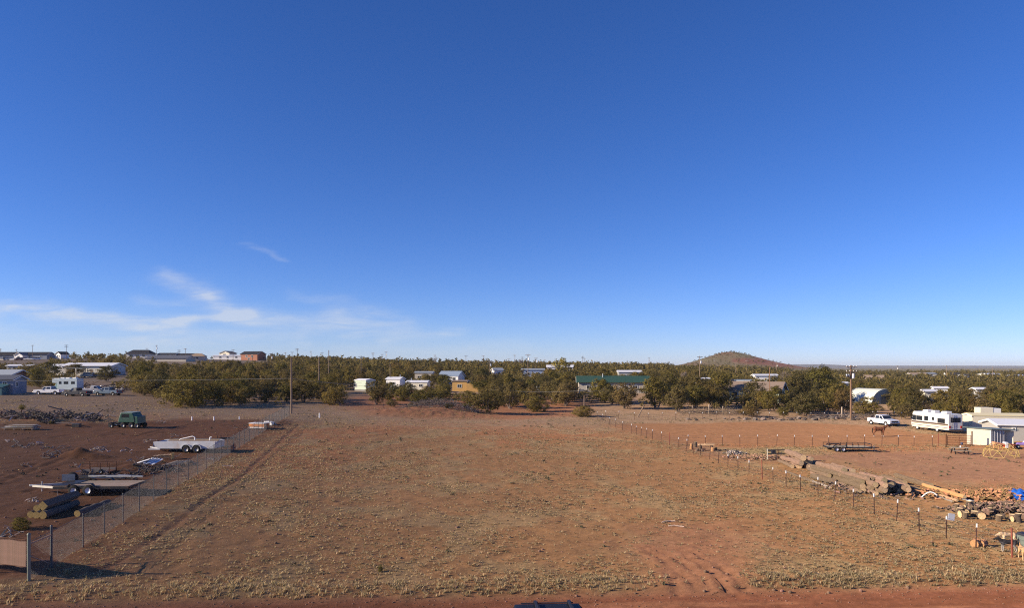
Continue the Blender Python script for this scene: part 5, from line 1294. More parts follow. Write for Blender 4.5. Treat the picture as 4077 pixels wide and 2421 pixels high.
def pickup(loc, rz, label, paint, group=None, ext=True, name='pickup_truck', rim=RIM, cap=None):
    t = thing(name, label, 'pickup', loc, rz, group)
    W = .98
    m = MB()
    m.prism([(2.85, .42), (2.92, .62), (2.90, .98), (2.72, 1.08), (1.35, 1.16), (1.2, 1.16), (-1.05, 1.16), (-1.05, .42)], -W, W)
    m.prism([(-1.07, .5), (-1.07, .72), (-2.85, .72), (-2.85, .5)], -W + .01, W - .01)
    for s in (-1, 1): m.box((-1.96, s * (W - .07), .93), (1.78, .13, .5))
    m.box((-2.82, 0, .93), (.1, 2 * W - .02, .5))
    m.build('body', paint, t, .05)
    xr = -1.02 if ext else -.55
    m = MB(); quadbox(m, [(1.3, -W + .03, 1.15), (1.3, W - .03, 1.15), (xr, W - .03, 1.15), (xr, -W + .03, 1.15)], [(.55, -W + .2, 1.82), (.55, W - .2, 1.82), (xr + .1, W - .2, 1.84), (xr + .1, -W + .2, 1.84)])
    cb = m.build('cab', paint, t, .04)
    def lerp3(a, b_, k_): return tuple(a[i] + (b_[i] - a[i]) * k_ for i in range(3))
    def onside(s, x0, x1, k0, k1):
        yb, yt = s * (W - .03 + .006), s * (W - .2 + .006)
        pts = []
        for x_, k_ in ((x0, k0), (x1, k0), (x1, k1), (x0, k1)):
            pts.append((x_, yb + (yt - yb) * k_, 1.15 + .68 * k_))
        return pts
    for s in (-1, 1):
        a = onside(s, .2, 1.05, .12, .12); b_ = onside(s, .2, .58, .86, .86)
        m = MB(); m.add([a[0], a[1], b_[1], b_[0]], [(0, 1, 2, 3) if s < 0 else (3, 2, 1, 0)]); m.build('side_window', CARGLASS, cb)
        if ext:
            a = onside(s, -.85, .08, .12, .12); b_ = onside(s, -.82, .1, .86, .86)
            m = MB(); m.add([a[0], a[1], b_[1], b_[0]], [(0, 1, 2, 3) if s < 0 else (3, 2, 1, 0)]); m.build('side_window', CARGLASS, cb)
        m = MB(); m.box((1.0, s * (W + .1), 1.25), (.12, .18, .2)); m.build('mirror', BLACKPL, t, .02)
    n_ = Vector((.68, 0, .75)).normalized() * .008
    m = MB(); m.add([Vector(p) + n_ for p in ((1.22, -W + .12, 1.22), (1.22, W - .12, 1.22), (.62, W - .26, 1.76), (.62, -W + .26, 1.76))], [(0, 1, 2, 3)]); m.build('windscreen', CARGLASS, cb)
    m = MB(); m.add([(xr - .004, W - .14, 1.24), (xr - .004, -W + .14, 1.24), (xr + .075, -W + .26, 1.74), (xr + .075, W - .26, 1.74)], [(0, 1, 2, 3)]); m.build('rear_window', CARGLASS, cb)
    MB().box((2.915, 0, .84), (.04, 1.15, .3)).build('grille', BLACKPL, t)
    for s in (-1, 1):
        MB().box((2.90, s * .76, .88), (.06, .34, .24)).build('headlight', LAMPG, t, .015)
        MB().box((-2.88, s * .86, .9), (.04, .18, .36)).build('tail_light', LAMPR, t)
    MB().box((2.95, 0, .52), (.16, 1.9, .2)).build('front_bumper', CHROME, t, .03); MB().box((-2.95, 0, .52), (.14, 1.85, .18)).build('rear_bumper', CHROME, t, .03)
    MB().box((0, 0, .38), (5.0, 1.2, .16)).build('chassis', DARKMETAL, t)
    for x_ in (1.85, -1.85):
        for s in (-1, 1):
            MB().lathe([(.36, 0), (.47, 0), (.47, s * .012), (.36, s * .012)], (x_, s * (W + .004), .42), (0, 1, 0), 18).build('wheel_arch', BLACKPL, t)
            wheel(t, x_, s * (W - .1), .39, .39, .25, rim, s)
    if cap:
        MB().box((-1.96, 0, 1.5), (1.85, 1.8, .66)).build('bed_cap', cap, t, .06)
    return t
def car(loc, rz, label, paint, kind='sedan', group=None, rack=False, name='parked_car', full=True):
    t = thing(name, label, 'car', loc, rz, group)
    W = .88
    m = MB(); m.prism([(2.2, .3), (2.28, .5), (2.2, .78), (1.2, .94), (-1.6, .98), (-2.15, .92), (-2.25, .6), (-2.2, .3)], -W, W); m.build('body', paint, t, .06)
    if kind == 'sedan': xs = (1.15, .45, -.95, -1.65); H = 1.42
    elif kind == 'van': xs = (1.5, .95, -2.0, -2.15); H = 1.75
    else: xs = (1.15, .5, -1.85, -2.15); H = 1.62
    m = MB(); quadbox(m, [(xs[0], -W + .05, .93), (xs[0], W - .05, .93), (xs[3], W - .05, .93), (xs[3], -W + .05, .93)], [(xs[1], -W + .2, H), (xs[1], W - .2, H), (xs[2], W - .2, H), (xs[2], -W + .2, H)])
    g = m.build('glasshouse', CARGLASS, t, .04)
    MB().box(((xs[1] + xs[2]) / 2, 0, H + .015), (xs[1] - xs[2] + .06, 2 * W - .36, .06)).build('roof', paint, g, .02)
    for s in (-1, 1):
        m = MB(); k_ = .5
        for x0, x1 in ((xs[0], xs[1]), ((xs[0] + xs[3]) / 2, (xs[1] + xs[2]) / 2), (xs[3], xs[2])):
            m.bar((x0, s * (W - .045), .93), (x1, s * (W - .195), H + .01), .07, .05)
        m.build('pillar', paint, g)
        MB().box((2.2, s * .62, .66), (.1, .36, .16)).build('headlight', LAMPG, t, .02); MB().box((-2.2, s * .66, .74), (.08, .3, .18)).build('tail_light', LAMPR, t, .02)
        if rack:
            MB().cyl((xs[1] - .2, s * (W - .26), H + .1), (xs[2] + .2, s * (W - .26), H + .1), .025, n=6).build('roof_rail', BLACKPL, t)
            MB().box((.95, s * (W + .08), 1.02), (.1, .16, .14)).build('mirror', BLACKPL, t, .02)
    if rack:
        for x_ in (.15, -1.1):
            MB().box((x_, 0, H + .14), (.09, 1.5, .05)).build('crossbar', BLACKPL, t)
            for s in (-1, 1): MB().box((x_, s * .62, H + .1), (.16, .1, .12)).build('rack_foot', BLACKPL, t)
    if full:
        for x_ in (1.35, -1.35):
            for s in (-1, 1): wheel(t, x_, s * (W - .08), .32, .32, .2, RIMD if paint is not CARWHITE else RIM, s)
    else:
        for x_ in (1.35, -1.35): wheel(t, x_, -W + .08, .32, .32, .2, RIMD, -1)
    return t
# foreground car, only its roof shows above the lower edge
xr_ = (2185 - CX) / F * 25.5 + 0.67
car(Vector((xr_, 25.55, hz(xr_, 25.55))), R(3), 'dark blue wagon with roof rack at the bottom edge of the road', BLUEPAINT, 'wagon', rack=True)
# white pickup by the arena
pickup(PD(3516, 125.5), R(-79), 'white crew-cab pickup parked behind the arena beside the motorhome', CARWHITE)
# left neighbour's vehicles
pickup(PD(196, 157), R(180), 'white extended-cab pickup on the left slope', CARWHITE)
pickup(PD(308, 153), R(172), 'dark grey pickup right of the left camper', mat('charcoal_enamel', (.05, .05, .055), .35, var=.1), ext=False, rim=RIMD)
pickup(PD(430, 156), R(172), 'blue pickup among junk at left', BLUEGREY, ext=True, rim=RIMD)
pickup(PD(376, 161), R(8), 'low white pickup half hidden by junk at left', OLDWHITE, ext=False)
# camper behind the white pickup
cm = thing('camper', 'blue-grey motorhome with overhanging white cab bunk behind the left pickup', 'camper', PD(268, 165), R(176))
MB().prism([(-3.2, .55), (-3.2, 3.1), (2.2, 3.15), (2.9, 2.9), (2.9, 2.2), (1.6, 2.1), (1.6, .55)], -1.15, 1.15).build('coach', mat('faded_blue_coach', (.42, .50, .54), .5, var=.08), cm, .05)
MB().prism([(1.55, .55), (3.3, .55), (3.3, 1.1), (2.5, 1.25), (2.0, 2.1), (1.55, 2.1)], -1.0, 1.0).build('cab', mat('teal_cab', (.25, .38, .38), .4), cm, .05)
MB().box((2.1, 0, 3.2), (1.9, 2.1, .12)).build('bunk_roof', WHITE, cm, .03)
for x_ in (-2.0, -.4, .9): MB().box((x_, 0, 3.3), (.9, .8, .28)).build('roof_vent', WHITE, cm, .05)
for x_, w_ in ((-2.2, .9), (-.5, 1.1), (.9, .6)):
    for s in (-1, 1): MB().box((x_, s * 1.153, 2.2), (w_, .03, .6)).build('window', CARGLASS, cm)
m = MB(); m.add([(2.52, -.9, 1.28), (2.52, .9, 1.28), (2.06, .85, 2.04), (2.06, -.85, 2.04)], [(0, 1, 2, 3)]); m.build('windscreen', CARGLASS, cm)
for x_ in (2.4, -1.9):
    for s in (-1, 1): wheel(cm, x_, s * .95, .4, .4, .26, RIM, s)
# cars by carport and on the ridge
car(PD(385, 252), R(170), 'pale car under the carport', BEIGE, 'sedan'); car(PD(348, 250), R(185), 'blue-grey van left under the carport', BLUEGREY, 'van'); car(PD(425, 254), R(200), 'white car at the right end of the carport', CARWHITE, 'sedan')
car(PD(40, 196), R(190), 'dark sedan parked right of the brown house', CARBLACK, 'sedan'); car(PD(3, 186), R(185), 'white van cut by the left edge before the brown house', CARWHITE, 'van')
for i, px_ in enumerate((6, 22, 38, 56, 74, 92, 112, 128, 145)):
    car(PD(px_, 424 + (i * 7) % 9), R(170 + (i * 29) % 40), ordinal(i + 1) + ' parked car from the left in the row below the ridge houses', (BEIGE, CARWHITE, CARSILVER, CARWHITE, CARRED, BEIGE, CARWHITE, CARSILVER, CARWHITE)[i], ('sedan', 'van', 'suv')[i % 3], 'cars parked in a row on the left ridge', full=False)
# motorhome
rv = thing('motorhome', 'cream and brown striped motorhome parked beside the arena', 'motorhome', (68.6, 113.7, 0), R(97))
W = 1.2
def rvz(z): return z + .12
MB().prism([(-4.15, .5), (-4.15, 3.0), (3.7, 3.05), (3.95, 2.75), (4.2, 1.55), (4.3, .95), (4.2, .5)], -W, W).build('body', mat('cream_gelcoat', (.78, .76, .70), .35, var=.05, spec=.5, dirt=((.55, .48, .38), .12)), rv, .06)
for s in (-1, 1):
    for z_, h_, mm in ((1.36, .26, STRIPE), (1.12, .10, TAN), (.86, .09, STRIPE), (.68, .08, TAN)): MB().box((.03, s * (W + .003), z_), (8.2, .012, h_)).build('stripe', mm, rv)
    for x_, w_, z_, h_ in ((3.55, .75, 2.0, .75), (2.35, 1.3, 2.0, .62), (.75, .8, 2.05, .62), (-.8, .35, 2.1, .4), (-2.6, 1.5, 1.9, .62)):
        fw = MB().box((x_, s * (W + .006), z_), (w_ + .12, .02, h_ + .12)).build('window', DARKMETAL, rv)
        MB().box((x_, s * (W + .019), z_), (w_, .01, h_)).build('pane', CARGLASS, fw)
m = MB(); m.add([(4.235, -1.05, 1.65), (4.235, 1.05, 1.65), (4.02, 1.05, 2.72), (4.02, -1.05, 2.72)], [(0, 1, 2, 3)]); m.build('windscreen', CARGLASS, rv)
fw = MB().box((-4.158, 0, 2.1), (.02, 1.7, .75)).build('rear_window', DARKMETAL, rv); MB().box((-4.17, 0, 2.1), (.012, 1.55, .6)).build('pane', CARGLASS, fw)
for x_, l_ in ((2.0, 1.3), (-2.2, 1.3), (.2, .8)): MB().prism([(x_ - l_ / 2, 3.03), (x_ + l_ / 2, 3.03), (x_ + l_ * .35, 3.36), (x_ - l_ / 2, 3.38)], -.45, .45).build('roof_unit', WHITE, rv, .05)
MB().box((-4.2, 0, .55), (.2, 2.3, .25)).build('rear_bumper', CHROME, rv, .03); MB().box((4.28, 0, .55), (.2, 2.3, .25)).build('front_bumper', CHROME, rv, .03)
for s in (-1, 1):
    MB().box((-4.17, s * .95, 1.0), (.04, .25, .4)).build('tail_light', LAMPR, rv); MB().box((4.27, s * .8, .95), (.06, .3, .2)).build('headlight', LAMPG, rv)
    MB().box((3.95, s * (W + .22), 1.9), (.12, .2, .35)).build('mirror', BLACKPL, rv)
for y_ in (-.35, .0): MB().cyl((-4.25, y_ + .9, .8), (-4.25, y_ + .9, 3.1), .02, n=5).build('ladder_rail', CHROME, rv)
for k_ in range(6): MB().cyl((-4.25, .55, 1.0 + .38 * k_), (-4.25, .9, 1.0 + .38 * k_), .016, n=5).build('rung', CHROME, rv)
for x_ in (2.9, -1.6):
    for s in (-1, 1): wheel(rv, x_, s * 1.02, .42, .42, .28, RIM, s)
# small purple and white toy vehicle at the right edge
at_ = thing('quad_bike', 'small white and purple quad bike by the climbing frame at right', 'quad bike', G(4072, 1786), R(150))
MB().prism([(-.7, .45), (.75, .45), (.6, .72), (.1, .7), (-.1, .85), (-.75, .8)], -.28, .28).build('body', PURPLE, at_, .05); MB().prism([(-.65, .82), (.0, .8), (-.05, .95), (-.6, .93)], -.2, .2).build('seat', WHITEPL, at_, .04)
MB().cyl((.38, -.4, 1.0), (.38, .4, 1.0), .02, n=6).build('handlebar', BLACKPL, at_)
for x_ in (.55, -.55):
    for s in (-1, 1): wheel(at_, x_, s * .42, .26, .26, .2, RIMD, s)
# ------------------------------------------------------------------ logs
rl = random.Random(77)
def log(p0, p1, r, label, group=None, bark=BARK, name='log', taper=.9, n=12, sq=False, endm=CUTEND):
    p0 = Vector(p0); p1 = Vector(p1); d = p1 - p0; L = d.length
    t = thing(name, label, 'log', p0, math.atan2(d.y, d.x), group)
    t.rotation_euler = (0, -math.asin(max(-1, min(1, d.z / L))), math.atan2(d.y, d.x))
    m = MB(); m.cyl((0, 0, 0), (L, 0, 0), r, r * taper, n=4 if sq else n, cap=False, segs=1 if sq else 7, wob=0 if sq else r * .17, rnd=rl, smooth=not sq); m.build('bark', bark, t)
    for x_, rr in ((-.004, r), (L + .004, r * taper)):
        m = MB()
        k_ = 4 if sq else n
        a = Vector((0, 0, 1)).cross(Vector((1, 0, 0))); b_ = Vector((1, 0, 0)).cross(a)
        ring = [Vector((x_, 0, 0)) + (a * math.cos(2 * math.pi * i / k_) + b_ * math.sin(2 * math.pi * i / k_)) * rr * 1.0 for i in range(k_)]
        m.add(ring, [tuple(range(k_)) if x_ > 0 else tuple(range(k_ - 1, -1, -1))]); m.build('cut_end', endm, t)
    return t
def ylog(x, y, z, L, r, label, group=None, yaw=0.0, **kw):
    d = Vector((math.sin(yaw), math.cos(yaw), 0)) * L
    a = Vector((x, y, z)); b_ = a + d
    b_.z = z + (hz(b_.x, b_.y) - hz(x, y)) * .9
    return log(a, b_, r, label, group, **kw)
# left yard: stacked logs running away from the camera, and a single one
g = G(118, 2070); gx_, gy_, gz_ = g.x, g.y, g.z
BK2 = mat('grey_bark', (.135, .105, .085), .95, var=.35, scale=6, stretch=(.5, 3, 3), bump=.7, bscale=14)
YEND = mat('yellow_cut_wood', (.52, .36, .12), .85, var=.3, scale=9)
ylog(gx_ - .15, gy_ + .3, gz_ + .22, 3.5, .23, 'log at the lower left of the stack near the flatbed trailer', bark=BK2, endm=YEND, yaw=-.02)
ylog(gx_ + .36, gy_ + .1, gz_ + .23, 3.6, .24, 'log in the lower middle of the stack near the flatbed trailer', bark=BK2, endm=YEND, yaw=-.02)
ylog(gx_ + .86, gy_ + .0, gz_ + .25, 3.7, .26, 'log at the lower right of the stack near the flatbed trailer', bark=BK2, endm=YEND, yaw=-.02)
ylog(gx_ + .12, gy_ + .5, gz_ + .60, 3.5, .22, 'log on the upper left of the stack near the flatbed trailer', bark=BK2, endm=YEND, yaw=-.02)
ylog(gx_ + .62, gy_ + .35, gz_ + .78, 3.8, .34, 'squared beam log on top of the stack near the flatbed trailer', bark=BK2, endm=YEND, yaw=-.02, sq=True)
g = G(300, 2066); ylog(g.x, g.y + .2, g.z + .21, 3.4, .22, 'single dark log lying right of the stacked logs', bark=BK2, endm=YEND, yaw=.04)

# ------------------------------------------------------------------ flatbed trailer
def tandem(root, xs, y, r, w, rim, z=None):
    for x_ in xs:
        for s in (-1, 1): wheel(root, x_, s * y, z or r, r, w, rim, s)
g = G(326, 1981); fb = thing('flatbed_trailer', 'flatbed trailer with plank deck and bright twin wheels in the left yard', 'trailer', (g.x, g.y + 1.2, g.z), R(1.5)); fb.scale = (1.1, 1.1, 1.1)
for i in range(7):
    y_ = -1.02 + i * .34; MB().box((.65, y_, .64), (5.1, .325, .05)).build('plank', mat('deck_plank', (.46, .33, .21), .85, var=.25, scale=4, stretch=(.5, 5, 5), objvar=.14, dirt=((.30, .13, .06), .2)), fb)
for s in (-1, 1): MB().bar((-1.9, s * 1.22, .55), (3.2, s * 1.22, .55), .1, .16).build('side_rail', DARKMETAL, fb)
for x_ in (-1.9, 0, 1.6, 3.2): MB().bar((x_, -1.17, .55), (x_, 1.17, .55), .08, .12).build('cross_member', DARKMETAL, fb)
MB().prism([(-2.0, .70), (-.9, .70), (-.9, .64), (-2.0, .64)], -1.15, 1.15).build('front_plate', DARKMETAL, fb)
for s in (-1, 1): MB().bar((-1.9, s * .9, .52), (-4.0, s * .04, .5), .1, .14).build('drawbar', mat('pale_drawbar', (.55, .52, .45), .6, .2, var=.2), fb)
MB().cyl((-3.4, 0, .1), (-3.4, 0, .8), .04, n=7).build('jack', GALV, fb); MB().box((-4.1, 0, .52), (.3, .14, .12)).build('coupler', GALV, fb, .02)
MB().box((-2.15, .95, .92), (.85, .06, .46), rz=R(8)).build('ramp_board', mat('grey_ramp', (.18, .2, .23), .5, .4), fb)
for s in (-1, 1): MB().prism([(-.95, .62), (-.75, .86), (.75, .86), (.95, .62), (.88, .62), (.7, .82), (-.7, .82), (-.88, .62)], s * 1.24 - .12, s * 1.24 + .12).build('fender', DARKMETAL, fb)
tandem(fb, (-.48, .48), 1.22, .37, .22, RIM)
# ------------------------------------------------------------------ steel beams, axle and scrap behind it
g = G(440, 1925)
for i, (dx_, dy_, dz_, L_, w_, ang_, mm, lab) in enumerate(((-1.6, .9, .35, 5.0, .16, -4, DARKMETAL, 'black steel beam lying behind the flatbed trailer'), (-.2, .3, .55, 3.8, .12, -5, GALV, 'shiny grey steel tube across the scrap behind the flatbed'), (.8, 1.6, .35, 2.2, .14, -3, GALV, 'short grey tube at the back of the scrap pile'), (1.9, .5, .25, 3.6, .05, -3, RUST, 'thin rod pointing right from the scrap pile'), (-2.2, .2, .35, 3.2, .2, 3, DARKMETAL, 'short black beam beside the upright tyre'), (.4, -.1, .3, 3.0, .1, 6, RUST, 'rusty angle iron at the front of the scrap pile'))):
    o = MB().bar((-L_ / 2, 0, 0), (L_ / 2, 0, 0), w_).build('steel_beam', mm); o.location = g + Vector((dx_, dy_, dz_)); o.rotation_euler = (0, R(rl.uniform(-3, 3)), R(ang_)); tag(o, lab, 'beam')
def tyre(px_, py_, label, upright=True, r=.42, rz=0.0, dz=0.0):
    gg = G(px_, py_); t = thing('old_tyre', label, 'tyre', gg + Vector((0, 0, dz)), rz)
    ax = (0, 1, 0) if upright else (0, .15, 1)
    MB().lathe([(r * .55, -.12), (r * .92, -.13), (r, -.07), (r, .07), (r * .92, .13), (r * .55, .12)], (0, 0, r if upright else .14), ax, 20).build('tread', TIRE, t)
    MB().lathe([(0, -.02), (r * .2, -.06), (r * .5, -.02), (r * .56, -.1), (r * .56, .1), (r * .45, .03), (0, .03)], (0, 0, r if upright else .14), ax, 16).build('hub', mat('dusty_rim', (.26, .22, .18), .6, .3, var=.2), t)
    return t
tyre(288, 1926, 'large tyre standing upright behind the flatbed trailer', True, .46, R(8)); tyre(315, 1664, 'old tyre lying on the junk row left of the green truck', False, .5, 0, .25); tyre(470, 1940, 'small axle tyre among the scrap steel', True, .3, R(70))
tyre(505, 1945, 'half buried tyre right of the scrap steel', True, .3, R(60))
# ------------------------------------------------------------------ rusty stake-sided cart
g = G(380, 1888); ct = thing('stake_cart', 'old rusty cart frame with wooden side board behind the flatbed', 'cart', (g.x, g.y + .5, g.z), R(3))
MB().box((-.05, -.55, .28), (2.3, .07, .26)).build('side_board', PLANKGREY, ct); MB().box((.1, .55, .30), (2.2, .07, .2)).build('back_board', PLANKGREY, ct)
for x_ in (-1.15, -.4, .45, 1.25): 
    for s in (-1, 1): MB().cyl((x_, s * .6, .05), (x_, s * .6, .95), .03, n=6).build('stake', RUST, ct)
for s in (-1, 1):
    for z_ in (.62, .92): MB().cyl((-1.15, s * .6, z_), (1.25, s * .6, z_), .028, n=6).build('rail', RUST, ct)
MB().box((0, 0, .16), (2.5, 1.1, .06)).build('bed', RUST, ct); MB().bar((-1.2, 0, .2), (-1.9, -.2, .15), .07).build('drawbar', GALV, ct)
for s in (-1, 1): wheel(ct, .5, s * .66, .2, .2, .12, RIMD, s)
# ------------------------------------------------------------------ white tandem trailer with load
g = G(745, 1802); wt = thing('white_trailer', 'long white tandem trailer loaded with boards and a bent frame', 'trailer', (g.x, g.y + 1.2, g.z), R(-1)); wt.scale = (1.2, 1.2, 1.2)
WT = mat('chalky_white_panel', (.52, .53, .55), .5, var=.1, dirt=((.42, .30, .22), .22))
for s in (-1, 1): MB().prism([(-3.1, 1.0), (-2.9, .55), (-2.6, .40), (2.55, .40), (2.6, 1.04), (-2.9, 1.04)], s * 1.0 - .04, s * 1.0 + .04).build('side_panel', WT, wt)
MB().box((2.56, 0, .7), (.06, 2.0, .56)).build('tailgate', WT, wt); MB().prism([(-3.1, .95), (-2.6, .42), (-2.52, .42), (-3.0, .98)], -1.0, 1.0).build('nose_panel', WT, wt)
MB().box((-.1, 0, .45), (5.2, 1.95, .06)).build('floor', PLANKGREY, wt); MB().box((-.2, 0, .34), (5.0, 1.2, .12)).build('chassis', DARKMETAL, wt)
m = MB(); m.bar((-2.5, -.8, .35), (-3.9, 0, .42), .09); m.build('drawbar', WT, wt); m = MB(); m.bar((-2.5, .8, .35), (-3.9, 0, .42), .09); m.build('drawbar', WT, wt)
MB().box((-3.0, -1.0, .34), (1.1, .12, .10)).build('front_step', WT, wt)
MB().cyl((-3.6, 0, .1), (-3.6, 0, .85), .05, n=7).build('jack', DARKMETAL, wt); MB().box((-3.35, .0, .75), (.35, .4, .35)).build('winch', mat('blue_winch', (.06, .08, .2), .5), wt)
for s in (-1, 1):
    for x_ in (.0, .95): MB().prism([(x_ + .46 * math.cos(a_ * math.pi / 10), .36 + .46 * math.sin(a_ * math.pi / 10)) for a_ in range(11)] + [(x_ + .41 * math.cos(a_ * math.pi / 10), .36 + .41 * math.sin(a_ * math.pi / 10)) for a_ in range(10, -1, -1)], s * 1.08 - .13, s * 1.08 + .13).build('fender', WT, wt)
tandem(wt, (.0, .95), 1.08, .36, .2, RIMD)
for i in range(6): 
    y_ = -.85 + i * .33; MB().box((.35 + rl.uniform(-.2, .2), y_, 1.03 + .05 * (i % 2)), (4.6, .26, .06)).build('load_board', (WT, PLANK, WT, LUMBER, WT, PLANKGREY)[i], wt)
m = MB(); m.tube([Vector(p) for p in ((-1.0, -.3, 1.1), (-.9, -.3, 1.2), (.2, -.3, 1.45), (.4, -.3, 1.35), (.4, -.3, 1.1))], .05, 6); m.build('load_frame', WHITE, wt)
m = MB(); m.tube([Vector(p) for p in ((1.9, -.6, 1.05), (1.95, -.6, 1.4), (2.1, -.6, 1.4))], .05, 6); m.build('load_frame', WHITE, wt)
# dark bed frames on the ground to its right
for i, (px_, py_, lab) in enumerate(((905, 1752, 'dark metal bed base lying flat right of the white trailer, farther one'), (885, 1782, 'dark metal bed base lying flat right of the white trailer, nearer one'))):
    g = G(px_, py_); t = thing('bed_base', lab, 'bed base', g, R(5 - 12 * i)); t.scale = (1.3, 1.3, 1.3)
    for a, b_ in (((-.75, -.5), (.75, -.5)), ((-.75, .5), (.75, .5)), ((-.75, 0), (.75, 0))): MB().bar((*a, .12), (*b_, .12), .06).build('rail', DARKMETAL, t)
    for x_ in (-.75, .75): MB().bar((x_, -.5, .12), (x_, .5, .12), .06).build('end_bar', RUST, t); 
    for x_ in (-.75, .75):
        for s in (-1, 1): MB().bar((x_, s * .5, 0), (x_, s * .5, .4), .05).build('leg', DARKMETAL, t)
# ------------------------------------------------------------------ pallet, sheets and boards pile
g = G(648, 1828); pl = thing('broken_pallet', 'broken wooden pallet propped on the scrap below the white trailer', 'pallet', g + Vector((0, 0, .05)), R(12))
for i in range(6): MB().box((-.75 + i * .3, 0, .36 + .02 * i), (.2, .95, .03)).build('slat', LUMBER if i % 2 else PLANK, pl)
for y_ in (-.42, 0, .42): MB().box((0, y_, .24), (1.75, .09, .14)).build('runner', PLANK, pl)
MB().box((.95, 0, .3), (.05, .95, .6)).build('end_board', YELLOWP, pl)
g = G(596, 1858)
for i in range(7):
    o = MB().box((0, 0, 0), (1.35, .17, .02)).build('metal_sheet', BLUESHEET if i % 2 else WHITEPL); o.location = g + Vector((-.6 + .16 * i, .25 + .08 * i, .38 - .03 * i)); o.rotation_euler = (R(18 + 9 * (i % 3)), R(-16 - 3 * (i % 2)), R(30 + 7 * i))
    tag(o, ordinal(i + 1) + ' narrow ' + ('blue' if i % 2 else 'white') + ' metal sheet from the left below the white trailer', 'sheet', 'metal sheets stacked below the white trailer')
g = G(695, 1858)
for i in range(5):
    o = MB().box((0, 0, 0), (1.6, .2, .04)).build('grey_board', PLANKGREY); o.location = g + Vector((-.5 + .24 * i, .1 * i, .28)); o.rotation_euler = (R(10), R(-12), R(48)); tag(o, ordinal(i + 1) + ' grey board from the left in the row right of the pallet', 'board', 'grey boards beside the broken pallet')
for i, (px_, py_) in enumerate(((745, 1850), (760, 1845), (775, 1852), (727, 1856))):
    o = inst('scrap_block', rockme[i], None, G(px_, py_), (0, 0, i), (.45, .4, .4)); tag(o, ordinal((2, 3, 4, 1)[i]) + ' pale rubble block from the left beside the grey boards', 'rubble', 'pale rubble beside the grey boards')
# ------------------------------------------------------------------ orange and white truck beds by the fence
g = G(1025, 1712); tb = thing('truck_bed', 'white topped orange pickup bed lying by the chain-link fence', 'truck bed', (g.x, g.y + .7, g.z), R(-9)); tb.scale = (1.1, 1.1, 1.1)
MB().prism([(-1.05, .15), (-1.05, .72), (1.05, .72), (1.05, .15), (.45, .15), (.35, .4), (-.3, .4), (-.45, .15)], -.72, -.64).build('side_panel', ORANGEP, tb); MB().prism([(-1.05, .15), (-1.05, .72), (1.05, .72), (1.05, .15)], .64, .72).build('side_panel', ORANGEP, tb)
MB().box((0, 0, .78), (2.15, 1.5, .10)).build('cover', WHITE, tb, .02); MB().box((0, -.735, .24), (2.1, .02, .16)).build('sill_stripe', WHITE, tb)
MB().box((-1.03, 0, .45), (.05, 1.3, .55)).build('front_panel', ORANGEP, tb); MB().box((1.03, 0, .45), (.05, 1.3, .55)).build('tailgate', ORANGEP, tb)
g = G(1070, 1694); tb = thing('white_tub', 'white upturned tub beyond the orange truck bed', 'tub', (g.x, g.y + .5, g.z), R(-20))
quadbox(MB(), [(-.9, -.5, 0), (.9, -.5, 0), (.9, .5, 0), (-.9, .5, 0)], [(-.75, -.4, .62), (.5, -.4, .5), (.5, .4, .5), (-.75, .4, .62)]).build('shell', WHITE, tb, .05); MB().box((0, -.56, .05), (1.7, .1, .08)).build('rim', OLDWHITE, tb)
# ------------------------------------------------------------------ green truck
g = G(500, 1708); gt_ = thing('green_truck', 'old green truck cab on a low black chassis in the left yard', 'truck', (g.x, g.y + 1.0, g.z), R(-3)); gt_.scale = (1.1, 1.1, 1.08)
MB().prism([(-.95, .72), (-.85, 1.25), (-.62, 1.92), (.9, 1.95), (1.15, 1.5), (1.25, .72)], -.95, .95).build('cab', GREENPAINT, gt_, .07)
MB().prism([(1.2, .55), (1.2, 1.5), (1.6, 1.48), (1.65, .55)], -.9, .9).build('engine_cover', GREENPAINT, gt_, .06)
MB().prism([(-.7, 1.94), (-.6, 2.02), (.95, 2.02), (.98, 1.94)], -.9, .9).build('roof_panel', mat('grey_green_top', (.20, .26, .24), .5), gt_, .03)
for s in (-1, 1):
    m = MB(); m.add([(-.5, s * .957, 1.35), (.55, s * .957, 1.35), (.5, s * .957, 1.82), (-.42, s * .957, 1.82)], [(0, 1, 2, 3) if s < 0 else (3, 2, 1, 0)]); m.build('side_window', CARGLASS, gt_)
    MB().box((.05, s * .955, 1.15), (1.3, .02, .04)).build('trim', CHROME, gt_)
m = MB(); m.add([(-.845, -.8, 1.3), (-.655, -.75, 1.86), (-.655, .75, 1.86), (-.845, .8, 1.3)], [(0, 1, 2, 3)]); m.build('windscreen', CARGLASS, gt_)
for s in (-1, 1): MB().bar((-2.1, s * .55, .42), (1.6, s * .55, .48), .12, .18).build('chassis_rail', DARKMETAL, gt_)
MB().bar((-1.9, -.6, .35), (-.9, -.7, .75), .1).build('strut', DARKMETAL, gt_); MB().box((-2.15, 0, .4), (.14, 1.8, .55)).build('front_plate', DARKMETAL, gt_)
MB().box((-1.5, -.62, .38), (.6, .1, .07)).build('step', GALV, gt_)
for x_, r_ in ((-1.85, .3), (-.3, .36), (.75, .36), (1.5, .33)):
    for s in (-1, 1): wheel(gt_, x_, s * .82, r_, r_, .22, RIMD, s)
MB().box((.3, 0, .5), (1.7, 1.3, .35)).build('gearbox', DARKMETAL, gt_)
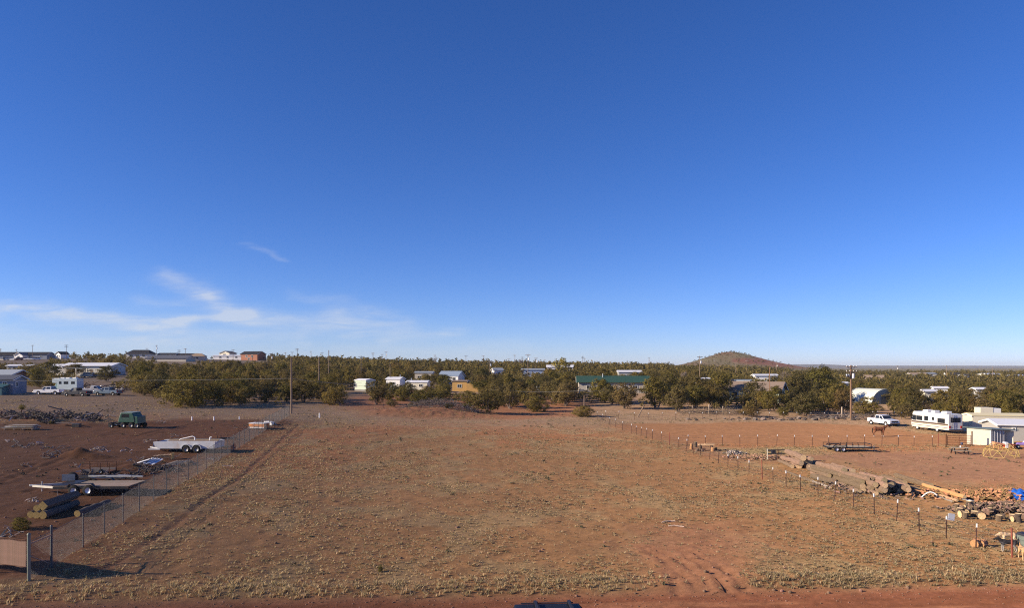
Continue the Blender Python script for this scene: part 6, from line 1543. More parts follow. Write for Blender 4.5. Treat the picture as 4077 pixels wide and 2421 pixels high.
# ------------------------------------------------------------------ lumber stack and junk row
g = G(70, 1716)
for lay in range(4):
    for i in range(5):
        o = MB().box((0, 0, 0), (4.3 - .3 * lay + rl.uniform(-.3, .3), .26, .07)).build('board', (LUMBER, PLANKGREY, OLDWHITE, PLANK)[(lay + i) % 4]); o.location = g + Vector((-.3 + rl.uniform(-.3, .3) + .2 * lay, .25 + i * .29, .22 + lay * .13)); o.rotation_euler = (0, 0, R(rl.uniform(-2, 2)))
        tag(o, ('bottom', 'second', 'third', 'top')[lay] + ' layer ' + ordinal(i + 1) + ' board from the front in the left lumber stack', 'board', 'boards stacked at the left edge of the yard')
for i in range(4):
    o = MB().box((0, 0, 0), (.14, 1.5, .14)).build('bearer', PLANKGREY); o.location = g + Vector((-1.8 + i * 1.2, .85, .1)); tag(o, ordinal(i + 1) + ' bearer block from the left under the left lumber stack', 'block', 'bearers under the lumber pile')
g = G(265, 1700)
for i in range(4):
    o = MB().box((0, 0, 0), (3.1, .16, .06)).build('board', PLANKGREY); o.location = g + Vector((.1 * i, .1 + .25 * i, .42 - .04 * i)); o.rotation_euler = (0, R(2), R(-1 + i)); tag(o, ordinal(i + 1) + ' plank from the front on the low bench in the junk row', 'board', 'planks on the bench in the junk row')
o = MB().prism([(-.5, 0), (.5, 0), (.5, .5), (-.5, .5)], -.3, .3).build('crate', DARKMETAL, None, .02); o.location = G(305, 1704); tag(o, 'dark box at the right end of the plank bench in the junk row', 'box')
def junk_pole(px_, py_, L_, ang_, tilt, r_, mm, lab, dz=.2):
    o = MB().cyl((-L_ / 2, 0, 0), (L_ / 2, 0, 0), r_, n=6).build('pole', mm); o.location = G(px_, py_) + Vector((0, 0, dz)); o.rotation_euler = (0, R(tilt), R(ang_)); tag(o, lab, 'pole')
junk_pole(335, 1668, 2.6, 25, -14, .09, GALV, 'pale pole leaning over the junk row left of the green truck', .6)
junk_pole(45, 1668, 2.4, 20, -12, .07, PLANKGREY, 'thin pole slanting out of the junk row near the left edge', .5)
junk_pole(60, 1672, 2.0, 30, -25, .06, RUST, 'rusty rod slanting beside the thin pole at left', .45)
# loose pieces heaped in rows: broken boards, stones, metal
def heap(name, label, pts, n, size, m_, seed, zt=.5, cat='rubble'):
    rnd = random.Random(seed); m = MB()
    for i in range(n):
        px_, py_ = rnd.choice(pts); g = G(px_ + rnd.uniform(-26, 26), py_ + rnd.uniform(-7, 7))
        k_ = rnd.random(); s = size * rnd.uniform(.5, 1.4); z_ = rnd.uniform(0, zt) * rnd.random()
        M = Euler((rnd.uniform(-.6, .6), rnd.uniform(-.6, .6), rnd.uniform(0, 6.28))).to_matrix()
        if k_ < .45: m.box(g + Vector((0, 0, z_ + .05)), (s * rnd.uniform(1.5, 4), s * .35, s * .18), M=M)
        elif k_ < .8: m.blob(g + Vector((0, 0, z_)), (s * .5, s * .4, s * .35), rnd, .25, 1, True)
        else: m.bar(g + Vector((0, 0, z_)), g + M @ Vector((s * 3.5, 0, 0)) + Vector((0, 0, .2)), s * .12)
    o = m.build(name, m_); return tag(o, label, cat, kind='stuff')
JM = mat('junk_mix', (.15, .115, .09), .85, var=.4, scale=1.5, island=.65)
JP = mat('pale_junk_mix', (.40, .33, .26), .85, var=.4, scale=1.5, island=.6)
heap('junk_row', 'tangled row of dark scrap, stones and broken timber at the back of the yard', [(20, 1660), (60, 1665), (100, 1672), (150, 1680), (190, 1685), (225, 1660), (260, 1668), (290, 1672), (340, 1672), (370, 1675), (130, 1655)], 620, .44, JM, 1, 1.3)
heap('pale_scrap', 'pale bits of broken board scattered through the junk row', [(70, 1660), (190, 1668), (240, 1660), (320, 1680), (380, 1660), (430, 1660), (20, 1680)], 110, .36, JP, 2, 1.1)
heap('scrap_scatter', 'scrap and stones spread on the ground behind the flatbed trailer', [(560, 1870), (600, 1880), (640, 1870), (540, 1890), (420, 1900), (350, 1895), (470, 1905), (680, 1870), (520, 1915)], 330, .28, JM, 3, .4)
heap('stone_heap', 'small heap of pale stones by the dirt mound', [(190, 1818), (205, 1822), (215, 1815), (60, 1778), (90, 1782), (140, 1775), (190, 1785), (230, 1790)], 90, .22, STONE, 4, .2)
heap('yard_litter', 'bits of wood and stone littering the bare yard', [(50, 1760), (150, 1770), (380, 1795), (420, 1800), (560, 1690), (640, 1680), (130, 2000), (60, 2120), (20, 2140), (600, 1760), (400, 1790), (480, 1690), (250, 1990), (540, 1830), (500, 1800), (700, 1820), (300, 1860), (100, 1850), (700, 1740), (850, 1830)], 320, .19, JP, 5, .05)
heap('field_edge_scrap', 'dark scrap lying at the foot of the chain-link fence end', [(1130, 1690), (1105, 1700), (1150, 1695), (960, 1705), (965, 1715)], 40, .3, JM, 6, .4)
heap('neighbour_junk', 'jumble of scrap around the blue pickup on the left slope', [(345, 1548), (370, 1555), (400, 1558), (430, 1550), (455, 1556), (480, 1552), (500, 1546), (350, 1540), (290, 1556), (240, 1556)], 150, .55, JM, 7, 1.2)
heap('neighbour_pale_junk', 'white bits of scrap around the blue pickup on the left slope', [(350, 1552), (395, 1556), (420, 1560), (470, 1552), (490, 1548), (245, 1555)], 40, .55, OLDWHITE, 8, 1.0)
# dead branches heaped at the field edge
def brush(name, label, c, L_, W_, H_, n, seed, m_):
    rnd = random.Random(seed); m = MB()
    for i in range(n):
        u = rnd.uniform(-1, 1); v = rnd.uniform(-1, 1); g = Vector((c.x + u * L_, c.y + v * W_, 0)); g.z = hz(g.x, g.y) + rnd.random() * H_ * max(0, 1 - u * u)
        d = Vector((rnd.uniform(-1, 1), rnd.uniform(-1, 1), rnd.uniform(-.2, .7))).normalized() * rnd.uniform(.4, 1.3)
        m.cyl(g, g + d, rnd.uniform(.015, .05), .008, n=3, cap=False)
    return tag(m.build(name, m_), label, 'brush', kind='stuff')
DEAD = mat('dead_branch', (.22, .18, .155), .95, var=.3, scale=1, island=.5)
brush('brush_pile', 'heap of grey dead branches at the far edge of the field', G(1755, 1646), 7.5, 2.4, 1.8, 1500, 1, DEAD)
brush('brush_pile', 'dead grey branches lying by the rocks behind the arena', G(3380, 1668), 9.0, 1.2, .8, 420, 2, DEAD)
brush('dry_bushes', 'dry reddish weeds around the pale posts behind the arena', G(2850, 1650), 7.5, 2.5, 1.3, 800, 3, mat('dry_weed', (.34, .25, .16), .95, var=.3, island=.4))
for i, (px_, py_, hh_, lab) in enumerate(((930, 2278, .45, 'small green shrub alone in the near field'), (82, 2112, .9, 'grey-green sage bush behind the corner post'), (88, 1632, 1.0, 'green shrub behind the junk row'), (205, 1692, .6, 'bright green weed before the junk row'))):
    g = G(px_ if i else 1515, py_ if i else 2277); t = thing('shrub', lab, 'shrub', g, i)
    inst('foliage', DENSE[i % 3][0], t, (0, 0, -.05), (0, 0, 0), (hh_ * (1.3 if i != 0 else .6), hh_ * (1.3 if i != 0 else .6), hh_)); inst('stem', DENSE[i % 3][1], t, (0, 0, 0), (0, 0, 0), (hh_, hh_, hh_ * .8))
# ------------------------------------------------------------------ row of stacked logs behind the right fence
def stack(x0, y0, rows, L_, r0, label, group, seed):
    rnd = random.Random(seed); base = hz(x0, y0)
    rr = [[rnd.uniform(.62, 1.22) * r0 for _ in range(n)] for n in rows]
    z_ = None; prev = None
    for k_, row in enumerate(rr):
        x_ = x0 + k_ * r0 * 1.15 + (rnd.uniform(0, .2))
        for i, r_ in enumerate(row):
            x_ += r_
            z = base + (r_ if k_ == 0 else r0 * (.9 + 1.5 * k_) + rnd.uniform(-.04, .04))
            ylog(x_, y0 + rnd.uniform(-.8, 1.0), z, L_ * rnd.uniform(.62, 1.08), r_, ordinal(i + 1) + ' log from the left in the ' + ('bottom', 'second', 'third', 'fourth')[k_] + ' row of the ' + label, group, yaw=rnd.uniform(-.13, .13) - .02, taper=rnd.uniform(.72, .95))
            x_ += r_ * 1.02 + rnd.uniform(.0, .12)
stack(28.7, 71.8, [4, 3, 2], 5.2, .30, 'farthest log stack', 'logs in the farthest stack', 1)
stack(27.9, 62.2, [7, 5, 4, 2], 5.2, .24, 'middle log stack', 'logs in the middle stack', 2)
stack(28.3, 57.3, [10, 8, 6, 3], 4.4, .22, 'nearest log stack', 'logs in the nearest stack', 3)
ylog(32.2, 68.6, .28, 5.5, .27, 'single thick log right of the farthest stack'); ylog(36.0, 60.4, .24, 5.6, .23, 'long grey log lying apart on the pale dirt'); ylog(34.4, 61.6, .24, 3.6, .25, 'shorter grey log beside the long one on the pale dirt')
ylog(33.4, 58.0, .26, 3.2, .26, 'stubby log right of the nearest stack')
ylog(34.9, 54.2, .42, 5.4, .15, 'peeled orange log resting on the firewood heap', bark=PEELED, yaw=-.01)
ylog(34.2, 54.0, .18, 4.6, .09, 'thin pale pole beside the peeled orange log', bark=PLANK); ylog(33.8, 53.9, .12, 4.2, .07, 'thinner grey pole left of the peeled orange log', bark=PLANKGREY); ylog(35.3, 53.7, .12, 3.2, .08, 'short pale pole right of the peeled orange log', bark=OLDWHITE)
ylog(27.2, 60.0, .12, 6.5, .10, 'thin grey log nearest the fence beside the stacks', bark=PLANKGREY); ylog(27.0, 63.5, .13, 6.0, .11, 'thin brown log along the fence side of the middle stack')
m = MB(); m.tube([Vector((32.4 + .9 * t, 55.6 - .5 * t, .15 + .45 * math.sin(t * 2.6))) for t in (0, .2, .4, .6, .8, 1.0)], .05, 6); tag(m.build('bent_pipe', WHITEPL), 'white bent pipe at the end of the nearest log stack', 'pipe')
# cattle rack lying on the first stack
rk = thing('metal_rack', 'dark metal rack standing behind the farthest log stack', 'rack', (28.4, 78.2, hz(28.4, 78.2)), R(-8))
for z_ in (.35, .75, 1.15): MB().bar((0, 0, z_), (2.4, -.3, z_ + .1), .07, .1).build('rail', DARKMETAL, rk)
for x_ in (0, 1.1, 2.3): MB().bar((x_, -.12 * x_, 0), (x_, -.12 * x_, 1.3), .08).build('upright', RUST if x_ else CREAM, rk)
MB().box((2.9, -.4, 1.2), (.9, .3, .05)).build('board', LUMBER, rk)
# chips and split firewood
def split_heap(name, label, cx_, cy_, lx_, ly_, hh_, n, s, seed, m_):
    rnd = random.Random(seed); m = MB()
    for i in range(n):
        u, v = rnd.gauss(0, .45), rnd.gauss(0, .45)
        if u * u + v * v > 1.3: continue
        x_, y_ = cx_ + u * lx_, cy_ + v * ly_; z_ = hz(x_, y_) + hh_ * max(0, 1 - u * u - v * v) * (.3 + .7 * rnd.random())
        M = Euler((rnd.uniform(-.7, .7), rnd.uniform(-.7, .7), rnd.uniform(0, 6.28))).to_matrix(); L_ = s * rnd.uniform(.7, 1.3); w_ = L_ * rnd.uniform(.22, .4)
        vs = [M @ Vector(p) + Vector((x_, y_, z_ + .06)) for p in ((-L_ / 2, -w_ / 2, 0), (-L_ / 2, w_ / 2, 0), (-L_ / 2, 0, w_ * .8), (L_ / 2, -w_ / 2, 0), (L_ / 2, w_ / 2, 0), (L_ / 2, 0, w_ * .8))]
        m.add(vs, [(0, 1, 2), (5, 4, 3), (0, 3, 4, 1), (1, 4, 5, 2), (2, 5, 3, 0)])
    return tag(m.build(name, m_), label, 'firewood', kind='stuff')
FW = mat('split_firewood', (.40, .225, .105), .85, var=.3, scale=2, island=.5)
FWD = mat('dark_split_wood', (.25, .17, .12), .9, var=.35, scale=2, island=.6)
split_heap('firewood_heap', 'orange heap of split firewood by the blue tarp', 38.6, 55.2, 3.4, 2.4, .8, 1000, .34, 1, FW)
split_heap('firewood_scatter', 'loose split firewood spread left of the orange heap', 35.6, 57.0, 4.2, 2.4, .3, 420, .34, 2, FW)
split_heap('bark_heap', 'dark heap of bark and split wood in front of the orange firewood', 36.0, 51.0, 4.6, 1.6, .5, 700, .34, 3, FWD)
split_heap('bark_litter', 'bark and wood litter lying around the log stacks', 30.5, 60.5, 4.0, 5.0, .25, 500, .36, 9, FWD)
split_heap('chip_patch', 'scattered wood chips left of the farthest log stack', 28.0, 80.5, 3.6, 2.6, .12, 420, .30, 4, mat('wood_chip', (.40, .25, .15), .9, var=.3, scale=2, island=.5))
split_heap('pale_chips', 'small heap of pale and dark chips beyond the fence', 26.6, 84.0, 1.4, 1.0, .35, 120, .30, 5, mat('pale_chip', (.42, .36, .30), .9, var=.3, scale=2, island=.7))
rr3 = random.Random(4)
pxr = sorted(rr3.uniform(3790, 4090) for _ in range(30))
for i in range(30):
    px_ = pxr[i]; py_ = 2022 + rr3.uniform(-4, 46) + (px_ - 3790) * .05
    g = G(px_, py_); r_ = rr3.uniform(.14, .27); L_ = rr3.uniform(.35, .6); a = rr3.uniform(-.9, 1.2)
    d = Vector((math.cos(a), math.sin(a), 0)) * L_
    if i % 3 == 0: p0, p1 = g, g + Vector((0, 0, L_))
    else: p0, p1 = g + Vector((0, 0, r_)), g + d + Vector((0, 0, r_))
    p1.z += .01
    log(p0, p1, r_, ordinal(i + 1) + ' sawn round from the left in the heap below the firewood', 'sawn rounds below the firewood', name='log_round', bark=BARKDARK if i % 2 else BARK, taper=.97)
# blue tarp over a heap
g = G(4062, 1998); tp = thing('tarp_heap', 'bright blue tarp over a heap at the right edge', 'tarp', g, 0)
rnd = random.Random(3); nn = 22; vs = []; fs = []
for j in range(nn + 1):
    for i in range(nn + 1):
        u, v = i / nn * 2 - 1, j / nn * 2 - 1
        r2 = min(1.0, u * u * u * u * .8 + v * v * v * v * .8)
        z_ = (.85 * (1 - r2) + .10 * math.sin(u * 9 + v * 4) * (1 - r2 * .5) + .07 * math.sin(v * 13 - u * 5) + .02)
        vs.append((u * 1.15, v * 1.0, max(.03, z_)))
for j in range(nn):
    for i in range(nn): fs.append((j * (nn + 1) + i, j * (nn + 1) + i + 1, (j + 1) * (nn + 1) + i + 1, (j + 1) * (nn + 1) + i))
MB().add(vs, fs, True).build('sheet', BLUETARP, tp); MB().box((.1, -.85, .12), (1.4, .3, .2)).build('board', PLANK, tp)
# bench and stumps in the field corner
g = G(2815, 1797); bn = thing('log_bench', 'rough plank bench on log stumps inside the fence corner', 'bench', (g.x, g.y + .4, g.z), R(-6))
MB().box((0, 0, .78), (1.9, .9, .1)).build('top_plank', LUMBER, bn, .01); MB().box((.45, .1, .90), (1.2, .5, .08)).build('upper_plank', PLANK, bn, .01)
for x_, y_ in ((-.7, -.2), (.65, -.25), (-.6, .3), (.7, .3)): MB().cyl((x_, y_, -.1), (x_, y_, .73), .17, .15, n=10).build('stump_leg', BARK, bn)
for i, (px_, py_, r_, L_, lab) in enumerate(((2752, 1790, .2, .75, 'upright reddish stump left of the log bench'), (2768, 1782, .22, .7, 'tall split stump behind the log bench'), (2775, 1797, .2, .35, 'low stump in front of the log bench'), (2795, 1799, .18, .3, 'low pale stump under the log bench'), (2838, 1799, .22, .5, 'pale stump right under the log bench'), (2850, 1795, .15, .35, 'small stump at the right end of the log bench'))):
    gg = G(px_, py_); log(gg, gg + Vector((.06, .02, L_)), r_, lab, bark=PEELED if i in (0, 4) else BARK, name='stump')
bo = MB().prism([(-.25, 0), (.25, 0), (.22, .45), (-.2, .45)], -.2, .2).build('black_tub', BLACKPL, None, .03); bo.location = G(3079, 1806); tag(bo, 'small black tub on the grass above the log stacks', 'tub')
bo = MB().box((0, 0, .1), (.5, .4, .2)).build('dark_clod', DARKSTONE, None, .05); bo.location = G(3060, 1799); tag(bo, 'dark lump left of the small black tub', 'stone')
# black utility trailer
g = G(3336, 1803); ut = thing('utility_trailer', 'black open utility trailer with rails and bright hubs on the pale dirt', 'trailer', (g.x, g.y + .9, g.z), R(-4))
MB().box((1.5, 0, .55), (4.9, 1.9, .06)).build('deck', PLANKGREY, ut)
for s in (-1, 1):
    MB().bar((-1.0, s * .98, .5), (4.0, s * .98, .5), .1, .16).build('side_beam', DARKMETAL, ut); MB().bar((-1.0, s * .98, .95), (4.0, s * .98, .95), .06).build('top_rail', DARKMETAL, ut)
    for x_ in (-1.0, -.2, 1.1, 1.8, 2.5, 3.2, 4.0): MB().bar((x_, s * .98, .5), (x_, s * .98, .95), .05).build('rail_post', DARKMETAL, ut)
    MB().prism([(-.6, .62), (-.45, .82), (.95, .82), (1.1, .62), (1.0, .62), (.9, .77), (-.4, .77), (-.5, .62)], s * 1.12 - .11, s * 1.12 + .11).build('fender', DARKMETAL, ut)
MB().bar((-1.0, -.98, .5), (-1.0, .98, .5), .1, .16).build('end_beam', DARKMETAL, ut); MB().bar((4.0, -.98, .95), (4.0, .98, .95), .06).build('end_rail', DARKMETAL, ut); MB().bar((4.0, -.98, .5), (4.0, .98, .5), .1, .16).build('end_beam', DARKMETAL, ut)
m = MB(); m.bar((4.0, -.8, .48), (5.3, 0, .45), .08); m.build('drawbar', DARKMETAL, ut); m = MB(); m.bar((4.0, .8, .48), (5.3, 0, .45), .08); m.build('drawbar', DARKMETAL, ut)
MB().cyl((4.7, 0, .0), (4.7, 0, .7), .04, n=7).build('jack', GALV, ut)
tandem(ut, (-.15, .62), 1.12, .33, .2, mat('bright_hub', (.75, .73, .78), .3, .3))
# picnic table
g = G(3830, 1812); pt = thing('picnic_table', 'dark picnic table with attached benches on the bare dirt', 'table', (g.x, g.y + .4, g.z), R(-12))
for i in range(4): MB().box((0, -.3 + .2 * i, .74), (1.9, .18, .045)).build('plank', PLANKGREY, pt)
for s in (-1, 1):
    for i in range(2): MB().box((0, s * (.68 + .17 * i), .44), (1.9, .15, .045)).build('bench_plank', PLANKGREY, pt)
    for x_ in (-.7, .7): MB().bar((x_, s * .25, .71), (x_, s * .72, 0), .09).build('leg', DARKMETAL, pt)
for x_ in (-.7, .7): MB().bar((x_, -.84, .40), (x_, .84, .40), .06, .09).build('bearer', DARKMETAL, pt); MB().bar((x_, -.38, .69), (x_, .38, .69), .06, .08).build('top_bearer', DARKMETAL, pt)
cupo = MB().cyl((0, 0, 0), (0, 0, .22), .07, n=8).build('white_cup', WHITEPL); cupo.location = (g.x + .1, g.y + .45, g.z + .765); tag(cupo, 'small white cup standing on the picnic table', 'cup')
# yellow climbing dome
g = G(4022, 1826); cd = thing('climbing_dome', 'yellow tubular climbing dome at the right edge', 'climbing frame', (g.x, g.y + 1.5, g.z), .2)
bm = bmesh.new(); bmesh.ops.create_icosphere(bm, subdivisions=2, radius=1.0)
for e in bm.edges:
    a, b_ = e.verts[0].co, e.verts[1].co
    if a.z < -.2 or b_.z < -.2 or min(a.z, b_.z) > .80: continue
    A_ = Vector((a.x * 1.95, a.y * 1.8, max(0.02, a.z * 1.75))); B_ = Vector((b_.x * 1.95, b_.y * 1.8, max(.02, b_.z * 1.75)))
    if (A_ - B_).length > .1: MB().cyl(A_, B_, .024, n=5).build('strut', YELLOWP, cd)
bm.free()
g = G(3990, 1790); sl = thing('toy_slide', 'faded orange and white toy slide beside the climbing dome', 'toy', (g.x, g.y + .4, g.z), R(-4))
MB().prism([(-.85, .62), (.5, .55), (.5, .75), (-.85, 1.0)], -.3, .3).build('chute', PEACH, sl, .04); MB().prism([(.5, .2), (.85, .2), (.85, .95), (.5, .95)], -.32, .32).build('tower', WHITEPL, sl, .04); MB().box((.42, 0, .5), (.2, .55, .5)).build('panel', REDP, sl, .03)
for x_ in (-.75, -.1): MB().bar((x_, 0, .05), (x_, 0, .7), .12).build('leg', PEACH, sl)
g = G(4032, 1788); sl = thing('toy_table', 'red-orange plastic toy table behind the climbing dome', 'toy', (g.x, g.y + .6, g.z), R(5))
MB().box((0, 0, .55), (1.3, .7, .1)).build('top', mat('red_orange_plastic', (.6, .14, .04), .5), sl, .03)
for x_ in (-.5, .5):
    for s in (-.25, .25): MB().bar((x_, s, 0), (x_, s, .5), .08).build('leg', REDP, sl)
# bins and posts at the lower right
g = G(4100, 2212); bi = thing('refuse_bin', 'grey-green bin with black lid at the lower right edge', 'bin', (g.x, g.y + .2, g.z), R(10))
quadbox(MB(), [(-.25, -.25, 0), (.25, -.25, 0), (.25, .28, 0), (-.25, .28, 0)], [(-.32, -.32, .95), (.32, -.32, .95), (.32, .38, .95), (-.32, .38, .95)]).build('body', OLIVEBIN, bi, .03)
quadbox(MB(), [(-.34, -.36, .96), (.34, -.36, .96), (.34, .4, .96), (-.34, .4, .96)], [(-.3, -.3, 1.06), (.3, -.3, 1.06), (.3, .36, 1.1), (-.3, .36, 1.1)]).build('lid', BLACKPL, bi, .03)
for s in (-1, 1): MB().lathe([(.02, -.04), (.12, -.04), (.12, .04), (.02, .04)], (s * .24, .32, .12), (1, 0, 0), 12).build('wheel', TIRE, bi)
g = G(4075, 2165); ba = thing('black_drum', 'black drum lying behind the grey-green bin', 'drum', (g.x + .3, g.y + .2, g.z), R(0))
MB().lathe([(0, -.45), (.26, -.45), (.28, -.4), (.28, .4), (.26, .45), (0, .45)], (0, 0, .28), (1, 0, .06), 16).build('shell', BLACKPL, ba)
for t_ in (-.2, .2): MB().lathe([(.28, -.02), (.30, -.02), (.30, .02), (.28, .02)], (t_, 0, .28), (1, 0, .06), 16).build('hoop', DARKMETAL, ba)
for i, (px_, py_, r_, lab) in enumerate(((3893, 2186, .22, 'left one of two reddish rounds lying by a fence post'), (3917, 2185, .21, 'right one of two reddish rounds lying by a fence post'))):
    gg = G(px_, py_); log(gg + Vector((-.2, 0, r_)), gg + Vector((.22, .25, r_)), r_ * 1.05, lab, bark=mat('reddish_bark', (.45, .22, .12), .9, var=.3, scale=5), name='log_round', endm=PEELED)
# small twigs in the field
for i, (px_, py_, a) in enumerate(((2660, 2082, .4), (2692, 2100, -.2), (905, 1858, .2))):
    m = MB(); gg = G(px_, py_); m.tube([Vector((-.5, 0, .04)), Vector((-.1, .08, .08)), Vector((.25, .02, .05)), Vector((.5, -.08, .06))], .035, 5); o = m.build('fallen_branch', mat('bleached_branch', (.6, .45, .36), .9)); o.location = gg; o.rotation_euler = (0, 0, a)
    tag(o, ('upper bleached branch lying in the middle of the field', 'lower bleached branch lying in the middle of the field', 'bleached piece of wood at the foot of the chain-link fence')[i], 'branch')
# white boxes among the trees at centre
for i, (px_, w_, lab) in enumerate(((2127, .72, 'left one of two white refrigerators by the centre track'), (2142, .78, 'right one of two white refrigerators by the centre track'))):
    gg = G(px_, 1567); t = thing('refrigerator', lab, 'refrigerator', gg, R(-6 + 9 * i))
    MB().box((0, 0, .95), (w_ * 1.1, .75, 1.9)).build('cabinet', WHITE, t, .03); MB().box((0, -.40, 1.5), (w_ * 1.06, .05, .75)).build('door', WHITEPL, t, .01); MB().box((0, -.40, .62), (w_ * 1.06, .05, .95)).build('door', WHITEPL, t, .01); MB().box((.3, -.45, 1.1), (.04, .05, .5)).build('handle', GALV, t)
# ------------------------------------------------------------------ horse and dogs
def limb(m, pts, rad, sub=2):
    for (p, r) in zip(pts, rad):
        bm = bmesh.new(); bmesh.ops.create_icosphere(bm, subdivisions=sub, radius=1.0)
        rr = r if isinstance(r, tuple) else (r, r, r)
        vs = [(p[0] + v.co.x * rr[0], p[1] + v.co.y * rr[1], p[2] + v.co.z * rr[2]) for v in bm.verts]
        fs = [tuple(v.index for v in f.verts) for f in bm.faces]; bm.free(); m.add(vs, fs, True)
    for i in range(len(pts) - 1):
        r0 = min(rad[i]) if isinstance(rad[i], tuple) else rad[i]; r1 = min(rad[i + 1]) if isinstance(rad[i + 1], tuple) else rad[i + 1]
        m.cyl(pts[i], pts[i + 1], r0, r1, n=10)
    return m
def body_obj(m, name, material, parent, vox):
    o = m.build(name, material, parent)
    r_ = o.modifiers.new('remesh', 'REMESH'); r_.mode = 'VOXEL'; r_.voxel_size = vox; r_.use_smooth_shade = True
    s = o.modifiers.new('smooth', 'SMOOTH'); s.iterations = 3; s.factor = .5
    return o
def coat(name, stops, noise=.06, axis=2):
    m = bpy.data.materials.new(name); m.use_nodes = True; N, L = m.node_tree.nodes, m.node_tree.links; b = N['Principled BSDF']; b.inputs['Roughness'].default_value = .7; b.inputs['Specular IOR Level'].default_value = .3
    t = N.new('ShaderNodeTexCoord'); s = N.new('ShaderNodeSeparateXYZ'); L.new(t.outputs['Object'], s.inputs[0])
    n = N.new('ShaderNodeTexNoise'); n.inputs['Scale'].default_value = 6; L.new(t.outputs['Object'], n.inputs['Vector'])
    a = N.new('ShaderNodeMath'); a.operation = 'MULTIPLY_ADD'; L.new(n.outputs['Fac'], a.inputs[0]); a.inputs[1].default_value = noise * 2; a.inputs[2].default_value = -noise
    d = N.new('ShaderNodeMath'); d.operation = 'ADD'; L.new(s.outputs[axis], d.inputs[0]); L.new(a.outputs[0], d.inputs[1])
    r = N.new('ShaderNodeValToRGB'); e = r.color_ramp.elements
    while len(e) < len(stops): e.new(.5)
    for i, (p, c) in enumerate(stops): e[i].position = p; e[i].color = (*c, 1)
    L.new(d.outputs[0], r.inputs[0]); L.new(r.outputs[0], b.inputs['Base Color']); return m
hg = G(3502, 1740); ho = thing('horse', 'bay horse with white feet standing in the sandy arena', 'horse', hg, R(-4))
m = MB()
limb(m, [(-.62, 0, 1.22), (-.25, 0, 1.16), (.15, 0, 1.16), (.50, 0, 1.20)], [(.33, .27, .32), (.36, .29, .32), (.36, .28, .32), (.28, .24, .34)], 3)
limb(m, [(.60, 0, 1.28), (.88, 0, 1.48), (1.12, 0, 1.62)], [(.20, .15, .26), (.15, .11, .19), (.12, .095, .14)], 3)
limb(m, [(1.16, 0, 1.64), (1.34, 0, 1.54), (1.52, 0, 1.42), (1.58, 0, 1.38)], [.125, .105, .075, .07])
for s in (-1, 1):
    limb(m, [(1.08, s * .06, 1.74), (1.06, s * .08, 1.86)], [.045, .015])
    fx = .02 if s < 0 else -.05
    limb(m, [(.48 + fx, s * .15, 1.05), (.46 + fx, s * .15, .72), (.47 + fx, s * .15, .48), (.45 + fx, s * .15, .16), (.50 + fx, s * .15, .06)], [.15, .10, .068, .048, .065])
    bx_ = -.12 if s < 0 else .05
    limb(m, [(-.66 + bx_ * .4, s * .15, 1.12), (-.56 + bx_, s * .16, .86), (-.82 + bx_, s * .16, .56), (-.78 + bx_, s * .16, .18), (-.72 + bx_, s * .16, .06)], [(.24, .14, .26), .14, .07, .05, .068])
body_obj(m, 'body', coat('bay_coat', [(0.0, (.5, .44, .38)), (.16, (.55, .48, .42)), (.24, (.06, .025, .015)), (.5, (.14, .05, .025)), (.75, (.21, .075, .035)), (1.0, (.19, .07, .033))], .04), ho, .035)
m = MB(); limb(m, [(-.90, 0, 1.36), (-1.02, 0, 1.15), (-1.05, 0, .8), (-1.02, 0, .5)], [.05, .075, .075, .03]); body_obj(m, 'tail', mat('black_hair', (.03, .018, .014), .8), ho, .03)
m = MB(); limb(m, [(.62, 0, 1.52), (.86, 0, 1.64), (1.05, 0, 1.74), (1.16, 0, 1.76)], [(.1, .04, .09), (.1, .04, .08), (.08, .04, .07), .04]); body_obj(m, 'mane', mat('black_hair', (.03, .018, .014), .8), ho, .025)

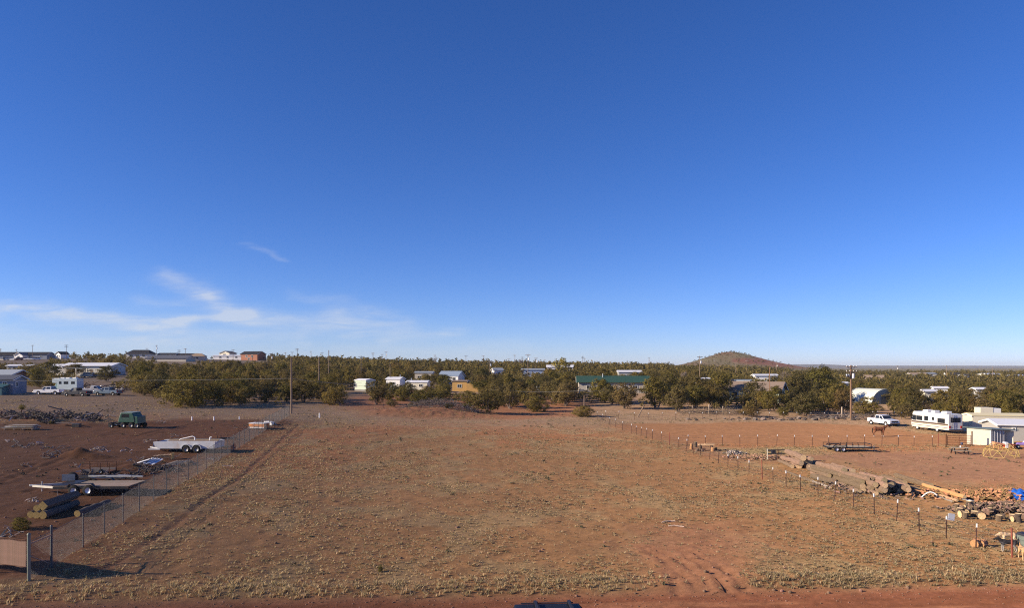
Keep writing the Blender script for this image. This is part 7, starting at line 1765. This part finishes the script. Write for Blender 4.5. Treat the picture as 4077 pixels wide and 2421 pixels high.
def dog(loc, rz, label, coatm, h=1.0, tail_up=True, head_low=False, name='dog'):
    t = thing(name, label, 'dog', loc, rz); m = MB(); k_ = .62 * h
    P = lambda x, y, z: (x * k_, y * k_, z * k_); S = lambda r: tuple(v * k_ for v in r) if isinstance(r, tuple) else r * k_
    def L_(pts, rad, sub=2): limb(m, [P(*p) for p in pts], [S(r) for r in rad], sub)
    L_([(-.48, 0, .80), (-.15, 0, .78), (.22, 0, .76), (.42, 0, .80)], [(.17, .14, .17), (.18, .15, .17), (.23, .17, .23), (.17, .14, .2)], 3)
    hz0 = .98 if not head_low else .72
    L_([(.48, 0, .88), (.66, 0, hz0 + .02)], [.14, .12]); L_([(.70, 0, hz0 + .06), (.84, 0, hz0 + .02), (1.0, 0, hz0 - .03)], [(.14, .12, .125), .085, .055])
    for s in (-1, 1):
        L_([(.64, s * .09, hz0 + .17), (.62, s * .11, hz0 + .27)], [.045, .015])
        L_([(.36, s * .12, .66), (.34, s * .12, .38), (.36, s * .12, .06), (.41, s * .12, .03)], [.10, .055, .042, .05])
        L_([(-.48, s * .12, .72), (-.40, s * .13, .52), (-.60, s * .13, .28), (-.55, s * .13, .05), (-.5, s * .13, .03)], [(.13, .08, .15), .085, .045, .042, .05])
    if tail_up: L_([(-.62, 0, .86), (-.78, 0, 1.02), (-.78, 0, 1.25)], [.05, .055, .03])
    else: L_([(-.62, 0, .84), (-.80, 0, .66), (-.9, 0, .5)], [.05, .055, .03])
    body_obj(m, 'body', coatm, t, .022)
    for s in (-1, 1): MB().blob((P(.80, s * .075, hz0 + .085)), (.016, .016, .016), random.Random(1), 0, 1).build('eye', BLACKPL, t)
    MB().blob(P(1.045, 0, hz0 - .02), (.022, .026, .02), random.Random(1), 0, 1).build('nose', BLACKPL, t)
    return t
BLK = coat('black_grey_coat', [(0, (.45, .38, .3)), (.10, (.38, .33, .28)), (.30, (.30, .29, .28)), (.42, (.05, .045, .05)), (.7, (.022, .02, .022))], .05)
TANC = coat('tan_coat', [(0, (.62, .42, .24)), (.25, (.62, .38, .18)), (.5, (.56, .33, .15)), (.7, (.52, .32, .16))], .06)
PALC = coat('pale_tan_coat', [(0, (.7, .52, .34)), (.3, (.72, .54, .34)), (.6, (.66, .46, .27))], .06)
dog(G(4012, 2202), R(168), 'dark dog with pale legs and raised tail by the red post', BLK, 1.15)
dog(G(4012, 2172), R(176), 'pale tan dog standing behind the dark dog', PALC, 1.15, tail_up=False, head_low=True)
dog(G(4074, 2232), R(250), 'tan dog half cut by the right edge near the bin', TANC, 1.2)
# ------------------------------------------------------------------ air
hm = bpy.data.materials.new('thin_air'); hm.use_nodes = True
N, L = hm.node_tree.nodes, hm.node_tree.links
N.remove(N['Principled BSDF'])
pv = N.new('ShaderNodeVolumePrincipled')
pv.inputs['Color'].default_value = (0.80, 0.88, 1.0, 1); pv.inputs['Density'].default_value = 0.00006; pv.inputs['Anisotropy'].default_value = 0.0
L.new(pv.outputs[0], N['Material Output'].inputs['Volume'])
hb = MB().box((0, 6800, 32), (18600, 14600, 76)).build('haze', hm)
tag(hb, kind='stuff')
